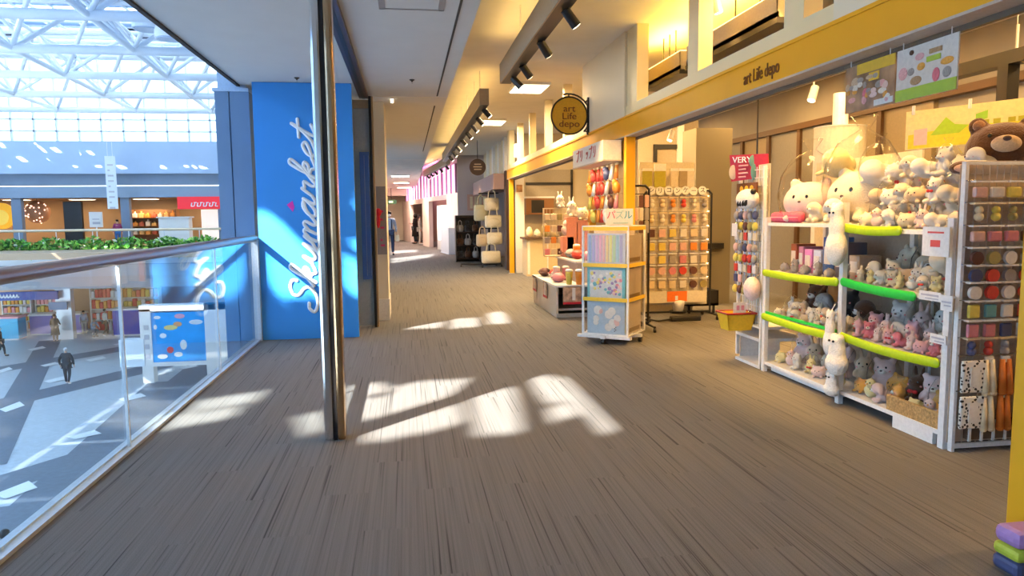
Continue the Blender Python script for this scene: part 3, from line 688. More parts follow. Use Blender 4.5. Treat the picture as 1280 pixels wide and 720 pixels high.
a, b = at(201, 271, Y=FY - .9), at(240, 302, Y=FY - .9); o = thing('shop_counter', ((a.x + b.x) / 2, FY - .5, -.2), 'white box counter below the red sign across the atrium', 'counter')
MB().box(a.x, b.x, FY - 1.4, FY - .6, -.2, a.z - .08).build('body', m_white, o); MB().box(a.x - .1, b.x + .12, FY - 1.5, FY - .55, a.z - .08, a.z).build('top', m_white, o)
a, b = at(222, 250, Y=FY - .7), at(276, 261, Y=FY - .7); o = thing('shop_sign', ((a.x + b.x) / 2, FY - .7, b.z), 'long red shop sign with white lettering beside the slate blue column', 'sign')
MB().box(a.x, b.x, FY - .8, FY - .6, b.z, max(a.z, z_b0 + .02)).build('board', mat('bright_red', (.8, .02, .03), .4, emit=.3), o)
mb = MB()
for i in range(9): x = a.x + .85 + i * .19; z = (a.z + b.z) / 2; mb.tube((x, FY - .806, z - .12), (x + .06, FY - .806, z + .12), .035, n=6).tube((x, FY - .806, z - .12 + .24 * (i % 2)), (x + .17, FY - .806, z - .12 + .24 * (i % 2)), .03, n=6)
mb.build('white_script', m_wtext, o)
o = fbox('light_box', 'bright white light box below the red sign across the atrium', 'light box', 251, 274, 262, 302, FY + 1.2, .3, mat('light_box', (.95, .9, .85), .5, emit=.5), bev=.02)
# hanging paper banner with grey text lines
a, b = at(130, 195, Y=FY - 2.6), at(149, 261, Y=FY - 2.6)
o = thing('hanging_banner', ((a.x + b.x) / 2, FY - 2.6, b.z), 'long white hanging banner with grey lines above the planter across the atrium', 'banner')
MB().box(a.x + .02, b.x - .05, FY - 2.62, FY - 2.58, b.z, a.z).build('sheet', mat('banner_white', (.72, .78, .86), .7), o)
mb = MB()
for i in range(9): z = a.z - .5 - i * .33; mb.box(a.x + .15, b.x - .2 - .2 * (i % 3 == 1), FY - 2.63, FY - 2.62, z - .1, z)
mb.build('printed_lines', mat('grey_print', (.5, .5, .55), .6), o)
for xx in (a.x + .2, b.x - .2): MB().tube((xx, FY - 2.6, a.z - .02), (xx, FY - 2.6, ZU), .012).build('cord', m_white, o)
# gallery edge, planter, hedge, rail
PLY = FY - 6.0
zp0, zp1 = zf_(330, PLY), zf_(316, PLY)
struct(MB().box(XL, XR, PLY, FY + 4.2, zf_(345, PLY), zp0 - .05), 'trim_30', mat('pale_slab', (.36, .45, .56), .6))
struct(MB().box(XL, XR, PLY + .02, PLY + .5, zp0 - .05, zp0), 'trim_31', m_slate)
struct(MB().box(XL, XR, PLY + 1.0, FY + 4.2, zf_(360, PLY + 1), zf_(345, PLY)), 'trim_32', mat('grey_bulkhead', (.36, .40, .46), .6))
o = tag(MB().box(XL, XR, PLY, PLY + .1, zp0, zp1).box(XL, XR, PLY + .9, PLY + 1, zp0, zp1).box(XL, XR, PLY + .1, PLY + .9, zp0, zp0 + .2).build('planter', mat('planter_white', (.55, .64, .74), .6)), 'long white planter trough along the opposite gallery edge', 'planter')
o = thing('gallery_rail', ((XL + XR) / 2, PLY + 1.2, -.2), 'straight tan handrail along the opposite gallery above the plants', 'railing')
zr = zf_(287.5, PLY + 1.2)
MB().tube((XL, PLY + 1.2, zr), (XR, PLY + 1.2, zr), .075, n=12).build('handrail', mat('tan_rail', (.72, .58, .42), .45), o)
for i in range(16): x = XL + .3 + i * 2.02; MB().box(x - .02, x + .02, PLY + 1.18, PLY + 1.22, -.2, zr).build('baluster', m_alu, o)
hd = MB(); hm = [mat('leaf_mid', (.10, .36, .05), .5), mat('leaf_light', (.30, .58, .10), .5), mat('leaf_dark', (.03, .14, .03), .6), mat('leaf_white', (.7, .8, .65), .5)]
zt = zf_(299.5, PLY)
for i in range(7500):
    x = R.uniform(-30, XR - .1); z = R.uniform(zp1 - .25, zt) + .1 * math.sin(x * 3) + R.gauss(0, .04); y = PLY + R.uniform(-.05, .75)
    s = R.uniform(.09, .20); q = Quaternion(Vector((R.gauss(0, 1), R.gauss(0, 1), R.gauss(0, 1))).normalized(), R.uniform(0, 6.28))
    ps = [Vector((x, y, z)) + q @ Vector(v) for v in ((-s, 0, 0), (0, -s * .5, .01), (s, 0, 0), (0, s * .5, .01))]
    hd.quad(*ps); hd.b.faces.ensure_lookup_table(); hd.b.faces[-1].material_index = R.choices((0, 1, 2, 3), (5, 4, 2, 1 if z > zt - .1 else .2))[0]
tag(hd.build('hedge', hm), 'low leafy green hedge growing in the white planter across the atrium', 'hedge', kind='stuff')

# ---- ground floor shops
GY = FY - 2.4
struct(MB().box(XL, XR, GY + 5, GY + 5.2, GZ, -1.5), 'wall_ground_back', mat('warm_back', (.60, .38, .24), .8, scale=1))
for i in range(6):
    x = -30 + i * 4.6
    o = thing('ceiling_light', (x, GY + 2, -2.5), 'warm ceiling panel over the ground floor stalls, %s from the left' % ORD[i], 'ceiling light', 'lights above the ground floor stalls')
    MB().box(x - .75, x + .75, GY + 1.6, GY + 2.4, -2.49, zf_(360, PLY + 1) - .0).build('frame', m_white, o); MB().box(x - .7, x + .7, GY + 1.65, GY + 2.35, -2.52, -2.485).build('diffuser', LAMP, o)
    area_lamp('light', (x, GY + 2, -2.54), 1.4, .7, 160, (1, .75, .5), parent=o)
a, b = at(-30, 366, Y=GY), at(73, 373, Y=GY); o = thing('shop_sign', ((a.x + b.x) / 2, GY, b.z), 'long navy shop sign above the ground floor stalls', 'sign')
MB().box(a.x, b.x, GY - .1, GY + .1, b.z - .05, a.z).build('board', mat('navy_sign', (.02, .08, .34), .5), o)
mb = MB(); x = at(-8, 369, Y=GY).x; z = (a.z + b.z) / 2 - .06
for i in range(8): mb.path([(x + i * .19, GY - .11, z - .05), (x + i * .19 + .06, GY - .11, z + .13), (x + i * .19 + .12, GY - .11, z - .05), (x + i * .19 + .19, GY - .11, z + .0)], .04, n=6)
mb.build('white_script', m_wtext, o)
for i, (a, b) in enumerate(((73, 112), (-60, -45))):
    x0, x1 = at(a, 400, Y=GY + .5).x, at(b, 400, Y=GY + .5).x
    struct(MB().box(x0, x0 + .9, GY + .3, GY + .8, GZ, -1.6), 'trim_%d' % (40 + i), m_alu)
STALLC = [mat('s_red', (.75, .06, .06), .5), mat('s_orange', (.85, .35, .05), .5), mat('s_yellow', (.85, .65, .12), .5), mat('s_pink', (.85, .35, .40), .5), mat('s_white', (.85, .82, .78), .5), mat('s_purple', (.25, .15, .55), .5), mat('s_blue', (.05, .3, .65), .5)]
CN = ['red', 'orange', 'yellow', 'pink', 'white', 'purple', 'blue']
def stall(px0, px1, Y, pal, lab, rows=4, n=8, htop=370):
    a, b = at(px0, htop, Y=Y), at(px1, 415, Y=Y); x0, x1 = a.x, b.x; H = a.z - GZ
    o = thing('goods_rack', ((x0 + x1) / 2, Y, GZ), lab, 'rack', 'racks in the ground floor shops')
    MB().box(x0 - .06, x0, Y, Y + .6, GZ, GZ + H).box(x1, x1 + .06, Y, Y + .6, GZ, GZ + H).box(x0, x1, Y + .55, Y + .6, GZ, GZ + H).build('frame', m_white, o)
    for r in range(rows):
        z = GZ + .25 + r * (H - .3) / rows; MB().box(x0, x1, Y, Y + .55, z - .04, z).build('shelf_board', m_white, o)
        for k in range(n):
            x = x0 + (k + .5) * (x1 - x0) / n; c = R.choice(pal); h = (H - .3) / rows * R.uniform(.55, .85); ww = (x1 - x0) / n * .42
            t = MB().box(x - ww, x + ww, Y + .06, Y + .4, z + .001, z + h, bev=.03).box(x - ww * .7, x + ww * .7, Y + .05, Y + .062, z + h * .3, z + h * .7).build('gift_box', STALLC[c])
            tag(t, '%s gift box, %s from left, %s row up, %s' % (CN[c], ORD[k], ORD[r], lab.split(' in ')[0]), 'box', 'boxes in the ground floor racks')
stall(2, 40, GY + 3.9, (1, 2, 2, 4, 3), 'yellow toned goods rack in the ground floor shop', 4, 7)
stall(44, 72, GY + 4.1, (3, 1, 4, 2), 'pale toned goods rack in the ground floor shop', 4, 5)
stall(112, 150, GY + 2, (0, 0, 3, 4, 1), 'red toned goods rack in the ground floor shop', 4, 7, 358)
stall(152, 200, GY + 2.6, (1, 2, 1, 4, 0), 'orange toned goods rack in the ground floor shop', 4, 8, 358)
def counter(px0, px1, py0, py1, Y_, m1, m2, lab, dep=1.0):
    Y = at((px0 + px1) / 2, py1, Z=GZ).y; a, b = at(px0, py0, Y=Y), at(px1, py1, Y=Y); h = a.z
    o = thing('sales_counter', ((a.x + b.x) / 2, Y, GZ), lab, 'counter', 'counters on the lobby floor')
    MB().box(a.x, b.x, Y, Y + dep, GZ + .1, h - .12).build('body', m1, o); MB().box(a.x - .08, b.x + .08, Y - .08, Y + dep + .08, h - .12, h).build('top', m2, o)
    MB().box(a.x + .05, b.x - .05, Y + .05, Y + dep, GZ, GZ + .1).build('plinth', m_white, o)
    return o
counter(36, 66, 393, 419, 43.2, mat('violet_counter', (.30, .25, .62), .4), m_white, 'violet sales counter with white top at left on the lobby floor')
counter(72, 102, 392, 418, 43.4, mat('violet_counter', (.30, .25, .62), .4), m_white, 'violet sales counter just right of the brown coated person')
counter(140, 178, 386, 420, 41.6, mat('deep_blue_cloth', (.02, .05, .40), .6), m_white, 'deep blue draped counter with white top near the display screen')
fbox('stall_screen', 'small dark monitor on the violet counter', 'monitor', 60, 84, 378, 387, GY - .2, .12, m_navy, bev=.01)
o = counter(-25, 24, 397, 426, 41.2, mat('cyan_fabric', (.05, .45, .72), .5), mat('s_pink', (.85, .35, .40)), 'cyan fronted counter heaped with pink goods at the left photo edge')
# big advertising screen stand on the lobby floor
DY = at(216, 478, Z=GZ).y
def dz(y): return at(200, y, Y=DY).z
ds = thing('display_stand', (at(215, 470, Y=DY).x, DY, GZ), 'large white framed advertising stand with blue poster on the lobby floor', 'display stand')
X = lambda px: at(px, 430, Y=DY).x
MB().box(X(176), X(190), DY, DY + .5, GZ, dz(386)).box(X(257), X(284), DY, DY + .5, GZ, dz(381)).box(X(176), X(284), DY, DY + .5, dz(389), dz(381)).box(X(190), X(257), DY, DY + .5, dz(458), dz(453)).build('frame', m_white, ds)
po = MB().box(X(190), X(257), DY + .05, DY + .2, dz(453), dz(391)).build('poster', mat('poster_blue', (.02, .34, .80), .4, scale=1.2, var=.15), ds)
ac = MB().box(X(149), X(180), DY - .05, DY + .45, dz(457), dz(423)).box(X(150), X(152), DY, DY + .4, GZ, dz(457)).build('side_panel', mat('stand_pale', (.72, .80, .85), .5), ds)
for px, py, rx, rz, m in ((214, 410, 8, 3, 2), (223, 406, 5, 3, 1), (212, 438, 4, 4, 0), (202, 446, 6, 3, 4), (229, 432, 4, 6, 4), (198, 397, 4, 2, 4), (204, 420, 4, 3, 4), (226, 396, 6, 3, 3), (246, 404, 8, 3, 4), (222, 444, 5, 3, 4), (195, 409, 2, 3, 4)):
    c = Vector((X(px), DY + .045, dz(py))); MB().ball(c, (rx / F * DY, .008, rz / F * DY), u=14, v=8).build('printed_shape', STALLC[m], po)
mb = MB()
for i in range(4): mb.box(X(181), X(187), DY - .02, DY, dz(448 - i * 12) - .0, dz(442 - i * 12))
mb.build('notice', mat('grey_print', (.5, .5, .55)), ds)
# ================================================================== PEOPLE
def skin(name, pts, edges, radii, m, parent, root=0, sub=1):
    me = bpy.data.meshes.new(name); me.from_pydata([tuple(p) for p in pts], edges, []); me.update()
    o = bpy.data.objects.new(name, me); col.objects.link(o)
    o.modifiers.new('s', 'SKIN').use_smooth_shade = True
    sv = me.skin_vertices[0].data if me.skin_vertices else None
    if sv is None:
        bpy.context.view_layer.objects.active = o; bpy.ops.mesh.customdata_skin_add(); sv = me.skin_vertices[0].data
    for i, r in enumerate(radii):
        sv[i].radius = r if isinstance(r, tuple) else (r, r); sv[i].use_root = (i == root)
    u = o.modifiers.new('u', 'SUBSURF'); u.levels = sub; u.render_levels = sub
    bpy.context.view_layer.update()
    new = bpy.data.meshes.new_from_object(o.evaluated_get(bpy.context.evaluated_depsgraph_get()))
    bpy.data.objects.remove(o); new.name = name; new.materials.clear(); new.materials.append(m)
    for p in new.polygons: p.use_smooth = True
    r = bpy.data.objects.new(name, new); col.objects.link(r); r.parent = parent
    return r
m_skin = mat('skin', (.62, .40, .29), .55)
def person(loc, rz, H, label, pose, c_top, c_leg, c_hair, c_shoe, long_coat=False, group=None, hold=None, mask=False, hood=False, bulk=1.28, coat_z=.42):
    """figure facing -Y before turning; pose keys move the joints"""
    o = thing('person', loc, label, 'person', group)
    s = H / 1.72
    P = {'pelvis': (0, 0, .93), 'waist': (0, 0, 1.08), 'chest': (0, .0, 1.28), 'neck': (0, .01, 1.45), 'chin': (0, -.005, 1.52), 'head': (0, -.01, 1.61),
         'shL': (.17, 0, 1.40), 'elL': (.24, .03, 1.13), 'wrL': (.25, -.06, .89), 'shR': (-.17, 0, 1.40), 'elR': (-.24, .03, 1.13), 'wrR': (-.25, -.06, .89),
         'hiL': (.09, 0, .90), 'knL': (.10, -.02, .49), 'anL': (.10, .03, .09), 'toL': (.11, -.13, .035),
         'hiR': (-.09, 0, .90), 'knR': (-.10, -.02, .49), 'anR': (-.10, .03, .09), 'toR': (-.11, -.13, .035)}
    P.update(pose); P = {k: Vector(v) * s for k, v in P.items()}
    N = list(P); ix = {k: i for i, k in enumerate(N)}
    E = [('pelvis', 'waist'), ('waist', 'chest'), ('chest', 'neck'), ('neck', 'chin'), ('chin', 'head'), ('chest', 'shL'), ('shL', 'elL'), ('elL', 'wrL'), ('chest', 'shR'), ('shR', 'elR'), ('elR', 'wrR'),
         ('pelvis', 'hiL'), ('hiL', 'knL'), ('knL', 'anL'), ('anL', 'toL'), ('pelvis', 'hiR'), ('hiR', 'knR'), ('knR', 'anR'), ('anR', 'toR')]
    rad = {'pelvis': (.13, .10), 'waist': (.12, .09), 'chest': (.14, .10), 'neck': .05, 'chin': .06, 'head': (.075, .09), 'hi': .085, 'kn': .055, 'an': .038, 'to': .035, 'sh': .055, 'el': .042, 'wr': .03}
    g = lambda k: rad.get(k) or rad[k[:2]]
    sc2 = lambda r, f=1: tuple(x * s * f for x in r) if isinstance(r, tuple) else r * s * f
    pts = [P[k] for k in N]; ed = [(ix[a], ix[b]) for a, b in E]; rr = [sc2(g(k)) for k in N]
    # hands grow out of the wrists: palm, four fingers, thumb
    for sd_ in ('L', 'R'):
        w_, e_ = P['wr' + sd_], P['el' + sd_]; d = (w_ - e_).normalized(); side = d.cross(Vector((1, 0, 0)));
        side = side.normalized() if side.length > .1 else Vector((0, -1, 0)); cur = side.cross(d)
        i0 = len(pts); pts.append(w_ + d * .05 * s); rr.append(.026 * s); ed.append((ix['wr' + sd_], i0))
        for k, L in enumerate((.07, .08, .075, .06)):
            b = w_ + d * .085 * s + side * (k - 1.5) * .02 * s; j = len(pts); pts += [b, b + d * L * .5 * s + cur * .008 * s, b + d * L * .9 * s + cur * .028 * s]; rr += [.009 * s, .0085 * s, .007 * s]
            ed += [(i0, j), (j, j + 1), (j + 1, j + 2)]
        b = w_ + d * .045 * s - side * .03 * s; j = len(pts); pts += [b, b + d * .04 * s - side * .015 * s]; rr += [.011 * s, .009 * s]; ed += [(i0, j), (j, j + 1)]
    body = skin('body', pts, ed, rr, m_skin, o)
    def part(nm, keys, m, f, extra=None, **k):
        ks = list(keys); ii = {q: i for i, q in enumerate(ks)}
        return skin(nm, [P[q] for q in ks], [(ii[a], ii[b]) for a, b in E if a in ii and b in ii], [sc2(g(q), f) for q in ks], m, o)
    part('trousers', ['pelvis', 'hiL', 'knL', 'anL', 'hiR', 'knR', 'anR'], c_leg, 1.35)
    if long_coat:
        z1 = coat_z * s
        cm = MB(); c0 = P['pelvis']
        prof = [(.26, z1 - c0.z), (.23, .75 * s - c0.z), (.19, 1.0 * s - c0.z), (.185, 1.2 * s - c0.z), (.15, 1.4 * s - c0.z), (.07, 1.47 * s - c0.z)]
        cm.lathe((c0.x, c0.y, c0.z), [(r * s, z) for r, z in prof], 20)
        off = wloc(o)
        for v in cm.b.verts: v.co.y *= .78; v.co += off
        cm.build('coat', c_top, o, smooth=True)
    jk = ['pelvis', 'waist', 'chest', 'neck', 'shL', 'elL', 'wrL', 'shR', 'elR', 'wrR']
    part('jacket', jk, c_top, bulk)
    for sd_ in ('L', 'R'):
        a, t = P['an' + sd_], P['to' + sd_]
        skin('shoe', [a + Vector((0, .03 * s, -.04 * s)), t, t + (t - a) * .25], [(0, 1), (1, 2)], [.045 * s, .045 * s, .036 * s], c_shoe, o)
    h = P['head']; off = wloc(o)
    mb = MB(); mb.ball(h + off + Vector((0, .018, .025)) * s, (.088 * s, .098 * s, .098 * s), u=20, v=14)
    bmesh.ops.delete(mb.b, geom=[v for v in mb.b.verts if v.co.z < h.z + off.z - .045 * s or (v.co.y < h.y + off.y - .03 * s and v.co.z < h.z + off.z + .05 * s)], context='VERTS')
    mb.build('hair', c_hair, o, smooth=True)
    if hood: MB().ball(h + off + Vector((0, .03, -.01)) * s, (.115 * s, .10 * s, .14 * s), u=18, v=12).build('hood', c_top, o, smooth=True)
    mb = MB(); mb.ball(h + off + Vector((0, -.098, -.02)) * s, (.013 * s, .018 * s, .022 * s), u=8, v=6); mb.build('nose', m_skin, o, smooth=True)
    for k in (-1, 1):
        MB().ball(h + off + Vector((k * .03, -.086, .01)) * s, .011 * s, u=8, v=6).build('eye', m_black, o); MB().ball(h + off + Vector((k * .082, .0, -.01)) * s, (.012 * s, .022 * s, .032 * s), u=8, v=6).build('ear', m_skin, o)
    MB().ball(h + off + Vector((0, -.082, -.058)) * s, (.024 * s, .01 * s, .006 * s), u=8, v=6).build('mouth', mat('lip', (.45, .18, .15), .5), o)
    if mask: MB().ball(h + off + Vector((0, -.05, -.045)) * s, (.068 * s, .062 * s, .05 * s), u=14, v=10).build('face_mask', m_white, o, smooth=True)
    o.rotation_euler.z = rz
    return o
walkL = {'knL': (.10, -.13, .50), 'anL': (.10, -.16, .10), 'toL': (.11, -.31, .05), 'knR': (-.10, .02, .48), 'anR': (-.10, .24, .15), 'toR': (-.11, .12, .04)}
c_dark = mat('dark_coat', (.025, .04, .055), .8); c_navyj = mat('navy_trousers', (.02, .035, .09), .8); c_jeans = mat('denim', (.05, .16, .42), .8)
c_lb = mat('pale_blue_shirt', (.35, .45, .60), .8); c_brown = mat('brown_coat', (.13, .085, .06), .8); c_pale = mat('pale_grey_coat', (.55, .55, .52), .8); c_plum = mat('plum_top', (.28, .04, .13), .8)
c_hair = mat('black_hair', (.012, .01, .01), .5); c_grey = mat('grey_hair', (.45, .47, .5), .6); c_wshoe = mat('pale_shoe', (.75, .75, .75), .5); c_bshoe = mat('black_shoe', (.02, .02, .02), .5)
q = at(488, 319, Z=0); o = person((q.x, q.y, 0), .05, 1.74, 'person in pale blue shirt and navy trousers walking toward us down the corridor', walkL, c_lb, c_navyj, c_hair, c_bshoe, mask=True)
MB().box(q.x + .05, q.x + .09, q.y - .15, q.y - .14, 1.05, 1.42).build('bag_strap', c_navyj, o); 
bg_ = thing('tote_bag', (q.x + .30, q.y - .05, .52), 'small cream bag carried by the person in the pale blue shirt', 'bag')
MB().box(q.x + .22, q.x + .38, q.y - .12, q.y + .02, .55, .80, bev=.03).build('body', mat('cream_bag', (.8, .7, .5), .7), bg_); MB().path([(q.x + .26, q.y - .05, .79), (q.x + .26, q.y - .05, .88), (q.x + .34, q.y - .05, .88), (q.x + .34, q.y - .05, .79)], .012).build('handle', mat('cream_bag', (.8, .7, .5), .7), bg_)
q = at(519.5, 304.5, Z=0); person((q.x, q.y, 0), -1.2, 1.66, 'person in long black hooded coat standing at the far corridor doorway', {'elL': (.22, -.10, 1.16), 'wrL': (.14, -.26, 1.16)}, mat('black_coat', (.012, .008, .008), .8), c_dark, c_hair, c_bshoe, long_coat=True, hood=True)
q = at(525.5, 305.5, Z=0); person((q.x, q.y, 0), 1.4, 1.6, 'person in pale grey coat behind the black coated figure', {}, c_pale, c_pale, c_hair, c_wshoe)
# lobby
q = at(85, 480, Z=GZ); person((q.x, q.y, GZ), math.pi - .1, 1.72, 'person with grey hair in dark bulky jacket walking away across the lobby', {'anL': (.10, -.06, .09), 'toL': (.11, -.22, .04), 'anR': (-.10, .12, .11), 'toR': (-.11, -.02, .04), 'elL': (.31, .04, 1.14), 'wrL': (.31, -.04, .90), 'elR': (-.31, .04, 1.14), 'wrR': (-.31, -.04, .9)}, c_dark, c_dark, c_grey, c_wshoe, bulk=1.5, long_coat=True, coat_z=.76)
q = at(70, 427, Z=GZ); person((q.x, q.y, GZ), math.pi, 1.74, 'person in brown coat standing with back turned before the violet counters', {'elR': (-.24, -.06, 1.14), 'wrR': (-.2, -.26, 1.05)}, c_brown, c_brown, c_hair, c_bshoe, long_coat=True)
q = at(133, 420, Z=GZ); person((q.x, q.y, GZ), 2.4, 1.8, 'person in pale grey coat walking beside the deep blue counter', walkL, c_pale, c_dark, c_hair, c_wshoe)
q = at(143, 419, Z=GZ); q = at(143, 416, Z=GZ); person((q.x, q.y + .6, GZ), 2.0, 1.85, 'person in dark maroon coat behind the pale grey walker', {'elR': (-.3, -.1, 1.2), 'wrR': (-.42, -.25, 1.1)}, mat('maroon_coat', (.12, .02, .03), .8), c_dark, c_hair, c_bshoe)
q = at(106, 418, Z=GZ); person((q.x, q.y, GZ), .5, 1.6, 'person in pale blue jacket beside the grey pillar of the ground floor shops', {}, c_lb, c_pale, c_hair, c_wshoe)
q = at(118, 421, Z=GZ); sit = {'pelvis': (0, .12, .42), 'waist': (0, .08, .58), 'chest': (0, 0, .78), 'neck': (0, -.06, .95), 'chin': (0, -.09, 1.01), 'head': (0, -.11, 1.10), 'shL': (.17, -.02, .90), 'elL': (.22, -.16, .68), 'wrL': (.14, -.34, .62), 'shR': (-.17, -.02, .9), 'elR': (-.22, -.16, .68), 'wrR': (-.14, -.34, .62), 'hiL': (.09, .1, .40), 'knL': (.13, -.28, .46), 'anL': (.11, -.02, .09), 'toL': (.12, -.17, .035), 'hiR': (-.09, .1, .40), 'knR': (-.13, -.28, .46), 'anR': (-.11, -.02, .09), 'toR': (-.12, -.17, .035)}
person((q.x, q.y, GZ), 1.0, 1.72, 'person in pale blue top crouching down between the two walkers', sit, c_lb, mat('slate_trousers', (.12, .16, .2), .8), c_hair, c_bshoe)
q = at(41, 416, Z=GZ); person((q.x, q.y + .9, GZ), 0, 1.68, 'person in dark clothes among the yellow goods at the far left', {}, mat('dark_plum', (.07, .03, .05), .8), c_dark, c_hair, c_bshoe)
q = at(2, 446, Z=GZ); person((q.x, q.y, GZ), 1.9, 1.7, 'person in black jacket cut by the left photo edge in the lobby', walkL, mat('black_coat', (.012, .008, .008), .8), c_dark, c_hair, c_bshoe)
hp = at(10, 668, Z=GZ + 1.62); person((hp.x - .05, hp.y, GZ), 2.6, 1.72, 'person with black hair seen from above at the bottom left corner', walkL, mat('black_coat', (.012, .008, .008), .8), c_dark, c_hair, c_bshoe)
q = at(146, 272, Y=FY - 1.4); person((q.x, FY - 1.4, -.2), .4, 1.72, 'person in plum top and blue jeans behind the opposite gallery rail', {}, c_plum, c_jeans, c_hair, c_wshoe)
# ================================================================== TOYS (built once, then copied)
def remesh(name, balls, vox, m):
    mb = MB()
    for c, r, *rot in balls: mb.ball(c, r, u=14, v=9, rot=rot[0] if rot else None)
    me = bpy.data.meshes.new(name); mb.b.to_mesh(me); mb.b.free(); o = bpy.data.objects.new(name, me); col.objects.link(o)
    md = o.modifiers.new('r', 'REMESH'); md.mode = 'VOXEL'; md.voxel_size = vox
    sm = o.modifiers.new('s', 'SMOOTH'); sm.iterations = 4; sm.factor = .5
    bpy.context.view_layer.update(); new = bpy.data.meshes.new_from_object(o.evaluated_get(bpy.context.evaluated_depsgraph_get())); bpy.data.objects.remove(o)
    new.materials.clear(); new.materials.append(m)
    for p in new.polygons: p.use_smooth = True
    return new
def fur(n, c): return mat('fur_' + n, c, .9, bump=.7, scale=90, var=.10, sheen=.35, spec=.2)
FUR = {'cream': fur('cream', (.80, .70, .52)), 'white': fur('white', (.84, .80, .72)), 'beige': fur('beige', (.66, .50, .33)), 'pink': fur('pink', (.84, .45, .45)), 'pale yellow': fur('yellow', (.86, .74, .34)),
       'orange': fur('orange', (.86, .42, .07)), 'brown': fur('brown', (.10, .04, .015)), 'grey': fur('grey', (.40, .36, .33)), 'rose': fur('rose', (.80, .20, .24)), 'pale pink': fur('palepink', (.86, .64, .58)), 'tan': fur('tan', (.50, .30, .14)), 'black': fur('black', (.03, .025, .025))}
m_eye = mat('bead_eye', (.012, .01, .01), .2)
m_nose = mat('stitched_nose', (.10, .05, .04), .6)
m_blush = mat('blush_felt', (.85, .35, .32), .8)
m_bag = glass('cello_bag', (.985, .98, .97), 1.28, .12)
E3 = lambda x: Quaternion((1, 0, 0), x)
EY = lambda x: Quaternion((0, 1, 0), x)
# unit figures: base at z=0, about 1 high, facing -Y
KIND = {
 'bear': dict(b=[((0, 0, .28), (.27, .23, .29)), ((0, -.03, .68), (.29, .26, .25)), ((.22, 0, .90), (.10, .06, .10)), ((-.22, 0, .90), (.10, .06, .10)), ((.26, -.10, .38), (.09, .10, .17), EY(-.5)), ((-.26, -.10, .38), (.09, .10, .17), EY(.5)), ((.17, -.22, .10), (.11, .19, .10)), ((-.17, -.22, .10), (.11, .19, .10))], face=.68, fy=-.28, muz=True),
 'rabbit': dict(b=[((0, 0, .24), (.24, .21, .25)), ((0, -.03, .55), (.25, .23, .22)), ((.10, 0, .85), (.065, .05, .20), EY(.15)), ((-.10, 0, .85), (.065, .05, .20), EY(-.15)), ((.22, -.10, .32), (.08, .09, .14), EY(-.5)), ((-.22, -.10, .32), (.08, .09, .14), EY(.5)), ((.14, -.20, .08), (.09, .16, .085)), ((-.14, -.20, .08), (.09, .16, .085))], face=.55, fy=-.25, muz=False),
 'dog': dict(b=[((0, .05, .28), (.28, .34, .27)), ((0, -.20, .58), (.30, .26, .25)), ((.29, -.16, .52), (.08, .12, .21), EY(-.25)), ((-.29, -.16, .52), (.08, .12, .21), EY(.25)), ((.17, -.28, .10), (.10, .16, .10)), ((-.17, -.28, .10), (.10, .16, .10)), ((0, .40, .34), (.06, .13, .06), E3(.6))], face=.58, fy=-.44, muz=True),
 'seal': dict(b=[((0, .05, .27), (.36, .44, .28)), ((0, -.25, .38), (.30, .27, .27)), ((.34, -.15, .11), (.15, .09, .05), EY(.3)), ((-.34, -.15, .11), (.15, .09, .05), EY(-.3)), ((0, .50, .16), (.20, .12, .07))], face=.40, fy=-.49, muz=False),
 'bun': dict(b=[((0, 0, .31), (.42, .36, .31)), ((.24, -.02, .58), (.09, .06, .10), EY(.4)), ((-.24, -.02, .58), (.09, .06, .10), EY(-.4)), ((.2, -.28, .06), (.09, .10, .06)), ((-.2, -.28, .06), (.09, .10, .06))], face=.33, fy=-.35, muz=False),
 'chick': dict(b=[((0, 0, .27), (.27, .25, .28)), ((0, -.03, .63), (.23, .22, .21)), ((.26, 0, .32), (.06, .13, .15)), ((-.26, 0, .32), (.06, .13, .15)), ((0, 0, .85), (.035, .05, .07))], face=.65, fy=-.24, muz=False),
}
proto = {}
for kn, K in KIND.items():
    o = thing('plush_' + kn, (0, 0, 0), None, 'plush toy')
    me = remesh('body', K['b'], .035, FUR['cream']); b = bpy.data.objects.new('body', me); col.objects.link(b); b.parent = o
    f, y = K['face'], K['fy']
    for sx_ in (-1, 1):
        MB().ball((sx_ * .10, y + .035, f + .05), (.028, .02, .034), u=10, v=7).build('eye', m_eye, o, smooth=True)
        MB().ball((sx_ * .17, y + .075, f - .05), (.04, .02, .028), u=10, v=6).build('cheek', m_blush, o, smooth=True)
    if K['muz']: 
        q = MB().ball((0, y + .01, f - .06), (.11, .08, .075), u=14, v=9).build('muzzle', FUR['white'], o, smooth=True)
        MB().ball((0, y - .065, f - .025), (.035, .025, .026), u=10, v=7).build('nose', m_nose, q, smooth=True)
    elif kn == 'chick': MB().tube((0, y + .02, f), (0, y - .08, f - .01), .045, .008, n=10).build('beak', FUR['orange'], o, smooth=True)
    else: MB().ball((0, y + .005, f - .02), (.026, .018, .018), u=10, v=7).build('nose', m_nose, o, smooth=True)
    proto[kn] = o
fbow = MB().ball((.07, -.0, 0), (.08, .03, .055), u=10, v=7).ball((-.07, 0, 0), (.08, .03, .055), u=10, v=7).ball((0, -.01, 0), (.028, .028, .03), u=8, v=6)
bow_me = bpy.data.meshes.new('ribbon_bow'); fbow.b.to_mesh(bow_me); bow_me.materials.append(mat('red_ribbon', (.65, .03, .03), .6))
for p in bow_me.polygons: p.use_smooth = True
bagm = bpy.data.meshes.new('clear_bag')
tb = MB().lathe((0, 0, 0), [(.30, .02), (.42, .10), (.46, .4), (.42, .7), (.28, .95), (.10, 1.06), (.05, 1.1), (.16, 1.25)], 16)
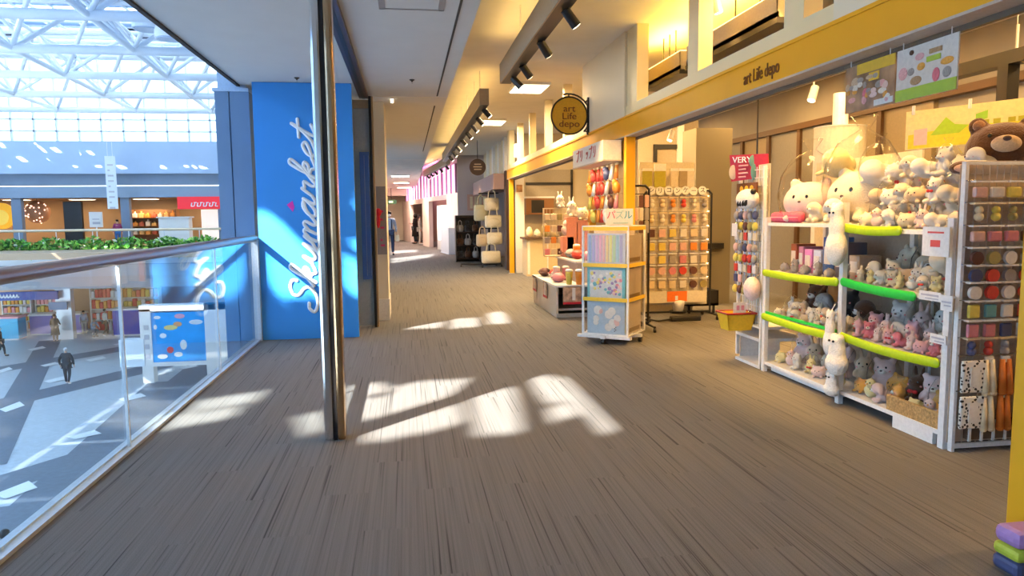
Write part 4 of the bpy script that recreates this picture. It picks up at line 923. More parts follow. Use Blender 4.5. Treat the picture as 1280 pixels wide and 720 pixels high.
for v in tb.b.verts: v.co.x *= 1 + .1 * math.sin(v.co.z * 23 + v.co.y * 9); v.co.y *= 1 + .1 * math.sin(v.co.z * 19 + v.co.x * 8)
tb.b.to_mesh(bagm); bagm.materials.append(m_bag)
for p in bagm.polygons: p.use_smooth = True

def plush(kn, loc, s, rz, colr, label, group, tilt=(0, 0), bow=False, bag=False, squash=1):
    o = copy_tree(proto[kn]); o.location = loc; o.scale = (s, s, s * squash); o.rotation_euler = (tilt[0], tilt[1], rz)
    tag(o, label, 'plush toy', group)
    for c in o.children:
        if c.name.startswith('body'): paint(c, FUR[colr])
    if bow:
        b = bpy.data.objects.new('ribbon_bow', bow_me); col.objects.link(b); b.parent = o; K = KIND[kn]; b.location = (0, K['fy'] - .0, K['face'] - .22)
    if bag:
        b = bpy.data.objects.new('clear_bag', bagm); col.objects.link(b); b.parent = o
    return o

# ================================================================== NEAR WHITE SHELVES
SX = 3.43                                             # front line of the shelves
su = thing('shelf_unit', (SX + .25, 6.1, 0), 'white open shelf unit with lime edge strips heaped with plush toys', 'shelf')
YA, YM, YC = 4.12, 5.29, 6.55
SD = .62
for y in (YA + .02, YM, YC - .02):
    for x in (SX + .01, SX + SD): MB().box(x - .02, x + .02, y - .025, y + .025, 0, 1.50 if x > SX + .1 or y != YM else 1.62).build('upright', m_white, su)
ZN = [.11, .56, .99, 1.42]; ZFAR = [.10, .545, .985, 1.45]
for z in ZN: MB().box(SX, SX + SD, YA, YM - .02, z - .03, z).build('shelf_board', m_white, su)
for z in ZFAR: MB().box(SX, SX + SD, YM + .02, YC, z - .03, z).build('shelf_board', m_white, su)
MB().box(SX + SD + .02, SX + SD + .04, YA, YC, .1, 1.5).build('back_panel', mat('shelf_back', (.45, .36, .26), .8), su)
MB().box(SX + .0, SX + .03, YA + .1, YA + .5, .0, .08).build('kick_board', m_white, su)
MB().box(SX + .04, SX + .3, YM + .1, YC - .1, .02, .07).build('floor_rail', m_white, su)
def edge(y0, y1, z0, z1, m, nm, sag=.012, r=.034):
    pts = [Vector((SX - .02, y0 + (y1 - y0) * t, z0 + (z1 - z0) * t - sag * math.sin(math.pi * t))) for t in [i / 8 for i in range(9)]]
    mb = MB()
    for a, b in zip(pts, pts[1:]): mb.tube(a, b, r, n=28, caps=False)
    for p in (pts[0], pts[-1]): mb.ball(p, r, u=24, v=12)
    for v in mb.b.verts: v.co.x = SX - .02 + (v.co.x - SX + .02) * .5
    mb.build(nm, m, su, smooth=True)
edge(YA + .50, YM - .06, 1.41, 1.42, m_lime, 'lime_edge_strip'); edge(YA + .33, YM - .05, .965, .995, m_green, 'green_edge_strip')
edge(YA + .08, YM - .05, .555, .56, m_lime, 'lime_edge_strip', .02); edge(YM + .05, YC - .04, .985, .97, m_lime, 'lime_edge_strip'); edge(YM + .05, YC - .04, .535, .545, m_lime, 'lime_edge_strip')
MB().box(SX - .005, SX + .01, YM + .05, YC - .04, .57, .595).build('green_edge_strip', m_green, su)
def fill(cell, y0, y1, z, zt, rows, cname):
    """rows: list of (x, dz, n, size, kinds, colours, tag words)"""
    for rn, (dx, dz, n, s, kinds, cols_, opt) in enumerate(rows):
        for i in range(n):
            y = y1 - (i + .5) * (y1 - y0) / n; kn = kinds[i % len(kinds)]; c = cols_[(i * 2 + rn) % len(cols_)]
            lab = '%s %s plush, %s from left, %s, %s' % (c, 'round' if kn == 'bun' else kn, ORD[i], opt, cname)
            plush(kn, (SX + dx + R.uniform(-.015, .015), y + R.uniform(-.01, .01), z + dz + .004), s * R.uniform(.94, 1.05), -math.pi / 2 + R.uniform(-.5, .75), c, lab, 'plush toys on the ' + cname,
                  tilt=(R.uniform(-.08, .08), R.uniform(-.08, .08)), bow=(i + rn) % 3 == 0 and kn in ('bear', 'rabbit', 'dog'), bag=(i * 3 + rn) % 4 == 1)
N0, N1 = YA + .05, YM - .05; F0, F1 = YM + .05, YC - .05
fill('a', N0, N1, ZN[3], 0, [(.11, 0, 7, .18, ['bun', 'chick', 'dog', 'bun', 'rabbit', 'seal'], ['cream', 'white', 'pale pink'], 'front row'), (.28, .02, 6, .26, ['bear', 'dog', 'rabbit', 'bear', 'chick', 'dog'], ['white', 'cream'], 'second row'),
   (.19, .17, 7, .20, ['seal', 'bun', 'dog', 'bun', 'bear'], ['cream', 'white', 'beige'], 'middle heap'), (.42, .22, 6, .26, ['bear', 'rabbit', 'bun', 'dog', 'bear'], ['white', 'cream', 'beige'], 'back row'), (.32, .36, 6, .22, ['bun', 'dog', 'seal', 'bear'], ['cream', 'white', 'white'], 'topmost heap')], 'near bay top shelf')
fill('b', N0, N1, ZN[2], 0, [(.09, 0, 9, .13, ['rabbit', 'chick', 'dog', 'bear'], ['cream', 'white', 'pale yellow'], 'front row'), (.23, 0, 7, .20, ['dog', 'bear', 'bun', 'rabbit'], ['cream', 'white', 'beige'], 'second row'), (.44, 0, 4, .30, ['bear', 'dog'], ['grey', 'beige', 'cream'], 'back row')], 'near bay upper middle shelf')
plush('seal', (SX + .13, YA + .18, ZN[2] + .13), .27, -math.pi / 2 + .1, 'cream', 'big cream seal plush lying at the right end of the upper middle shelf', 'plush toys on the near bay upper middle shelf')
fill('c', N0, N1, ZN[1], 0, [(.09, 0, 9, .14, ['bear', 'bear', 'rabbit', 'rabbit', 'dog', 'rabbit', 'bun'], ['pink', 'pale pink', 'rose'], 'front row'), (.23, .0, 7, .20, ['bear', 'rabbit', 'dog'], ['pale pink', 'pink', 'white'], 'second row'), (.44, 0, 5, .29, ['bear', 'rabbit'], ['pale pink', 'rose', 'white', 'pale pink'], 'back row')], 'near bay lower middle shelf')
fill('d', N0, N1, ZN[0], 0, [(.11, 0, 7, .17, ['bun', 'chick', 'dog', 'bear'], ['orange', 'pale pink', 'pale yellow'], 'front row'), (.32, 0, 6, .27, ['bear', 'bun', 'rabbit'], ['orange', 'pale pink', 'brown'], 'second row')], 'near bay bottom deck')
fill('e', F0, F1, ZFAR[2], 0, [(.12, 0, 6, .13, ['bun', 'bear'], ['grey', 'beige'], 'front row')], 'far bay cubby under the top')
fill('f', F0, F1, ZFAR[1], 0, [(.09, 0, 10, .13, ['bun', 'rabbit', 'chick', 'dog'], ['cream', 'white', 'beige'], 'front row'), (.23, .02, 9, .17, ['rabbit', 'dog', 'bear', 'bun'], ['cream', 'white', 'beige'], 'second row'), (.42, 0, 4, .32, ['bear', 'dog'], ['black', 'grey', 'brown'], 'back row')], 'far bay middle shelf')
fill('g', F0, F1, ZFAR[0], 0, [(.12, 0, 7, .17, ['bun', 'chick', 'bear', 'rabbit'], ['pale yellow', 'white', 'pale pink'], 'front row'), (.34, 0, 5, .30, ['bear', 'rabbit', 'bun'], ['beige', 'pale pink', 'cream'], 'second row')], 'far bay bottom deck')
# big plush on top of the far bay
TP = 'big plush toys on the far bay top'
plush('bun', (SX + .24, 6.18, ZFAR[3] + .004), .60, -math.pi / 2 + .55, 'pale pink', 'big sleepy pale pink round plush at the left of the far bay top', TP, bag=True)
plush('bun', (SX + .44, 5.72, ZFAR[3] + .004), .72, -math.pi / 2 + .3, 'cream', 'big cream round plush in a clear bag beside the white post', TP, bag=True)
plush('seal', (SX + .40, 6.02, ZFAR[3] + .40), .40, -math.pi / 2 + .8, 'pale yellow', 'yellow and white seal plush lying on the big round plushes', TP)
plush('dog', (SX + .14, 5.62, ZFAR[3] + .004), .25, -math.pi / 2 + .5, 'white', 'white dog plush standing by the white hanging charm', TP)
plush('dog', (SX + .13, 5.88, ZFAR[3] + .004), .22, -math.pi / 2 + .2, 'cream', 'small cream dog plush in front of the big cream round plush', TP)
plush('seal', (SX + .40, 5.45, ZFAR[3] + .30), .34, -math.pi / 2 + .3, 'white', 'white seal plush heaped high behind the white post', TP, bag=True)
cb = thing('fabric_cushion', (SX + .12, 6.2, ZFAR[3]), 'deep pink folded fleece cushion under the sleepy pale pink plush', 'cushion')
MB().box(SX + .01, SX + .10, 6.0, 6.50, ZFAR[3] + .002, ZFAR[3] + .10, bev=.035).build('cushion', mat('deep_pink_fleece', (.75, .12, .20), .9, bump=.4), cb, smooth=True)
MB().box(SX + .004, SX + .10, 6.01, 6.49, ZFAR[3] + .048, ZFAR[3] + .056).build('seam', mat('pale_pink_seam', (.9, .45, .48), .8), cb)
# boxes and books in the far bay cubby
for i, (y, wd, h, c, nm) in enumerate(((6.45, .10, .26, (.40, .10, .05), 'rust red'), (6.32, .08, .24, (.55, .2, .3), 'plum'), (6.2, .12, .22, (.80, .25, .55), 'pink'), (6.05, .12, .22, (.60, .62, .75), 'pale lilac'), (5.88, .15, .34, (.05, .12, .35), 'deep blue'), (5.7, .16, .30, (.10, .09, .12), 'charcoal'), (5.5, .14, .2, (.5, .38, .28), 'tan'))):
    o = thing('gift_box', (SX + .34, y, ZFAR[2]), '%s gift box standing behind the small plushes in the far bay cubby' % nm, 'box', 'boxes in the far bay cubby')
    MB().box(SX + .24, SX + .44, y - wd / 2, y + wd / 2, ZFAR[2] + .001, ZFAR[2] + h, bev=.006).build('carton', mat('box_' + nm, c, .5), o)
    MB().box(SX + .236, SX + .24, y - wd * .35, y + wd * .35, ZFAR[2] + h * .3, ZFAR[2] + h * .75).build('front_label', mat('pale_label', (.75, .68, .6), .6), o)
# wicker tray at the right end of the bottom deck
o = thing('wicker_tray', (SX + .05, YA + .32, ZN[0]), 'low tan wicker tray edge on the bottom deck at right', 'tray')
MB().box(SX + .005, SX + .03, YA + .06, YA + .58, ZN[0] + .001, ZN[0] + .10).build('wall', mat('wicker', (.50, .30, .11), .7, bump=.9, scale=60, var=.3), o); MB().tube((SX + .017, YA + .06, ZN[0] + .10), (SX + .017, YA + .58, ZN[0] + .10), .014).build('rim', mat('wicker', (.50, .30, .11), .7), o)
# price cards
def card(p, wd, h, lab, big, nm='price_card', th=.006):
    o = thing(nm, (p[0], p[1], p[2] - h / 2), lab, 'price card', 'price cards on the plush shelf')
    MB().box(p[0], p[0] + th, p[1] - wd / 2, p[1] + wd / 2, p[2] - h / 2, p[2] + h / 2).build('card', m_white, o)
    mb = MB()
    if big: mb.box(p[0] - .002, p[0], p[1] - wd * .18, p[1] + wd * .18, p[2] - h * .18, p[2] + h * .05).box(p[0] - .002, p[0], p[1] - wd * .3, p[1] + wd * .3, p[2] + h * .28, p[2] + h * .34)
    else: mb.box(p[0] - .002, p[0], p[1] - wd * .4, p[1] + wd * .4, p[2] + .0, p[2] + .012).box(p[0] - .002, p[0], p[1] - wd * .4, p[1] + wd * .2, p[2] - .02, p[2] - .012)
    MB().box(p[0] + th, SX + .002, p[1] - .01, p[1] + .01, p[2] + h / 2 - .02, p[2] + h / 2 - .008).build('clip', m_white, o)
    mb.build('print', mat('red_print', (.75, .10, .08), .5) if big else mat('grey_print', (.5, .5, .55), .6), o)
q = at(1171, 302, X=SX - .05); card((SX - .06, q.y, q.z), .24, .19, 'white price card with red print hanging under the top shelf', True)
q = at(1162, 370, X=SX - .05); card((SX - .05, q.y, q.z), .20, .06, 'narrow white price strip on the green edge strip', False)
q = at(1183, 379, X=SX - .06); card((SX - .06, q.y, q.z), .10, .10, 'small white tilted tag at the right end of the green strip', False, 'paper_tag')
q = at(1172, 424, X=SX - .03); card((SX - .03, q.y, q.z), .14, .06, 'small white label among the pink plushes', False, 'paper_tag')
# long white hanging charms on the middle post
def charm(px, py0, py1, wpx, lab):
    a, b = at(px, py0, X=SX - .05), at(px, py1, X=SX - .05); wd = wpx / F * a.y * .72; L = a.z - b.z
    o = thing('plush_charm', (SX - .06, a.y, b.z), lab, 'plush toy', 'long white plushes hanging on the post')
    c = Vector((SX - .07, a.y, 0))
    me = remesh('body', [((0, 0, L * .30), (wd * .75, wd, L * .30)), ((0, 0, L * .60), (wd * .55, wd * .75, L * .30)), ((0, -wd * .35, L * .93), (wd * .3, wd * .35, L * .10)), ((0, wd * .35, L * .93), (wd * .3, wd * .35, L * .10)), ((0, 0, L * .84), (wd * .5, wd * .6, L * .13))], wd * .14, FUR['white'])
    bb = bpy.data.objects.new('body', me); col.objects.link(bb); bb.parent = o; bb.location = (-.01, 0, 0)
    for k in (-1, 1): MB().ball((SX - .07 - wd * .5, a.y + k * wd * .25, b.z + L * .85), wd * .09, u=8, v=6).build('eye', m_eye, o)
    MB().path([(SX - .06, a.y, b.z + L), (SX - .03, a.y, b.z + L + .05)], .004).build('cord', m_white, o)
charm(1050, 254, 333, 24, 'long white plush charm hanging high on the middle shelf post')
charm(1041, 388, 446, 15, 'slim white plush charm hanging left of the middle shelf post')
charm(1050, 418, 470, 26, 'wide white plush charm hanging lower on the middle shelf post')
charm(1043, 466, 496, 19, 'short white round plush charm near the floor on the post')

# spotlights over the shelves; one more added to brighten the header board
for i, (x, y, tx, ty, tz, ww) in enumerate(((3.05, 4.3, 3.75, 4.7, 1.7, 130), (3.05, 5.0, 3.7, 5.2, 1.5, 120), (3.05, 5.9, 3.65, 6.0, 1.7, 140), (3.62, 3.75, 4.2, 4.9, 2.25, 95), (3.0, 6.8, 3.6, 6.8, 1.6, 90))):
    c = Vector((x, y, HZ - .22)); d = (Vector((tx, ty, tz)) - c).normalized()
    o = thing('spotlight', (x, y, HZ - .3), 'small white ceiling spotlight aimed at the plush shelves, %s from the near end' % ORD[(1, 2, 3, 0, 4)[i]], 'spotlight', 'spotlights above the plush shelves')
    MB().tube(c - d * .07, c + d * .08, .04, .045, n=14).build('head', m_white, o); MB().tube((x, y, HZ - .22), (x, y, HZ), .01).build('stem', m_white, o)
    MB().tube(c + d * .078, c + d * .084, .036, n=12).build('lens', mat('spot_glow', (1, .82, .55), .5, emit=8), o); spot_lamp('lamp', c + d * .09, (tx, ty, tz), ww, 62, parent=o)
# brown teddy on the rack
q = at(1254, 186, Y=4.32); tb_ = thing('teddy_bear', (q.x, q.y, 1.87), 'large dark brown teddy bear lying on the near rack top', 'plush toy')
hz = q.z; hx, hy = q.x, q.y
me = remesh('body', [((0, 0, 0), (.225, .20, .175)), ((-.145, .02, .155), (.06, .04, .06)), ((.145, .02, .155), (.06, .04, .06)), ((.02, .11, -.02), (.20, .19, .15)), ((-.21, -.06, -.12), (.11, .08, .05)), ((.14, -.14, -.12), (.10, .07, .05))], .014, FUR['brown'])
b = bpy.data.objects.new('body', me); col.objects.link(b); b.parent = tb_; b.location = (0, 0, hz - 1.87)
mz = MB().ball((hx - .02, hy - .185, hz + .02), (.085, .05, .055), u=20, v=12).build('muzzle', FUR['tan'] if False else fur('muzzle', (.62, .44, .25)), tb_, smooth=True)
MB().ball((hx - .025, hy - .232, hz + .05), (.025, .018, .017), u=12, v=8).build('nose', m_nose, mz, smooth=True)
for k in (-1, 1): MB().ball((hx - .01 + k * .10, hy - .175, hz + .075), .014, u=10, v=7).build('eye', m_eye, tb_, smooth=True); MB().ball((hx + k * .145, hy - .01, hz + .155), (.038, .02, .038), u=12, v=8).build('inner_ear', fur('innerear', (.30, .15, .08)), tb_, smooth=True)
MB().ball((hx - .235, hy - .125, hz - .125), (.06, .02, .028), u=12, v=8).build('paw_pad', fur('paw', (.60, .36, .25)), tb_, smooth=True); MB().ball((hx + .15, hy - .2, hz - .115), (.05, .02, .032), u=12, v=8).build('paw_pad', fur('paw', (.60, .36, .25)), tb_, smooth=True)
tb_.rotation_euler.z = -.55
# yellow header board behind the teddy
A, B = at(1133, 140, Y=5.2), at(1290, 121, Y=4.62); A2 = at(1129, 188, Y=5.2)
hb = thing('header_board', ((A.x + B.x) / 2, (A.y + B.y) / 2, A2.z), 'yellow and lime header board behind the brown teddy bear', 'sign')
rt = (B - A); rt.z = 0; L = rt.length; rt.normalize(); nr = Vector((rt.y, -rt.x, 0)); H = A.z - A2.z
def onb(u, v, d=0): return A + rt * u + Vector((0, 0, -v)) + Vector((0, 0, (B.z - A.z) * u / L)) + nr * d
MB().slab([onb(0, 0), onb(0, H), onb(L, H), onb(L, 0)], -nr * .012).build('board', mat('pale_yellow_card', (.88, .74, .30), .5), hb)
MB().slab([onb(.02, H * .62, .003), onb(.02, H * .98, .003), onb(L, H * .98, .003), onb(L, H * .55, .003), onb(L * .5, H * .5, .003)], -nr * .003).build('lower_band', mat('bright_yellow_card', (.90, .72, .02), .5), hb)
MB().slab([onb(.17, H * .68, .005), onb(.27, H * .25, .005), onb(.33, H * .45, .005), onb(.42, H * .5, .005), onb(.36, H * .68, .005)], -nr * .003).build('lime_star', m_lime, hb)
MB().slab([onb(.06, H * .5, .006), onb(.06, H * .9, .006), onb(.15, H * .9, .006), onb(.15, H * .48, .006)], -nr * .003).build('pink_patch', mat('pink_card', (.85, .55, .45), .5), hb)
mb = MB()
for k in range(6):
    u0 = .46 + k * .075; v0 = H * (.30 - .16 * math.sin((k + .5) / 6 * math.pi)); v1 = H * (.30 - .16 * math.sin((k + 1.5) / 6 * math.pi))
    if k in (0, 5): MB().slab([onb(u0, v0, .006), onb(u0, v0 + H * .2, .006), onb(u0 + .075, v1 + H * .2, .006), onb(u0 + .075, v1, .006)], -nr * .003).build('green_ribbon_end', mat('leaf_green_card', (.30, .55, .03), .5), hb)
mb = MB()
for k, u in enumerate((.50, .57, .66, .72)): mb.slab([onb(u, H * .42, .006), onb(u, H * .54, .006), onb(u + .045, H * .54, .006), onb(u + .045, H * .42, .006)], -nr * .003)
mb.build('lettering_marks', mat('olive_print', (.45, .42, .02), .5), hb)
mb = MB()
for u, v in ((.05, .03), (.42, .03), (.8, .03)): MB().tube(onb(u, -.04), onb(u, .03), .012, n=8).build('clip', m_white, hb)
for k in (.3, .8): q = onb(L * k, H, -.02); MB().tube(q, Vector((q.x, q.y, 0)), .012).build('stand_leg', m_white, hb)

# ================================================================== CLEAR POUCH RACK AT THE SHELF END
RX0, RX1, RY = 3.435, 4.25, 4.06
pr = thing('wire_rack', ((RX0 + RX1) / 2, RY, 0), 'white wire end rack of small clear pouches at right edge', 'rack')
mb = MB()
for x in (RX0, RX1): mb.box(x, x + .022, RY - .005, RY + .03, 0, 1.85)
mb.box(RX0, RX1, RY, RY + .02, 1.83, 1.85).box(RX0, RX1, RY, RY + .02, .02, .05).build('frame', m_white, pr)
mb = MB()
for i in range(1, 16): mb.tube((RX0 + i * .05, RY + .03, .03), (RX0 + i * .05, RY + .03, 1.84), .003, n=5)
for i in range(1, 24): mb.tube((RX0, RY + .034, .06 + i * .078), (RX1, RY + .034, .06 + i * .078), .003, n=5)
mb.build('wire_grid', mat('dull_wire', (.55, .45, .34), .4, .3), pr)
MB().box(RX0, RX1, RY + .04, RY + .045, .05, 1.83).build('back_sheet', mat('warm_back_sheet', (.62, .48, .34), .6), pr)
MB().box(RX0 + .1, RX1, RY - .02, RY + .02, .08, .20).build('lower_rail', mat('dark_grid', (.12, .07, .04), .6), pr)
for i in range(9): MB().box(RX0 + .1 + i * .085, RX0 + .115 + i * .085, RY - .03, RY - .015, .07, .21).build('lower_wire', m_white, pr)
PC = {'pale pink': (.80, .50, .42), 'yellow': (.80, .65, .12), 'white': (.80, .76, .68), 'dark brown': (.13, .05, .04), 'red': (.65, .06, .04), 'navy': (.07, .08, .18), 'grey': (.35, .32, .30), 'rose': (.70, .25, .28), 'cream': (.80, .66, .42), 'olive': (.40, .34, .12), 'purple': (.30, .20, .38), 'orange': (.82, .30, .04), 'teal': (.15, .4, .42)}
PM = {k: mat('goods_' + k.replace(' ', '_'), v, .5) for k, v in PC.items()}
def pouch(x, y, z, wd, c, kind, lab, group, d=Vector((0, -1, 0))):
    """clear pouch on a peg holding a charm; front faces d (-Y or -X)"""
    o = thing('charm_pouch', (x, y, z - wd * .62), lab, 'pouch', group)
    sd_ = Vector((-d.y, d.x, 0))
    def BX_(mb, u0, u1, e0, e1, z0, z1, bev=0):
        p, q = Vector((x, y, 0)) + sd_ * u0 + d * e0, Vector((x, y, 0)) + sd_ * u1 + d * e1
        return mb.box(p.x, q.x, p.y, q.y, z0, z1, bev=bev)
    mb = MB(); h = wd * 1.2
    if kind == 'round': mb.tube(Vector((x, y, z - .1 * wd)) + d * .018, Vector((x, y, z - .1 * wd)) + d * .042, wd * .40, n=18)
    elif kind == 'figure': mb.ball(Vector((x, y, z - wd * .28)) + d * .03, wd * .27, u=12, v=8).ball(Vector((x, y, z + wd * .12)) + d * .03, wd * .24, u=12, v=8)
    elif kind == 'wide': BX_(mb, -wd * .42, wd * .42, .012, .045, z - wd * .42, z + wd * .2, .01)
    else: BX_(mb, -wd * .36, wd * .36, .015, .04, z - wd * .5, z + wd * .3, .008)
    t = mb.build('charm', PM[c], o, smooth=kind == 'figure')
    BX_(MB(), -wd * .47, wd * .47, .052, .054, z - wd * .6, z + wd * .48).build('clear_sleeve', m_acr, o)
    c2 = Vector((x, y, z + wd * .5)); BX_(MB(), -wd * .47, wd * .47, .008, .05, z + wd * .46, z + wd * .56).build('header_card', m_white if kind != 'figure' else PM['cream'], o)
    return o
rows = [(238, ['pale pink', 'white', 'yellow', 'white', 'pale pink', 'dark brown'], 'wide'), (265, ['cream', 'yellow', 'olive', 'yellow', 'dark brown', 'dark brown'], 'figure'), (293, ['pale pink', 'rose', 'rose', 'dark brown', 'yellow', 'yellow'], 'wide'), (320, ['dark brown', 'olive', 'white', 'grey', 'yellow', 'cream'], 'round'),
        (342, ['navy', 'red', 'grey', 'red', 'rose', 'red'], 'round'), (363, ['white', 'red', 'white', 'red', 'dark brown', 'grey'], 'round'), (386, ['yellow', 'teal', 'white', 'red', 'cream', 'white'], 'square'), (410, ['rose', 'rose', 'navy', 'white', 'red', 'cream'], 'square'), (432, ['navy', 'red', 'grey', 'yellow', 'purple', 'purple'], 'figure')]
for r_, (py, cs, kd) in enumerate(rows):
    z = at(1230, py, Y=RY).z
    for i, c in enumerate(cs):
        x = RX0 + .085 + i * .118
        pouch(x, RY, z, .105, c, kd, '%s charm in clear pouch, %s from left, %s row of the end rack' % (c, ORD[i], ORD[r_]), 'pouches on the white end rack')
    MB().tube((RX0, RY - .012, z + .06), (RX1, RY - .012, z + .06), .004, n=6).build('peg_bar', m_chrome, pr)
lep = leopard()
for r_, py in enumerate((468, 512)):
    zt = at(1230, py - 20, Y=RY).z; zb = at(1230, py + 20, Y=RY).z
    for i, (nm, m) in enumerate((('leopard print', lep), ('cream', PM['cream']), ('dark orange', mat('g_rust2', (.60, .16, .02), .6)), ('orange', PM['orange']), ('cream striped', PM['cream']), ('pale pink', PM['pale pink']))):
        x = RX0 + .085 + i * .118 if i else RX0 + .10
        wd = .06 if i == 0 else .045
        o = thing('mini_sock_pouch' if False else 'fabric_strap', (x, RY - .05, zb), '%s fabric strap, %s from left in the %s strap row' % (nm, ORD[i], ('upper', 'lower')[r_]), 'strap', 'fabric straps on the white end rack')
        if i == 0:
            mb = MB().box(x - wd - .03, x + wd + .02, RY - .055, RY - .03, zb, zt, bev=.012); mb.build('wrap', m, o); MB().box(x - .035, x + .03, RY - .06, RY - .055, zb + .05, zt - .04).build('card', PM['white'], o)
        else:
            mb = MB()
            for k in (-1, 1): mb.tube((x + k * .022, RY - .04, zt), (x + k * .026, RY - .055, zb), .016, .024, n=10).ball((x + k * .026, RY - .055, zb), .024, u=10, v=6)
            mb.build('strap', m, o, smooth=True); MB().box(x - .03, x + .03, RY - .045, RY - .035, zt - .02, zt + .02).build('card_top', PM['white'], o)
    MB().tube((RX0, RY - .02, zt + .03), (RX1, RY - .02, zt + .03), .004, n=6).build('peg_bar', m_chrome, pr)
# purple and green striped object on the yellow post foot
o = thing('striped_wrap', (at(1266, 702, Z=.05).x, at(1266, 702, Z=.05).y, .0), 'purple lime and navy banded object at the bottom right corner', 'wrap')
wx, wy = at(1256, 702, Z=.05).x, at(1262, 704, Z=.05).y
MB().box(wx, wx + .3, wy - .05, wy + .09, .12, .20, bev=.03).build('purple_band', mat('lilac_plastic', (.42, .22, .48), .5), o); MB().box(wx, wx + .3, wy - .05, wy + .09, .065, .12, bev=.02).build('lime_band', mat('olive_lime', (.5, .55, .05), .5), o); MB().box(wx, wx + .3, wy - .05, wy + .09, .0, .065, bev=.02).build('navy_band', PM['navy'], o)

# ================================================================== KEYRING GRID, BASKET, RED SIGN AT THE FAR END OF THE SHELVES
KY0, KY1 = 6.60, 7.14
kr = thing('keyring_stand', (SX + .1, 7.7, 0), 'white slotted stand crowded with keyrings left of the plush shelves', 'rack')
MB().box(SX, SX + .03, KY1 - .03, KY1, .06, 2.0).box(SX, SX + .03, KY0, KY0 + .03, .0, 2.0).box(SX, SX + .5, KY0, KY1, .0, .03).box(SX, SX + .5, KY0, KY1, .27, .30).box(SX, SX + .5, KY0, KY1, .40, .42).build('frame', m_white, kr)
mb = MB()
for i in range(10): mb.tube((SX + .04, KY0 + .03 + i * .05, .42), (SX + .04, KY0 + .03 + i * .05, 2.0), .004, n=5)
for i in range(20): mb.tube((SX + .036, KY0, .45 + i * .08), (SX + .036, KY1, .45 + i * .08), .004, n=5)
mb.build('wire_grid', m_white, kr)
MB().box(SX + .06, SX + .065, KY0, KY1, .42, 2.02).build('back_sheet', mat('cream_sheet', (.70, .62, .45), .7), kr)
MB().box(SX + .05, SX + .5, KY1 - .01, KY1, .03, .42).build('end_panel', m_white, kr)
o = thing('backdrop_board', (SX + .8, 6.2, 0), 'cream slotted board rising behind the big plushes of the far bay', 'board'); MB().box(SX + .78, SX + .80, 5.45, 7.0, .02, 2.05).build('board', mat('cream_sheet', (.70, .62, .45), .7), o); MB().box(SX + .76, SX + .84, 5.45, 7.0, 0, .02).build('foot', m_white, o)
kc = ['grey', 'white', 'dark brown', 'navy', 'cream', 'olive', 'pale pink', 'red', 'yellow']
for r_ in range(8):
    z = 1.56 - r_ * .108
    for i in range(5):
        y = KY1 - .06 - i * .10; c = kc[(r_ * 5 + i * 3) % 9] if r_ not in (4,) else ('yellow', 'yellow', 'red', 'red', 'grey')[i]
        o = thing('keyring', (SX - .02, y, z - .08), '%s keyring, %s from left, %s row of the keyring stand' % (c, ORD[i], ORD[r_]), 'keyring', 'keyrings on the white stand')
        MB().tube((SX + .03, y, z + .03), (SX - .05, y, z + .035), .004, n=6).build('hook', m_chrome, o)
        if r_ in (2, 5, 6): MB().box(SX - .05, SX - .035, y - .035, y + .035, z - .075, z + .005, bev=.005).build('tag_body', PM[c], o)
        else: MB().ball((SX - .045, y, z - .04), (.03, .032, .045), u=10, v=7).build('charm', PM[c], o, smooth=True)
        MB().tube((SX - .045, y, z), (SX - .045, y, z + .03), .006, n=6).build('ring', m_chrome, o)
# big cloth pouch, fluffy pink puff, white card
o = thing('striped_pouch', (SX - .07, 6.76, 1.58), 'plump white pouch with black stripes at the keyring stand top', 'pouch')
MB().ball((SX - .1, 6.74, 1.68), (.08, .19, .10), u=18, v=12).build('body', FUR['white'], o, smooth=True)
mb = MB()
for k in range(4): mb.ball((SX - .165, 6.64 + k * .05, 1.64), (.02, .012, .035), u=8, v=6, rot=E3(.5))
mb.build('black_stripe', m_black, o); MB().ball((SX - .12, 6.58, 1.75), .03, u=8, v=6).build('black_tip', m_black, o)
o = thing('fluffy_puff', (SX - .05, 6.64, .72), 'fluffy dusty pink puff hanging low on the keyring stand', 'charm'); MB().ball((SX - .07, 6.66, .80), (.08, .10, .12), u=16, v=10).build('puff', FUR['pale pink'], o, smooth=True); MB().tube((SX - .05, 6.66, .90), (SX + .03, 6.66, .96), .006).build('loop', m_chrome, o)
o = thing('paper_tag', (SX - .09, 7.02, 1.3), 'blank white paper card hanging left on the keyring stand', 'price card'); MB().box(SX - .1, SX - .095, 6.95, 7.07, 1.31, 1.44).build('card', m_white, o); MB().tube((SX - .097, 7.01, 1.44), (SX + .03, 7.01, 1.48), .004).build('peg', m_chrome, o)
# small amber picture
qa, qb = at(921, 230, X=SX - .03), at(946, 242, X=SX - .03)
o = thing('picture_card', (SX - .02, (qa.y + qb.y) / 2, qb.z), 'small amber picture card above the striped pouch', 'card'); MB().box(SX - .03, SX - .02, qa.y, qb.y, qb.z, qa.z).build('card', mat('dark_card', (.15, .05, .02), .5), o)
for k in range(3): MB().ball((SX - .032, qa.y + (qb.y - qa.y) * (.25 + .25 * k), (qa.z + qb.z) / 2), (.006, .04, .03), u=10, v=6).build('print', mat('amber_print', (.85, .45, .03), .5), o)
MB().box(SX - .02, SX + .04, (qa.y + qb.y) / 2 - .02, (qa.y + qb.y) / 2 + .02, qb.z + .02, qa.z - .02).build('holder', m_white, o)
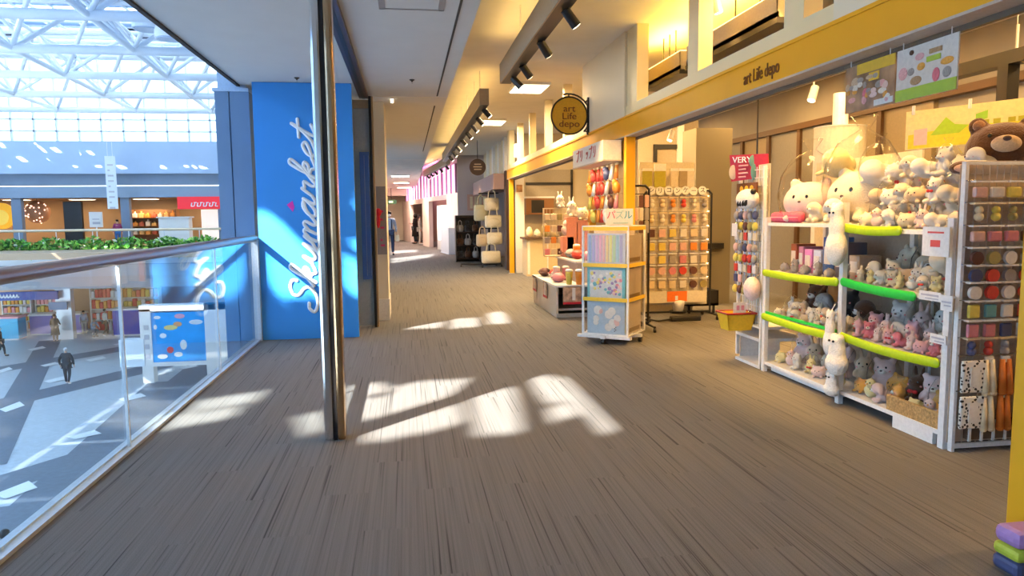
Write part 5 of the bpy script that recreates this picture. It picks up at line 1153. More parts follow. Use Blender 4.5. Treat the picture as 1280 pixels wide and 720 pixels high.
# red sign: plane turned toward the walkway
A, B = at(912, 194, Y=7.1), at(960, 192, Y=6.75); A2, B2 = at(914, 227, Y=7.1), at(961, 221, Y=6.75)
o = thing('red_sign', ((A.x + B.x) / 2, 7.7, A2.z), 'dark red sign with white lettering above the keyring stand', 'sign')
d = (B - A).cross(Vector((0, 0, 1))).normalized() * .01
if d.y < 0: d = -d
MB().slab([A, A2, B2, B], d).build('board', m_red, o)
uu = (B - A); uu.normalize(); pin = -d.normalized()
W_ = (B - A).length; Hh = A.z - A2.z; 
def rsn(u, v): return A + uu * u * W_ + Vector((0, 0, -v * Hh)) + pin * .004
text('lettering', 'VERY', .085, rsn(.34, .2), uu, (0, 0, 1), m_wtext, o, depth=.003, sx_=1.1)
mb = MB()
for k in range(4): mb.tube(rsn(.26, .42 + k * .14), rsn(.50 - .06 * (k % 2), .40 + k * .14), .008, n=6)
mb.build('small_print', mat('pale_red_print', (.85, .45, .45), .5), o)
MB().ball(rsn(.11, .65), (.045, .006, .075), u=14, v=8).build('grey_character_shape', mat('pale_grey_print', (.6, .55, .55), .5), o); MB().ball(rsn(.62, .25), (.04, .006, .06), u=12, v=8).ball(rsn(.66, .65), (.035, .006, .08), u=12, v=8).build('teal_shape', mat('teal_print', (.12, .3, .32), .5), o)
MB().tube(A + uu * .3 + Vector((0, 0, 0)) - pin * .01, Vector((A.x, A.y, HZ)) + uu * .3, .008).build('hanging_rod', m_black, o)
# yellow basket
a, b = at(903, 391, Y=6.86), at(938, 411, Y=6.86)
bk = thing('shopping_basket', ((a.x + b.x) / 2, 6.86, b.z), 'yellow plastic basket with dark red rim beside the keyring stand', 'basket')
x0, x1, z0, z1 = a.x, b.x, b.z, a.z; y0, y1 = 6.74, 7.0; tp = .035
mb = MB(); th = .012
P0 = [(x0 + tp, y0 + tp, z0), (x1 - tp, y0 + tp, z0), (x1 - tp, y1 - tp, z0), (x0 + tp, y1 - tp, z0)]; P1 = [(x0, y0, z1), (x1, y0, z1), (x1, y1, z1), (x0, y1, z1)]
mb.slab(P0, (0, 0, .008))
for i in range(4):
    j = (i + 1) % 4; c = Vector(((x0 + x1) / 2, (y0 + y1) / 2, 0)); m_ = (Vector(P1[i]) + Vector(P1[j])) / 2; n_ = (c - m_); n_.z = 0; n_ = n_.normalized() * th
    mb.slab([P0[i], P0[j], P1[j], P1[i]], n_)
mb.build('bin', m_yellow2, bk); MB().path([Vector(p) for p in P1 + P1[:1]], .011, n=8).build('rim', mat('dark_red_rim', (.35, .02, .02), .4), bk)
MB().tube((x1 - .02, (y0 + y1) / 2, z1), (SX + .02, (y0 + y1) / 2, z1 + .02), .01).build('hook_arm', m_chrome, bk)
o = thing('flyer', ((x0 + x1) / 2 + .03, 6.87, z0 + .05), 'white folded flyer standing in the yellow basket', 'card'); MB().box((x0 + x1) / 2 - .03, (x0 + x1) / 2 + .10, 6.865, 6.875, z0 + .02, z1 + .10).build('paper', m_white, o); MB().box((x0 + x1) / 2 - .0, (x0 + x1) / 2 + .03, 6.86, 6.865, z1 + .02, z1 + .07).box((x0 + x1) / 2 + .05, (x0 + x1) / 2 + .08, 6.86, 6.865, z1 + .02, z1 + .07).build('print', mat('rose_print', (.7, .3, .4), .5), o)

# ================================================================== POSTERS HUNG UNDER THE BEAM
def hung_poster(pxa, pxb, ta, tb2, ba, bb_, lab, base, shapes, X=2.80):
    a, b = at(pxa, ta, X=X), at(pxb, tb2, X=X); a2, b2 = at(pxa, ba, X=X), at(pxb, bb_, X=X)
    o = thing('hanging_poster', (X, (a.y + b.y) / 2, min(a2.z, b2.z)), lab, 'poster', 'posters hung under the beam')
    z0, z1 = (a2.z + b2.z) / 2, (a.z + b.z) / 2; y0, y1 = b.y, a.y
    bd = MB().box(X, X + .008, y0, y1, z0, z1).build('sheet', base, o)
    for nm, m, u0, u1, v0, v1, sh in shapes:
        ya, yb_ = y1 - (y1 - y0) * u0, y1 - (y1 - y0) * u1; za, zb = z1 - (z1 - z0) * v0, z1 - (z1 - z0) * v1
        mb = MB()
        if sh: mb.ball((X - .002, (ya + yb_) / 2, (za + zb) / 2), (.004, abs(ya - yb_) / 2, abs(za - zb) / 2), u=14, v=8)
        else: mb.box(X - .004, X, ya, yb_, za, zb)
        mb.build(nm, m, bd)
    MB().box(X - .012, X - .010, y0 - .01, y1 + .01, z0 - .01, z1 + .01).build('clear_sleeve', m_acr, o)
    for yy in (y0 + .05, y1 - .05): MB().tube((X, yy, z1), (X, yy, 2.49), .003, n=5).build('cord', m_white, o)
S_ = lambda n: STALLC[n]
m_tanp = mat('tan_photo', (.42, .24, .12), .5, scale=8, var=.5)
rp = random.Random(11); toys = [('toy_shape', FUR[rp.choice(['rose', 'orange', 'white', 'grey', 'beige', 'tan', 'pale pink', 'pink'])], u, u + rp.uniform(.08, .18), v, v + rp.uniform(.1, .22), 1) for u, v in [(rp.uniform(0, .82), rp.uniform(.25, .78)) for k in range(26)]]
hung_poster(1058, 1120, 86, 66, 142, 128, 'brown photo poster of plush toys hanging left under the beam', m_tanp,
  [('yellow_band', m_yellow2, .25, 1, 0, .22, 0)] + toys + [('yellow_card', m_yellow2, .5, .7, .25, .42, 0), ('white_label', m_white, .62, .98, .85, .97, 0)])
hung_poster(1122, 1199, 64, 40, 126, 112, 'white poster with bright shapes and lime ground hanging right under the beam', mat('poster_white', (.78, .72, .66), .5),
  [('lime_ground', mat('lime_print', (.45, .60, .05), .5), 0, 1, .78, 1, 0), ('orange_dot', FUR['orange'], .36, .5, .35, .5, 1), ('orange_dot', FUR['orange'], .74, .95, .38, .52, 1), ('green_bar', mat('lime_print', (.45, .60, .05), .5), .52, .74, .28, .38, 0), ('pink_shape', FUR['pink'], .04, .2, .35, .6, 1), ('grey_shape', FUR['grey'], .2, .32, .4, .55, 1), ('figure_shape', FUR['tan'], .25, .45, .58, .75, 1), ('figure_shape', FUR['rose'], .62, .74, .52, .78, 1), ('figure_shape', FUR['grey'], .78, .92, .55, .75, 1), ('brown_bar', FUR['tan'], .56, .76, .15, .24, 0), ('pink_shape', FUR['pink'], .32, .48, .16, .3, 1), ('dark_shape', FUR['brown'], .22, .3, .06, .16, 1)])
# ================================================================== PUZZLE CAROUSEL
CXc, CYc = 2.50, 8.52
car = thing('display_carousel', (CXc, CYc, 0), 'square wheeled carousel of boxed puzzles with yellow shelf strips', 'display stand')
hw = .285; zt = at(760, 282, Y=CYc).z; zb = .10
def cb(mb, x0, x1, y0, y1, z0, z1, bev=0): return mb.box(CXc + x0, CXc + x1, CYc + y0, CYc + y1, z0, z1, bev=bev)
mb = MB()
for x in (-hw, hw):
    for y in (-hw, hw): cb(mb, x - .012, x + .012, y - .012, y + .012, zb, zt)
for z in (zb, zt - .012): cb(mb, -hw, hw, -hw - .01, -hw + .01, z, z + .015); cb(mb, -hw, hw, hw - .01, hw + .01, z, z + .015); cb(mb, -hw - .01, -hw + .01, -hw, hw, z, z + .015); cb(mb, hw - .01, hw + .01, -hw, hw, z, z + .015)
mb.build('frame', m_white, car)
HS = [(zb + .02, .44), (.55, .88), (.99, 1.33)]
lev = [at(760, y, Y=CYc - .1).z for y in (415, 375, 371, 333, 326, 291)]
shelf_z = [zb + .015, lev[2] - .03, lev[4] - .03]
for z in shelf_z: cb(MB(), -hw, hw, -hw, hw, z - .012, z).build('shelf_board', m_white, car)
mb = MB()
for z in (lev[1] + .0, lev[3] + .0, zt - .055): cb(mb, -hw, hw, -hw - .014, -hw - .010, z, z + .045); cb(mb, hw + .010, hw + .014, -hw, hw, z, z + .045)
mb.build('yellow_strip', m_yellow2, car)
cb(MB(), -hw + .02, hw - .02, -.01, .01, zb, zt).build('core_board', mat('core_board', (.62, .50, .34), .6), car)
mb = MB(); cb(mb, hw + .006, hw + .008, -hw + .02, hw - .02, zb + .02, zt - .06)
cb(mb, -hw + .02, hw - .02, -hw - .008, -hw - .006, zb + .02, zt - .02); mb.build('acrylic_face', m_acr, car)
mb = MB()
cb(mb, -.36, .36, -.03, .03, .065, .10); cb(mb, -.03, .03, -.36, .36, .065, .10); cb(mb, -.34, .34, -.34, -.28, .07, .1); mb.build('base_bars', m_white, car)
for x, y in ((.34, 0), (-.34, 0), (0, .34), (0, -.34)):
    w_ = MB().tube((CXc + x - .018, CYc + y, .033), (CXc + x + .018, CYc + y, .033), .032, n=16).build('caster', m_black, car); MB().tube((CXc + x, CYc + y, .03), (CXc + x, CYc + y, .075), .012, n=8).build('caster_fork', m_chrome, w_)
# puzzle boxes inside, front and right faces
rotc = math.radians(-38)
def puzzle(nm, z0, z1, base, lab, deco, face='front'):
    o = thing('puzzle_box', (CXc, CYc, z0), lab, 'box', 'puzzle boxes in the carousel')
    x0, x1, y0, y1 = (-.24, .24, -.265, -.22) if face == 'front' else (.22, .265, -.22, .22)
    cb(MB(), x0, x1, y0, y1, z0, z1).build('carton', base, o); deco(o, z0, z1)
    o.rotation_euler.z = rotc
def deco_stripes(o, z0, z1):
    cs = [(.30, .42, .66), (.42, .40, .68), (.62, .42, .62), (.75, .40, .52), (.75, .42, .40), (.76, .58, .25), (.72, .68, .22), (.45, .62, .35), (.35, .55, .62), (.42, .40, .62)]
    for k, c in enumerate(cs): cb(MB(), -.22 + k * .044, -.22 + k * .044 + .034, -.269, -.265, z0 + .02, z1 - .02).build('colour_stripe', mat('stripe_%d' % k, c, .5), o)
def deco_blobs(o, z0, z1):
    rr = random.Random(3); cb(MB(), -.205, .205, -.2665, -.265, z0 + .03, z1 - .03).build('pale_field', mat('pale_field', (.62, .62, .58), .5), o)
    for k in range(54):
        u, v = rr.uniform(-.19, .19), rr.uniform(z0 + .06, z1 - .06); c = rr.choice(['pale pink', 'rose', 'yellow', 'white', 'purple', 'teal'])
        r = rr.uniform(.012, .03); MB().ball((CXc + u, CYc - .266, v), (r, .004, r * .9), u=10, v=6).build('printed_shape', PM[c], o)
def deco_pale(o, z0, z1):
    rr = random.Random(5)
    for k in range(14):
        u, v = rr.uniform(-.16, .16), rr.uniform(z0 + .08, z1 - .1); c = rr.choice(['white', 'pale pink', 'white'])
        r = rr.uniform(.03, .055); MB().ball((CXc + u, CYc - .266, v), (r, .004, r), u=12, v=7).build('printed_shape', PM[c], o)
    for k in range(5): cb(MB(), .11 + .016 * (k % 2), .118 + .016 * (k % 2), -.269, -.265, z0 + .03 + k * .016, z0 + .045 + k * .016).build('printed_mark', PM['dark brown'], o)
puzzle('c', shelf_z[0] + .001, lev[1] - .005, mat('puzzle_blue_grey', (.45, .55, .62), .4), 'pale blue puzzle box with white figures on the lowest carousel level', deco_pale)
puzzle('b', shelf_z[1] + .001, lev[3] - .005, mat('puzzle_teal', (.16, .48, .52), .4), 'teal puzzle box crowded with small coloured shapes on the middle carousel level', deco_blobs)
puzzle('a', shelf_z[2] + .001, lev[5] - .005, mat('puzzle_pale', (.55, .58, .66), .4), 'rainbow striped puzzle box on the highest carousel level', deco_stripes)
for i, (z0, z1) in enumerate(((shelf_z[0], lev[1] - .02), (shelf_z[1], lev[3] - .02), (shelf_z[2], lev[5] - .03))):
    puzzle('s', z0 + .001, z1, mat('puzzle_tan', (.55, .46, .34), .5), 'plain tan puzzle box on the right side of the %s carousel level' % ('lowest', 'middle', 'highest')[i], lambda o, a, b: cb(MB(), .265, .268, -.18, .18, a + .02, a + .07).build('dark_print', mat('dark_print', (.22, .14, .05), .5), o), 'side')
car.rotation_euler.z = rotc
tp = thing('topper_sign', (CXc - .03, CYc - .1, zt + .003), 'white topper sign with coloured katakana on the puzzle carousel', 'sign')
a, b = at(757, 261, Y=CYc - .1), at(791, 281, Y=CYc - .1)
MB().box(a.x, b.x, CYc - .11, CYc - .095, zt + .003, a.z).build('board', m_white, tp); MB().box(a.x + .02, b.x - .02, CYc - .13, CYc - .06, zt + .003, zt + .012).build('foot', m_acr, tp)
for i, (c_, m_) in enumerate((('パ', mat('t_rose', (.70, .12, .22), .5)), ('ズ', mat('t_pale', (.35, .58, .60), .5)), ('ル', mat('t_teal', (.02, .35, .52), .5)))):
    text('katakana_character', c_, .115, (a.x + .065 + i * .105, CYc - .112, (a.z + zt) / 2 + .02), (1, 0, 0), (0, 0, 1), m_, tp, depth=.002)
MB().box(a.x + .09, b.x - .06, CYc - .113, CYc - .11, zt + .025, zt + .035).build('small_print', mat('t_pale', (.35, .58, .60), .5), tp)

# ================================================================== DARK WHEELED RACK AND SILICONE CASE RACK
def frame_rack(x0, x1, y, ztop, lab, foot_px=None):
    o = thing('wheeled_rack', ((x0 + x1) / 2, y, 0), lab, 'rack')
    mb = MB().path([(x0, y, .07), (x0, y, ztop - .05), (x0 + .05, y, ztop), (x1 - .05, y, ztop), (x1, y, ztop - .05), (x1, y, .07)], .016, n=8)
    for x in (x0, x1): mb.path([(x, y - .28, .07), (x, y + .28, .07)], .014, n=8)
    mb.tube((x0, y, .10), (x1, y, .10), .014)
    mb.build('frame', m_black, o)
    for x in (x0, x1):
        for yy in (y - .27, y + .27): MB().tube((x - .012, yy, .028), (x + .012, yy, .028), .028, n=14).tube((x, yy, .03), (x, yy, .07), .008, n=6).build('caster', m_black, o)
    return o
qa = at(812, 412, Z=0); dr = frame_rack(2.84, 3.17, 9.2, at(812, 232, Y=9.2).z, 'black wheeled rack just behind the puzzle carousel')
for r_ in range(3):
    z = at(800, 246 + r_ * 16, Y=9.2).z
    for i in range(4):
        x = 2.90 + i * .075; c = ['dark brown', 'grey', 'dark brown', 'pale pink', 'white', 'grey'][(r_ * 2 + i) % 6]
        o = thing('hanging_pouch', (x, 9.16, z - .14), '%s slim pouch, %s from left, %s row of the black wheeled rack' % (c, ORD[i], ORD[r_]), 'pouch', 'pouches on the black wheeled rack')
        MB().box(x - .03, x + .03, 9.145, 9.17, z - .14, z + .02, bev=.008).build('pouch', PM[c], o); MB().tube((x, 9.16, z + .02), (x, 9.2, z + .03), .004, n=6).build('peg', m_chrome, o)
    MB().tube((2.84, 9.19, z + .035), (3.17, 9.19, z + .035), .006, n=6).build('peg_bar', m_black, dr)
SYR = 10.1
sx0, sx1 = at(806, 380, Y=SYR).x, at(884, 380, Y=SYR).x
sr = frame_rack(sx0 - .02, sx1 + .04, SYR, at(880, 238, Y=SYR).z, 'black framed rack of silicone cases with katakana disc header')
mb = MB()
for i in range(1, 14): mb.tube((sx0 + i * (sx1 - sx0) / 14, SYR + .012, .2), (sx0 + i * (sx1 - sx0) / 14, SYR + .012, 1.9), .003, n=5)
for i in range(20): mb.tube((sx0, SYR + .016, .22 + i * .088), (sx1, SYR + .016, .22 + i * .088), .003, n=5)
mb.build('wire_grid', m_white, sr)
MB().box(sx0, sx1, SYR + .02, SYR + .025, .2, 1.9).build('back_sheet', mat('cream_sheet', (.70, .62, .45), .7), sr)
SCOL = [['white', 'cream', 'orange', 'red', 'white', 'grey'], ['cream', 'white', 'orange', 'yellow', 'rose', 'white'], ['dark brown', 'pale pink', 'yellow', 'white', 'cream', 'white'], ['yellow', 'yellow', 'pale pink', 'pale pink', 'orange', 'orange'], ['cream', 'yellow', 'grey', 'rose', 'white', 'cream'], ['pale pink', 'pale pink', 'rose', 'red', 'dark brown', 'cream'], ['cream', 'cream', 'cream', 'white', 'dark brown', 'olive']]
for r_, py in enumerate((253, 272, 290, 307, 323, 337, 354)):
    z = at(845, py, Y=SYR).z
    for i, c in enumerate(SCOL[r_]):
        x = sx0 + (i + .5) * (sx1 - sx0) / 6
        kd = 'figure' if r_ in (0, 1) else ('round' if (r_ == 6 and i > 3) or r_ == 5 else 'square')
        pouch(x, SYR - .01, z, .14, c, kd, '%s silicone case, %s from left, %s row under the disc header' % (c, ORD[i], ORD[r_]), 'silicone cases on the black framed rack')
    MB().tube((sx0, SYR - .005, z + .085), (sx1, SYR - .005, z + .085), .005, n=6).build('peg_bar', m_chrome, sr)
a, b = at(807, 365, Y=SYR - .16), at(882, 378, Y=SYR - .16)
o = thing('clear_tray', ((a.x + b.x) / 2, SYR - .15, b.z), 'pale acrylic tray with orange price label low on the silicone rack', 'tray')
MB().box(a.x, b.x, SYR - .17, SYR - .16, b.z, a.z).box(a.x, b.x, SYR - .17, SYR, b.z, b.z + .01).build('tray', mat('milky_acrylic', (.70, .62, .46), .3), o)
MB().box(a.x + .32, a.x + .62, SYR - .178, SYR - .17, b.z + .03, a.z + .0).build('orange_label', mat('orange_label', (.82, .18, .02), .5), o)
q1 = MB(); q1.box(a.x + .44, a.x + .48, SYR - .181, SYR - .178, b.z + .05, b.z + .11).build('label_mark', m_white, o)
a = at(847, 386, Y=SYR - .1); o = thing('desk_bin', (a.x, SYR - .12, a.z - .08), 'small white tilted container under the silicone rack tray', 'container'); MB().lathe((a.x, SYR - .12, .12), [(.07, 0), (.09, .12), (.095, .16), (.06, .17)], 14).build('tub', m_white, o, smooth=True); MB().lathe((a.x, SYR - .12, .10), [(.12, 0), (.13, .03)], 14).build('black_base', m_black, o)
o = thing('floor_power_strip', (sx0 + .5, SYR - .25, 0), 'dark tangle of cable and box on the floor under the silicone rack', 'cable'); MB().box(sx0 + .3, sx0 + .75, SYR - .30, SYR - .2, .0, .07, bev=.015).build('box', m_black, o); MB().path([(sx0 + .3, SYR - .25, .03), (sx0 + .1, SYR - .32, .02), (sx0 + .05, SYR - .2, .02), (sx0 - .05, SYR - .1, .02)], .012).build('cable', m_black, o)
# header discs
for i, (c_, px) in enumerate((('シ', 814), ('リ', 825), ('コ', 836), ('ン', 847), ('ケ', 857), ('ー', 867), ('ス', 878))):
    q = at(px, 238 + (i % 2) * .8, Y=SYR - .03); o = thing('letter_disc', (q.x, q.y, q.z - .055), 'white header disc, %s from the left above the silicone cases' % ORD[i], 'sign', 'letter discs above the silicone cases')
    MB().tube((q.x, SYR - .035, q.z), (q.x, SYR - .025, q.z), .062, n=22).build('disc', m_white, o); text('katakana_character', c_, .085, (q.x, SYR - .037, q.z), (1, 0, 0), (0, 0, 1), m_black, o, depth=.002); MB().tube((q.x, SYR - .028, q.z - .05), (q.x, SYR - .0, q.z - .12), .004, n=5).build('stem', m_chrome, o)
# hanging olive and white tags behind the discs
for i, (px, w_, c, nm) in enumerate(((809, 12, (.40, .36, .06), 'olive'), (825, 14, (.42, .38, .05), 'olive and white'), (843, 9, (.7, .6, .45), 'cream'), (854, 10, (.35, .27, .17), 'taupe'), (863, 8, (.7, .62, .5), 'off white'))):
    a, b = at(px - w_ / 2, 213, Y=10.7), at(px + w_ / 2, 234, Y=10.7)
    o = thing('hanging_towel', ((a.x + b.x) / 2, 10.7, b.z), '%s little towel hanging behind the letter discs' % nm, 'towel', 'little towels behind the letter discs')
    MB().box(a.x, b.x, 10.69, 10.715, b.z, a.z, bev=.008).build('towel', mat('towel_%d' % i, c, .9), o); MB().box(a.x, b.x, 10.685, 10.72, a.z - .01, a.z + (.10 if i == 1 else .03)).build('top_card', m_white, o); MB().tube((a.x, 10.70, a.z + .02), (a.x, 10.9, a.z + .02), .004).build('peg', m_chrome, o)
struct(MB().box(at(800, 210, Y=10.9).x, at(868, 210, Y=10.9).x, 10.9, 10.94, 0, at(830, 203, Y=10.9).z), 'wall_partition', mat('cream_sheet', (.70, .62, .45), .7))
struct(MB().box(at(870, 200, Y=11.6).x, at(915, 200, Y=11.6).x, 11.6, 12.2, 0, at(890, 160, Y=11.6).z), 'wall_column', mat('olive_grey_panel', (.24, .21, .15), .7, scale=1, var=.02))
struct(MB().box(at(884, 305, Y=11.5).x, at(905, 305, Y=11.5).x, 11.5, 11.6, at(890, 311, Y=11.5).z, at(890, 304, Y=11.5).z), 'trim_50', m_black)
# low goods pile right of the silicone rack
q = at(893, 385, Z=0)
o = thing('floor_basket', (q.x + .05, 10.7, 0), 'low dark wire basket with pale goods between silicone rack and keyrings', 'basket')
MB().box(4.25, 4.75, 10.5, 10.9, .12, .16).box(4.25, 4.75, 10.5, 10.52, .12, .36).box(4.25, 4.27, 10.5, 10.9, .12, .36).box(4.73, 4.75, 10.5, 10.9, .12, .36).build('basket', m_black, o)
for x in (4.3, 4.7): MB().box(x - .015, x + .015, 10.55, 10.58, 0, .12).build('leg', m_black, o)
for i, (dx, c) in enumerate(((.36, 'cream'), (.5, 'white'), (.64, 'pale yellow' if False else 'yellow'))):
    t = thing('folded_towel', (4.0 + dx, 10.7, .165), '%s rolled towel in the low dark basket' % c, 'towel', 'towels in the low dark basket'); MB().tube((4.0 + dx, 10.56, .25), (4.0 + dx, 10.84, .25), .075, n=16).build('roll', PM[c], t, smooth=True); MB().box(4.0 + dx - .03, 4.0 + dx + .03, 10.553, 10.56, .22, .28).build('paper_tag', m_white, t)

# ================================================================== WHITE BOX SIGN AND HANGING GOODS
bx = thing('box_sign', (2.57, 9.7, 2.21), 'white box sign with red strokes under the beam beside the slim post', 'sign')
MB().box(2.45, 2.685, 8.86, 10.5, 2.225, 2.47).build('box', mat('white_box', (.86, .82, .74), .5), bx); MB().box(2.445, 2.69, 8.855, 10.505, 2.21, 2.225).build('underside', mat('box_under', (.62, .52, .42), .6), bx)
area_lamp('added_underlight', (2.5, 9.7, 2.205), .06, 1.4, 9, (1, .72, .4), parent=bx)  # added lamp without a fixture, to brighten the hanging goods
for i, (c_, y, s_) in enumerate((('プ', 10.2, .16), ('リ', 9.98, .16), ('ッ', 9.66, .13), ('プ', 9.47, .16), ('リ', 9.27, .16))):
    text('katakana_character', c_, s_ * 1.15, (2.446, y, 2.35), (0, -1, 0), (0, 0, 1), mat('red_stroke', (.62, .08, .05), .5), bx, depth=.003)
hp_ = thing('pegboard_panel', (2.80, 9.6, .02), 'tall tan pegboard panel full of orange and striped goods under the box sign', 'panel')
MB().box(2.80, 2.83, 8.85, 10.55, .02, 2.49).build('board', mat('tan_board', (.55, .38, .18), .7), hp_); MB().box(2.70, 2.80, 10.5, 10.55, .02, 2.2).build('side_board', m_yellow, hp_)
HG = [('orange', 'red', 'red', 'red', 'navy', 'white', 'orange'), ('orange', 'white', 'red', 'red', 'white', 'dark brown', 'orange'), ('yellow', 'orange', 'red', 'orange', 'white', 'dark brown', 'rose'), ('orange', 'yellow', 'orange', 'red', 'white', 'rose', 'rose')]
for r_, cs in enumerate(HG):
    z = 2.16 - r_ * .19
    for i, c in enumerate(cs):
        y = 10.40 - i * .225
        o = thing('hanging_strap', (2.70, y, z - .15), '%s ribbon charm, %s from left, %s row of the pegboard panel' % (c, ORD[i], ORD[r_]), 'charm', 'ribbon charms on the pegboard panel')
        mb = MB()
        if (i + r_) % 3 == 1: mb.ball((2.68, y, z - .09), (.05, .08, .08), u=12, v=8).ball((2.67, y + .03, z - .02), (.04, .045, .05), u=10, v=7)
        else:
            for k in (-1, 0, 1): mb.tube((2.69, y + k * .03, z + .02), (2.67, y + k * .05, z - .16), .010, .019, n=8)
        mb.build('charm', PM[c], o, smooth=True); MB().box(2.675, 2.695, y - .05, y + .05, z + .015, z + .04).build('header_card', PM['cream'], o); MB().tube((2.69, y, z + .03), (2.805, y, z + .03), .005, n=5).build('peg', m_chrome, o)
# chairs-free low table with tiered goods
TX, TY0, TY1, TZ = 2.2, 10.55, 12.55, .46
pt = thing('promo_table', (TX + .45, 11.5, 0), 'white low promotion table with picture cards and red goods', 'table')
MB().box(TX, TX + .03, TY0, TY1, 0, TZ).box(TX, TX + .85, TY1 - .03, TY1, 0, TZ).box(TX + .82, TX + .85, TY0, TY1, 0, TZ).build('side_panel', mat('cream_laminate', (.66, .60, .50), .5), pt)
MB().box(TX - .02, TX + .9, TY0 - .02, TY1 + .02, TZ, TZ + .03).build('top', m_white, pt); MB().box(TX + .03, TX + .85, TY0 + .04, TY1 - .05, .10, .13).build('lower_shelf', m_alu, pt); MB().box(TX, TX + .85, TY0, TY0 + .03, .0, .06).build('front_rail', m_alu, pt)
MB().box(TX + .4, TX + .85, TY0 + .3, TY1 - .2, TZ + .03, TZ + .34).build('riser', mat('grey_laminate', (.45, .40, .36), .5), pt); MB().box(TX + .36, TX + .88, TY0 + .25, TY1 - .15, TZ + .34, TZ + .37).build('riser_top', m_white, pt)
def pic_card(p, lab, face):
    o = thing('magazine_card', (p[0], p[1], p[2]), lab, 'card', 'picture cards along the table edge')
    if face == 'x': 
        MB().box(p[0] - .02, p[0] - .012, p[1] - .16, p[1] + .16, p[2], p[2] + .26).build('card', mat('photo_card', (.50, .34, .24), .4, scale=14, var=.5), o)
        mb = MB().box(p[0] - .023, p[0] - .02, p[1] - .02, p[1] + .03, p[2] + .04, p[2] + .24).build('white_print', m_white, o); MB().box(p[0] - .023, p[0] - .02, p[1] - .16, p[1] + .16, p[2], p[2] + .035).build('red_band', m_red, o)
    else:
        MB().box(p[0] - .14, p[0] + .14, p[1] - .02, p[1] - .012, p[2], p[2] + .27).build('card', mat('photo_card', (.50, .34, .24), .4, scale=14, var=.5), o)
        MB().box(p[0] - .0, p[0] + .05, p[1] - .023, p[1] - .02, p[2] + .06, p[2] + .25).build('white_print', m_white, o); MB().box(p[0] - .14, p[0] + .14, p[1] - .023, p[1] - .02, p[2], p[2] + .035).build('red_band', m_red, o)
pic_card((TX, 12.3, TZ - .23), 'picture card at the far left corner of the promotion table', 'x'); pic_card((TX, 11.35, TZ - .24), 'picture card in the middle of the promotion table side', 'x'); pic_card((TX + .24, TY0, TZ - .26), 'picture card on the front end of the promotion table', 'y')
# goods on the table
GL = [('red', 2.45, 11.85, TZ + .03, 'pouch'), ('dark brown', 2.34, 12.20, TZ + .03, 'pouch'), ('grey', 2.40, 11.50, TZ + .03, 'pouch'), ('yellow', 2.42, 10.65, TZ + .03, 'bottle'), ('rose', 2.34, 11.05, TZ + .03, 'pouch'), ('red', 2.95, 10.9, TZ + .37, 'pouch'), ('orange', 2.75, 11.55, TZ + .37, 'tumbler'), ('orange', 2.56, 10.60, TZ + .03, 'bottle'), ('rose', 2.80, 10.95, TZ + .37, 'pouch'), ('red', 2.72, 11.35, TZ + .37, 'pouch'), ('rose', 2.95, 11.15, TZ + .37, 'pouch'), ('dark brown', 2.68, 12.05, TZ + .37, 'pouch'), ('grey', 2.70, 11.70, TZ + .37, 'pouch'), ('red', 2.85, 12.35, TZ + .37, 'pouch'), ('pale pink', 2.36, 11.30, TZ + .03, 'bottle'), ('rose', 2.52, 11.35, TZ + .03, 'bottle')]
for i, (c, x, y, z, kd) in enumerate(GL):
    o = thing('plush_pouch' if kd == 'pouch' else 'tumbler', (x, y, z), '%s %s on the %s of the promotion table, %s from near end' % (c, 'soft pouch' if kd == 'pouch' else 'tumbler', 'riser' if z > .6 else 'lower top', ORD[sorted(g[2] for g in GL).index(y)]), kd, 'goods on the promotion table')
    if kd == 'pouch': MB().ball((x, y, z + .075), (.10, .15, .075), u=16, v=10).box(x - .1, x + .1, y - .15, y + .15, z + .07, z + .082, bev=.005).build('pouch', PM[c], o, smooth=True); MB().ball((x - .1, y, z + .078), .018, u=8, v=6).build('zip_pull', m_chrome, o)
    else: MB().lathe((x, y, z), [(.04, 0), (.055, .16), (.058, .2)], 16).build('cup', PM[c], o, smooth=True); MB().lathe((x, y, z + .2), [(.06, 0), (.06, .02), (.03, .035)], 16).build('lid', PM['white'], o)
# cream wire rack standing on the far half of the table
a, b = at(672, 260, Y=12.2), at(704, 318, Y=12.2)
o = thing('tabletop_rack', ((a.x + b.x) / 2, 12.2, TZ + .37), 'cream wire rack of small goods on the far end of the promotion table', 'rack')
mb = MB(); xx0, xx1, zz0, zz1 = a.x + .12, b.x + .12, TZ + .37, a.z
for x in (xx0, xx1): mb.box(x - .012, x + .012, 12.28, 12.3, zz0, zz1)
mb.box(xx0, xx1, 12.28, 12.3, zz1 - .02, zz1)
for i in range(8): mb.tube((xx0 + i * (xx1 - xx0) / 8, 12.29, zz0), (xx0 + i * (xx1 - xx0) / 8, 12.29, zz1), .003, n=5)
for i in range(8): mb.tube((xx0, 12.29, zz0 + i * (zz1 - zz0) / 8), (xx1, 12.29, zz0 + i * (zz1 - zz0) / 8), .003, n=5)
mb.box(xx0, xx1, 12.1, 12.35, zz0, zz0 + .015).build('frame', mat('cream_metal', (.75, .65, .45), .5), o)
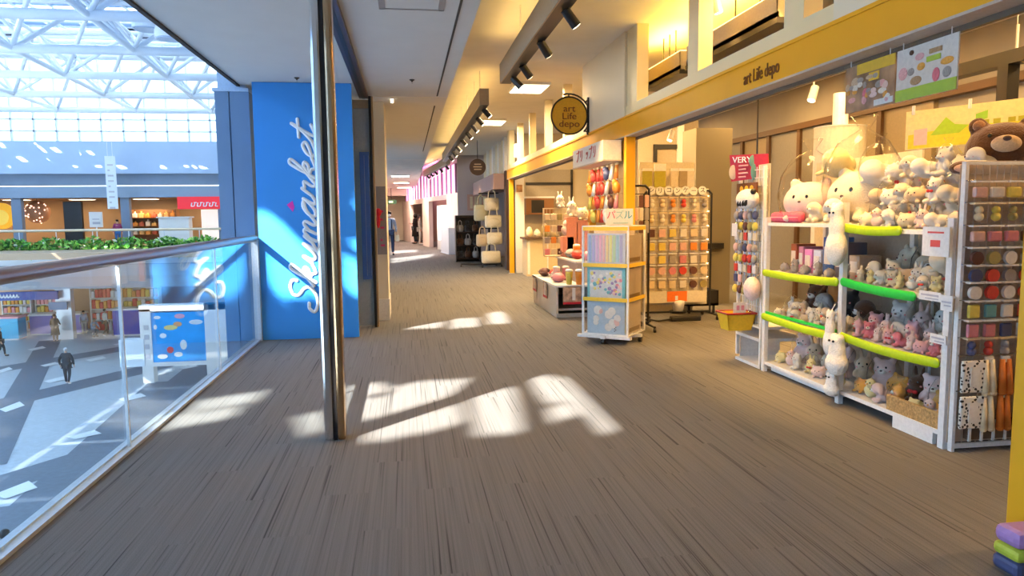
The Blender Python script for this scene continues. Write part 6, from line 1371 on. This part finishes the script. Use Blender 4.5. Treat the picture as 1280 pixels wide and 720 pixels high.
for r_ in range(4):
    for i in range(4):
        x = xx0 + (i + .5) * (xx1 - xx0) / 4; z = zz1 - .14 - r_ * .2; c = [('cream', 'cream', 'olive', 'cream'), ('orange', 'cream', 'dark brown', 'white'), ('grey', 'orange', 'cream', 'olive'), ('rose', 'cream', 'dark brown', 'white')][r_][i]
        t = thing('hanging_pouch', (x, 12.25, z - .08), '%s little pouch, %s from left, %s row of the cream wire rack' % (c, ORD[i], ORD[r_]), 'pouch', 'pouches on the cream wire rack'); MB().box(x - .045, x + .045, 12.23, 12.26, z - .07, z + .04, bev=.012).build('pouch', PM[c], t); MB().tube((x, 12.25, z + .04), (x, 12.29, z + .05), .004, n=5).build('peg', m_chrome, t)
for i, (px, py, c) in enumerate(((697, 252, 'white'), (714, 246, 'white'), (726, 250, 'cream'), (709, 270, 'pale pink'))):
    q = at(px, py + 12, Y=12.0); kn = ('rabbit', 'rabbit', 'bun', 'chick')[i]
    zz = max(q.z - .3, zz1 + .002) if i == 0 else q.z - .18
    if i: 
        t = thing('riser_block', (q.x, 12.0, TZ + .37), 'salmon block under the %s %s plush at the back of the promotion table' % (c, kn if kn != 'bun' else 'round'), 'block', 'salmon blocks on the promotion table'); MB().box(q.x - .1, q.x + .1, 11.9, 12.1, TZ + .371, zz, bev=.01).build('block', mat('salmon_block', (.62, .25, .17), .6), t); MB().box(q.x - .06, q.x + .06, 11.895, 11.9, TZ + .42, TZ + .5).build('label', PM['rose'], t)
    plush(kn, (q.x, 12.0, zz + .002), .34 if i else .3, .3, c, '%s %s plush at the back of the promotion table, %s from the left' % (c, kn if kn != 'bun' else 'round', ORD[(0, 2, 3, 1)[i]]), 'plush toys at the back of the promotion table') if i else plush(kn, (q.x + .1, 12.29, zz1 + .002), .28, .2, c, 'white rabbit plush perched on top of the cream wire rack', 'plush toys at the back of the promotion table')

# ================================================================== FAR END OF THE TOY SHOP
cn = thing('service_counter', (3.6, 18.6, 0), 'cream service counter with dark ledge at the far end of the shop', 'counter')
MB().box(2.98, 4.6, 17.9, 18.6, 0, .93).build('body', mat('cream_counter', (.70, .56, .34), .6), cn); MB().box(2.92, 4.65, 17.82, 18.65, .93, .98).build('ledge', mat('dark_ledge', (.10, .06, .04), .4), cn); MB().box(3.0, 3.06, 17.88, 17.9, .05, .9).box(3.5, 3.53, 17.88, 17.9, .05, .9).build('panel_strip', m_white, cn)
wp = thing('white_poster_panel', (3.0, 19.0, 0), 'tall white panel with small brown picture beside the far yellow post', 'panel')
a, b = at(644, 222, Y=19), at(656, 330, Y=19); MB().box(a.x, b.x, 19, 19.08, 0, a.z).build('board', m_white, wp); a2, b2 = at(645.5, 231, Y=19), at(653, 240, Y=19); MB().box(a2.x, b2.x, 18.99, 19.0, b2.z, a2.z).build('picture', mat('tan_photo', (.42, .24, .12)), wp)
a, b = at(657, 212, Y=19.7), at(716, 250, Y=19.7)
wd_ = thing('wall_mirror', ((a.x + b.x) / 2, 19.7, b.z), 'grey glass panel with dark rails on the far shop wall', 'mirror')
MB().box(a.x, b.x, 19.72, 19.74, b.z - .2, a.z).build('glass', mat('grey_glass', (.42, .36, .26), .2), wd_); MB().box(a.x, b.x, 19.68, 19.72, (a.z + b.z) / 2 + .0, (a.z + b.z) / 2 + .07).box(b.x - .06, b.x, 19.68, 19.72, b.z - .2, a.z).build('dark_rail', m_black, wd_)
a, b = at(657, 248, Y=19.4), at(692, 268, Y=19.4)
o = thing('wall_cabinet', ((a.x + b.x) / 2, 19.5, b.z), 'brown box shelf on the far shop wall above the counter', 'cabinet'); MB().box(a.x, b.x, 19.35, 19.72, b.z, a.z).build('carcass', mat('brown_wood', (.30, .14, .05), .5), o); MB().box(a.x - .02, b.x + .02, 19.33, 19.72, a.z, a.z + .05).build('top_strip', m_white, o); MB().box(a.x + .15, a.x + .5, 19.34, 19.35, b.z + .05, a.z - .05).build('dark_opening', m_black, o)
for i, (x, h, c) in enumerate(((3.1, .22, 'cream'), (3.3, .16, 'white'), (3.5, .3, 'olive'), (3.72, .2, 'cream'), (3.95, .26, 'grey'), (4.2, .18, 'orange'))):
    o = thing('ceramic_jar', (x, 18.2, .985), '%s jar on the far service counter, %s from the left' % (c, ORD[i]), 'jar', 'jars on the far service counter'); MB().lathe((x, 18.2, .982), [(.05, 0), (.09, h * .3), (.08, h * .8), (.05, h)], 16).build('jar', PM[c], o, smooth=True); MB().lathe((x, 18.2, .982 + h), [(.055, 0), (.055, .02), (.015, .035), (.02, .05)], 14).build('lid', PM['white'], o)
# shop back wall detail seen over the goods: mullions and amber panes
for i, (y, wd, m) in enumerate(((9.3, .5, 'amber'), (10.4, .5, 'amber'), (11.5, .5, 'taupe'), (12.6, .5, 'taupe'), (13.7, .5, 'amber'), (14.8, .5, 'taupe'))):
    struct(MB().box(6.93, 7.0, y - wd, y + wd, 0, 3.0), 'trim_%d' % (60 + i), mat('pane_' + m, (.28, .215, .12) if m == 'amber' else (.19, .175, .155), .4)); struct(MB().box(6.88, 7.0, y + wd, y + wd + .1, 0, 3.1), 'trim_%d' % (70 + i), mat('dark_brown_mullion', (.10, .05, .02), .5))
struct(MB().box(6.86, 7.0, 3, 16, 3.0, 3.1), 'trim_80', mat('dark_brown_mullion', (.10, .05, .02), .5))
o = thing('fabric_column', (at(1050, 200, Y=8.4).x, 8.4, 1.5), 'wide white drum lampshade column rising above the big plushes', 'lamp'); q = at(1050, 160, Y=8.4)
MB().tube((q.x, 8.4, .0), (q.x, 8.4, q.z), .30, n=28).build('drum', mat('drum_fabric', (.80, .74, .60), .8), o, smooth=False); MB().tube((q.x, 8.4, q.z), (q.x, 8.4, 3.0), .09, n=14).build('neck', m_white, o); MB().tube((q.x, 8.4, q.z), (q.x, 8.4, q.z + .012), .305, n=28).build('rim', m_white, o)
for i, (px0, py0, px1, py1, Y) in enumerate(((1200, 28, 1266, 130, 6.2),)):
    a, b = at(px0, py0, Y=Y), at(px1, py1, Y=Y); o = thing('glass_screen', ((a.x + b.x) / 2, Y, b.z), 'clear hanging screen with bright edge right of the white poster', 'screen')
    MB().box(a.x, b.x, Y, Y + .008, b.z, a.z).build('sheet', m_acr, o); MB().box(b.x, b.x + .02, Y - .005, Y + .012, b.z, a.z).build('edge', m_white, o); MB().tube((b.x, Y, a.z), (b.x, Y, HZ), .004).build('cord', m_white, o)
o = thing('ceiling_beam', (4.56, 5.1, 2.3), 'dark brown crossbar high behind the yellow header board', 'beam'); MB().box(4.5, 4.62, 4.5, 5.7, 2.64, 2.74).build('bar', m_black, o); MB().box(4.5, 4.6, 4.95, 5.05, 2.3, 2.64).build('drop_post', m_black, o)
for yy in (4.55, 5.65): MB().box(4.54, 4.58, yy - .02, yy + .02, 2.74, HZ).build('hanger', m_black, o)
q = at(1017, 116, Y=7.2); o = thing('spotlight', (q.x, 7.2, q.z), 'small white spotlight behind the beam left of the brown poster', 'spotlight'); d = Vector((-.4, -.2, -1)).normalized(); MB().tube(q - d * .07, q + d * .09, .04, .045, n=14).build('head', m_white, o); MB().tube(q, (q.x, 7.2, HZ), .008).build('stem', m_white, o); MB().tube(q + d * .088, q + d * .094, .036, n=12).build('lens', mat('spot_glow', (1, .82, .55)), o)
q = at(839, 169, Y=11); o = thing('spotlight', (q.x, 11, q.z), 'small white spotlight behind the beam near the slim yellow post', 'spotlight'); MB().tube(q - d * .07, q + d * .09, .04, .045, n=14).build('head', m_white, o); MB().tube(q, (q.x, 11, HZ), .008).build('stem', m_white, o); MB().tube(q + d * .088, q + d * .094, .036, n=12).build('lens', mat('spot_glow', (1, .82, .55)), o)
# shop ceiling lights (light the goods)
for i, (x, y) in enumerate(((5.8, 3.0), (3.5, 6.2), (5.4, 5.0), (5.2, 8.0), (3.9, 12.0), (5.6, 11.5), (3.9, 15.5), (5.6, 16))):
    o = thing('ceiling_light', (x, y, HZ - .05), 'square warm ceiling panel inside the toy shop, %s counted from the near end' % ORD[i], 'ceiling light', 'warm ceiling panels inside the toy shop')
    MB().box(x - .33, x + .33, y - .33, y + .33, HZ - .05, HZ - .001).build('frame', m_white, o); MB().box(x - .3, x + .3, y - .3, y + .3, HZ - .056, HZ - .045).build('diffuser', LAMP, o)
    area_lamp('light', (x, y, HZ - .06), .6, .6, 95 * SHOP_W, parent=o)

# ================================================================== FAR SHOPS ALONG THE WALKWAY
NX = 2.78
m_mauve = mat('mauve_fascia', (.30, .20, .20), .6, scale=1); m_dbrown = mat('dark_brown_panel', (.06, .03, .022), .6)
fs = thing('shop_fascia', (NX - .2, 23.5, 2.28), 'mauve brown fascia over the bag shop beyond the beam', 'fascia')
MB().box(NX - .32, NX + .3, 20.4, 26.85, 2.28, 2.72).build('panel', m_mauve, fs); MB().box(NX - .02, NX + .5, 20.0, 20.4, 0, 2.78).build('end_block', m_dbrown, fs)
struct(MB().box(NX + .1, NX + .3, 20, 27, 2.78, HZ), 'wall_upper', mat('amber_wall', (.72, .60, .40), .8)); struct(MB().box(NX + 1.8, NX + 2, 20, 27, 0, 2.8), 'wall_bag_shop', mat('bag_shop_back', (.40, .28, .2), .8)); struct(MB().box(1.9, NX + 2, 26.9, 27.1, 0, HZ), 'wall_divider', mat('mauve_wall', (.52, .44, .42), .7))
for i, y in enumerate((20.6, 21.9, 23.4, 25.0)): struct(MB().box(NX + .02, NX + .12, y, y + .22, 2.78, HZ), 'trim_%d' % (90 + i), m_white)
c = at(597, 209, Y=21.6); o = thing('round_sign', (c.x, 21.6, c.z - .26), 'small round dark brown hanging sign above the bag shop', 'sign')
MB().tube((c.x, 21.58, c.z), (c.x, 21.62, c.z), 10.2 / F * 21.6, n=32).build('disc', m_dbrown, o); mb = MB()
for k, ww in enumerate((.10, .13, .11)): mb.box(c.x - ww, c.x + ww, 21.57, 21.58, c.z + .07 - k * .075, c.z + .10 - k * .075)
mb.build('pale_lettering', mat('pale_print', (.5, .38, .25), .6), o); MB().tube((c.x, 21.6, c.z + .2), (c.x, 21.6, HZ), .01).build('rod', m_black, o)
x_l = at(648, 187, Y=18.5); o = thing('pendant_lamp', (x_l.x, 18.5, x_l.z - .2), 'glowing white box pendant lamp above the far end of the beam', 'lamp')
MB().box(x_l.x - .1, x_l.x + .1, 18.4, 18.6, x_l.z - .19, x_l.z + .14, bev=.02).build('shade', mat('pendant_glow', (1, .9, .68), .5, emit=2.5), o); MB().tube((x_l.x, 18.5, x_l.z + .14), (x_l.x, 18.5, HZ), .012).build('cord', m_white, o)
# tote bags on a wheeled stand
bs = thing('bag_stand', (2.45, 21.6, 0), 'tall wheeled stand hung with cream tote bags beside the far yellow post', 'rack')
MB().tube((2.45, 21.6, .08), (2.45, 21.6, 2.25), .03).tube((2.15, 21.6, 2.2), (2.75, 21.6, 2.2), .018).tube((2.15, 21.6, 1.15), (2.75, 21.6, 1.15), .018).tube((1.6, 21.75, .08), (2.8, 21.45, .08), .025).tube((2.2, 21.2, .08), (2.7, 22, .08), .025).build('frame', m_black, bs)
for x, y in ((1.6, 21.75), (2.8, 21.45), (2.2, 21.2), (2.7, 22)): MB().tube((x - .02, y, .035), (x + .02, y, .035), .035, n=12).tube((x, y, .03), (x, y, .08), .01).build('caster', m_black, bs)
def tote(x, y, zb, w_, h, c, lab, grp='tote bags on the wheeled stand'):
    o = thing('tote_bag', (x, y, zb), lab, 'bag', grp); hh = h * .62
    mb = MB().box(x - w_ / 2, x + w_ / 2, y - .075, y + .075, zb, zb + hh, bev=.06).ball((x, y - .02, zb + hh * .42), (w_ * .47, .11, hh * .42), u=18, v=12); mb.build('body', c, o, smooth=True)
    for k in (-1, 1): MB().path([(x - w_ * .25, y + k * .05, zb + hh - .02), (x - w_ * .2, y + k * .04, zb + h * .9), (x, y + k * .01, zb + h), (x + w_ * .2, y + k * .04, zb + h * .9), (x + w_ * .25, y + k * .05, zb + hh - .02)], .014, n=6).build('handle', c, o)
m_tc = mat('canvas_cream', (.80, .68, .46), .9, bump=.3); m_tk = mat('canvas_khaki', (.48, .44, .30), .9, bump=.3); m_td = mat('canvas_tan', (.60, .45, .28), .9, bump=.3)
for i, (x, y, zb, w_, h, c, nm) in enumerate(((2.52, 21.4, 1.68, .44, .62, m_tc, 'topmost cream tote bag'), (2.55, 21.35, 1.18, .5, .6, m_tc, 'plump cream tote bag second from the top'), (2.20, 21.5, 1.38, .42, .78, m_tk, 'long khaki tote bag on the left arm'), (2.58, 21.3, .68, .46, .58, m_tc, 'flat cream tote bag third from the top'), (2.22, 21.4, .62, .36, .6, m_td, 'tan tote bag on the lower left arm'), (2.46, 21.25, .12, .58, .6, m_tc, 'lowest wide cream tote bag'))):
    tote(x, y, zb, w_, h, c, nm + ' on the stand by the far yellow post')
# dark goods shelving behind the bags
ga = thing('goods_rack', (2.55, 24.4, 0), 'black rack of dark bags beyond the tote bag stand', 'rack')
X0, X1, Y_ = at(571, 300, Y=24).x, at(600, 300, Y=24).x, 24.0
MB().box(X0 - .03, X0, Y_, Y_ + .5, 0, 1.55).box(X1, X1 + .03, Y_, Y_ + .5, 0, 1.55).box(X0, X1, Y_ + .45, Y_ + .5, 0, 1.55).build('frame', m_black, ga)
for z in (.12, .55, 1.0, 1.5): MB().box(X0, X1, Y_, Y_ + .48, z - .02, z).build('shelf_board', m_dbrown, ga)
for r_, z in enumerate((.12, .55, 1.0)):
    for i in range(3):
        x = X0 + (i + .5) * (X1 - X0) / 3; c = [(FUR['black'], 'black'), (FUR['brown'], 'dark brown'), (FUR['grey'], 'grey')][(r_ + i) % 3]
        tote(x, Y_ + .2, z + .002, .23, .38, c[0], '%s handbag, %s from left on the %s shelf of the black rack' % (c[1], ORD[i], ('lowest', 'middle', 'highest')[r_]), 'handbags on the black rack')
o = thing('wall_poster', (NX + 1, 26.85, 1.6), 'pinkish photo board with pale figures inside the bag shop', 'poster'); a, b = at(584, 243, Y=26.85), at(610, 263, Y=26.85)
MB().box(a.x, b.x, 26.85, 26.88, b.z, a.z).build('board', mat('salmon_board', (.62, .36, .26), .6), o); mb = MB()
for k in range(4): mb.box(a.x + .1 + k * .17, a.x + .2 + k * .17, 26.84, 26.85, b.z + .08, a.z - .08)
mb.build('pale_figures', PM['cream'], o)
# white wall with doorways and pink lit glazing; this stretch of the mall bends to the left
m_pinkwall = mat('pinkish_white_wall', (.76, .66, .62), .7, scale=1)
W0, W1 = at(571, 318, Z=0), at(512, 302.6, Z=0); WD = (W1 - W0); WD.z = 0; WL = WD.length; WD.normalize(); WN = Vector((WD.y, -WD.x, 0))
if WN.x < 0: WN = -WN
def wpx(px):                                       # distance along the wall of the point seen at a photo column
    d = ROT @ Vector(((px - CX) / F, 0, -1)); n = Vector((-d.y, d.x, 0)); return -(W0 - EYE).dot(n) / WD.dot(n)
def wbox(mb, u0, u1, e0, e1, z0, z1):
    p = [W0 + WD * u + WN * e for u, e in ((u0, e0), (u1, e0), (u1, e1), (u0, e1))]
    return mb.slab([Vector((q.x, q.y, z0)) for q in p], (0, 0, z1 - z0))
ua, ub, uc, ud = wpx(560), wpx(538), wpx(530), wpx(515)
mb = MB(); wbox(mb, -.4, ua, 0, .2, 0, 2.45); wbox(mb, ub, uc, 0, .2, 0, 2.45); wbox(mb, ud, WL + 3, 0, .2, 0, 2.45); wbox(mb, ua, ub, 0, .2, 2.25, 2.45); wbox(mb, uc, ud, 0, .2, 2.2, 2.45); wbox(mb, -.4, WL + 3, .02, .2, 3.6, HZ)
struct(mb, 'wall_far_shop', m_pinkwall)
struct(wbox(MB(), 1, WL + 3, 1.6, 1.8, 0, 2.45), 'wall_far_inner', mat('salmon_wall', (.62, .42, .32), .8))
p_ = W0 + WD * (ua + .35 * (ub - ua)) + WN * .7; ld = thing('lit_display', (p_.x, p_.y, 0), 'bright white lit display box in the pink far doorway', 'light box')
wbox(MB(), ua + .1, wpx(547), .05, .3, .45, 2.0).build('lit_face', mat('display_glow', (1, .95, .88), .5, emit=1.5), ld); wbox(MB(), ua + .1, wpx(547), .03, .32, 0, .45).build('base', m_white, ld)
p_ = W0 + WD * .5 - WN * .25; bxw = thing('white_plinth', (p_.x, p_.y, 0), 'pale plinth box against the white wall before the far doorway', 'plinth')
wbox(MB(), .1, ua - .2, -.3, -.03, .03, 1.05).build('body', mat('pale_plinth', (.66, .64, .64), .6), bxw); wbox(MB(), .08, ua - .18, -.32, -.02, 0, .03).build('skirting', m_alu, bxw)
m_mag = mat('magenta_tube', (1, .12, .55), .4, emit=4)
nW = 5
for i in range(nW):
    u0, u1 = i * (WL + 1.5) / nW, (i + 1) * (WL + 1.5) / nW; p_ = W0 + WD * (u0 + u1) / 2
    o = thing('lit_transom_window', (p_.x, p_.y, 2.45), 'pink lit transom window above the far white wall, %s from the near end' % ORD[i], 'window', 'pink lit transom windows')
    wbox(MB(), u0 + .06, u1 - .06, .05, .09, 2.46, 3.59).build('glowing_pane', mat('pink_white_pane', (1, .50, .80), .5, emit=1.1), o)
    for k in range(4): v = u0 + .1 + k * (u1 - u0 - .2) / 3; wbox(MB(), v - .06, v + .06, .0, .1, 2.45, 3.6).build('mullion', mat('mauve_mullion', (.40, .20, .34), .6), o)
p_ = W0 + WD * WL * .5 - WN * .7; o = thing('neon_tube', (p_.x, p_.y, 3.64), 'magenta neon tube along the far high ceiling', 'neon light')
q0, q1 = W0 - WN * .7 + Vector((0, 0, 3.66)), W0 - WN * .7 + WD * WL * .55 + Vector((0, 0, 3.66)); MB().tube(q0, q1, .03, n=10).build('tube', m_mag, o); MB().tube(q0 + Vector((0, 0, .06)), q1 + Vector((0, 0, .06)), .035, n=6).build('channel', m_white, o)
for i, (x, y) in enumerate(((-.2, 30), (-.2, 36), (-.1, 42))):
    o = thing('ceiling_light', (x, y, SZ - .06), 'flat white panel light in the far low ceiling, %s from the near end' % ORD[i], 'ceiling light', 'panel lights in the far low ceiling'); MB().box(x - .4, x + .4, y - .5, y + .5, SZ - .05, SZ - .001).build('frame', m_white, o); MB().box(x - .35, x + .35, y - .45, y + .45, SZ - .058, SZ - .05).build('diffuser', LAMP, o); area_lamp('light', (x, y, SZ - .065), .7, .9, 110, (1, .74, .58), parent=o)
# grey glazing with dark rails behind the silicone rack
a, b = at(798, 140, Y=13.5), at(872, 215, Y=13.5); o = thing('glass_partition', ((a.x + b.x) / 2, 13.5, 0), 'grey glass partition with dark rail behind the silicone case rack', 'partition')
MB().box(a.x, b.x, 13.5, 13.53, 0, a.z).build('glass', mat('grey_glass', (.42, .36, .26), .2), o); zr_ = at(830, 186, Y=13.5).z; MB().box(a.x + .3, b.x, 13.46, 13.5, zr_, zr_ + .08).build('dark_rail', m_black, o); MB().box(a.x + .3, a.x + .36, 13.44, 13.5, 0, zr_ + .08).build('dark_stile', m_black, o)
for k, px in enumerate((852,)): x = at(px, 170, Y=13.4).x; MB().box(x - .06, x + .06, 13.42, 13.5, 0, a.z).build('white_stile', m_white, o)
area = at(485, 254, Y=44); o = thing('exit_sign', (area.x + .1, 44, 2.5), 'small dark green sign hanging at the corridor end', 'sign'); MB().box(area.x - .1, area.x + .5, 43.95, 44.05, area.z - .05, area.z + .2).build('case', mat('dark_green', (.03, .12, .06), .5), o); MB().box(area.x + .05, area.x + .3, 43.94, 43.95, area.z + .02, area.z + .14).build('lit_panel', mat('pale_green_lit', (.6, .9, .5), .5, emit=.6), o); MB().tube((area.x + .2, 44, area.z + .2), (area.x + .2, 44, SZ), .02).build('stem', m_black, o)
d1 = MB().box(-.1, .62, YE - .06, YE, 0, 2.1).box(.66, 1.38, YE - .06, YE, 0, 2.1); d_ = struct(d1, 'door_1', mat('cream_door', (.72, .66, .46), .6)); MB().tube((.58, YE - .1, .95), (.58, YE - .1, 1.15), .015).tube((.70, YE - .1, .95), (.70, YE - .1, 1.15), .015).box(.57, .59, YE - .1, YE - .05, 1.03, 1.05).box(.69, .71, YE - .1, YE - .05, 1.03, 1.05).build('door_handle', m_chrome, d_)

# ================================================================== tidy up
for o in proto.values(): drop_tree(o)
for l, n in LABELS.items():
    if len(n) > 1: print('SAME LABEL:', l, n)
    if not 4 <= len(l.split()) <= 16: print('LENGTH', l)
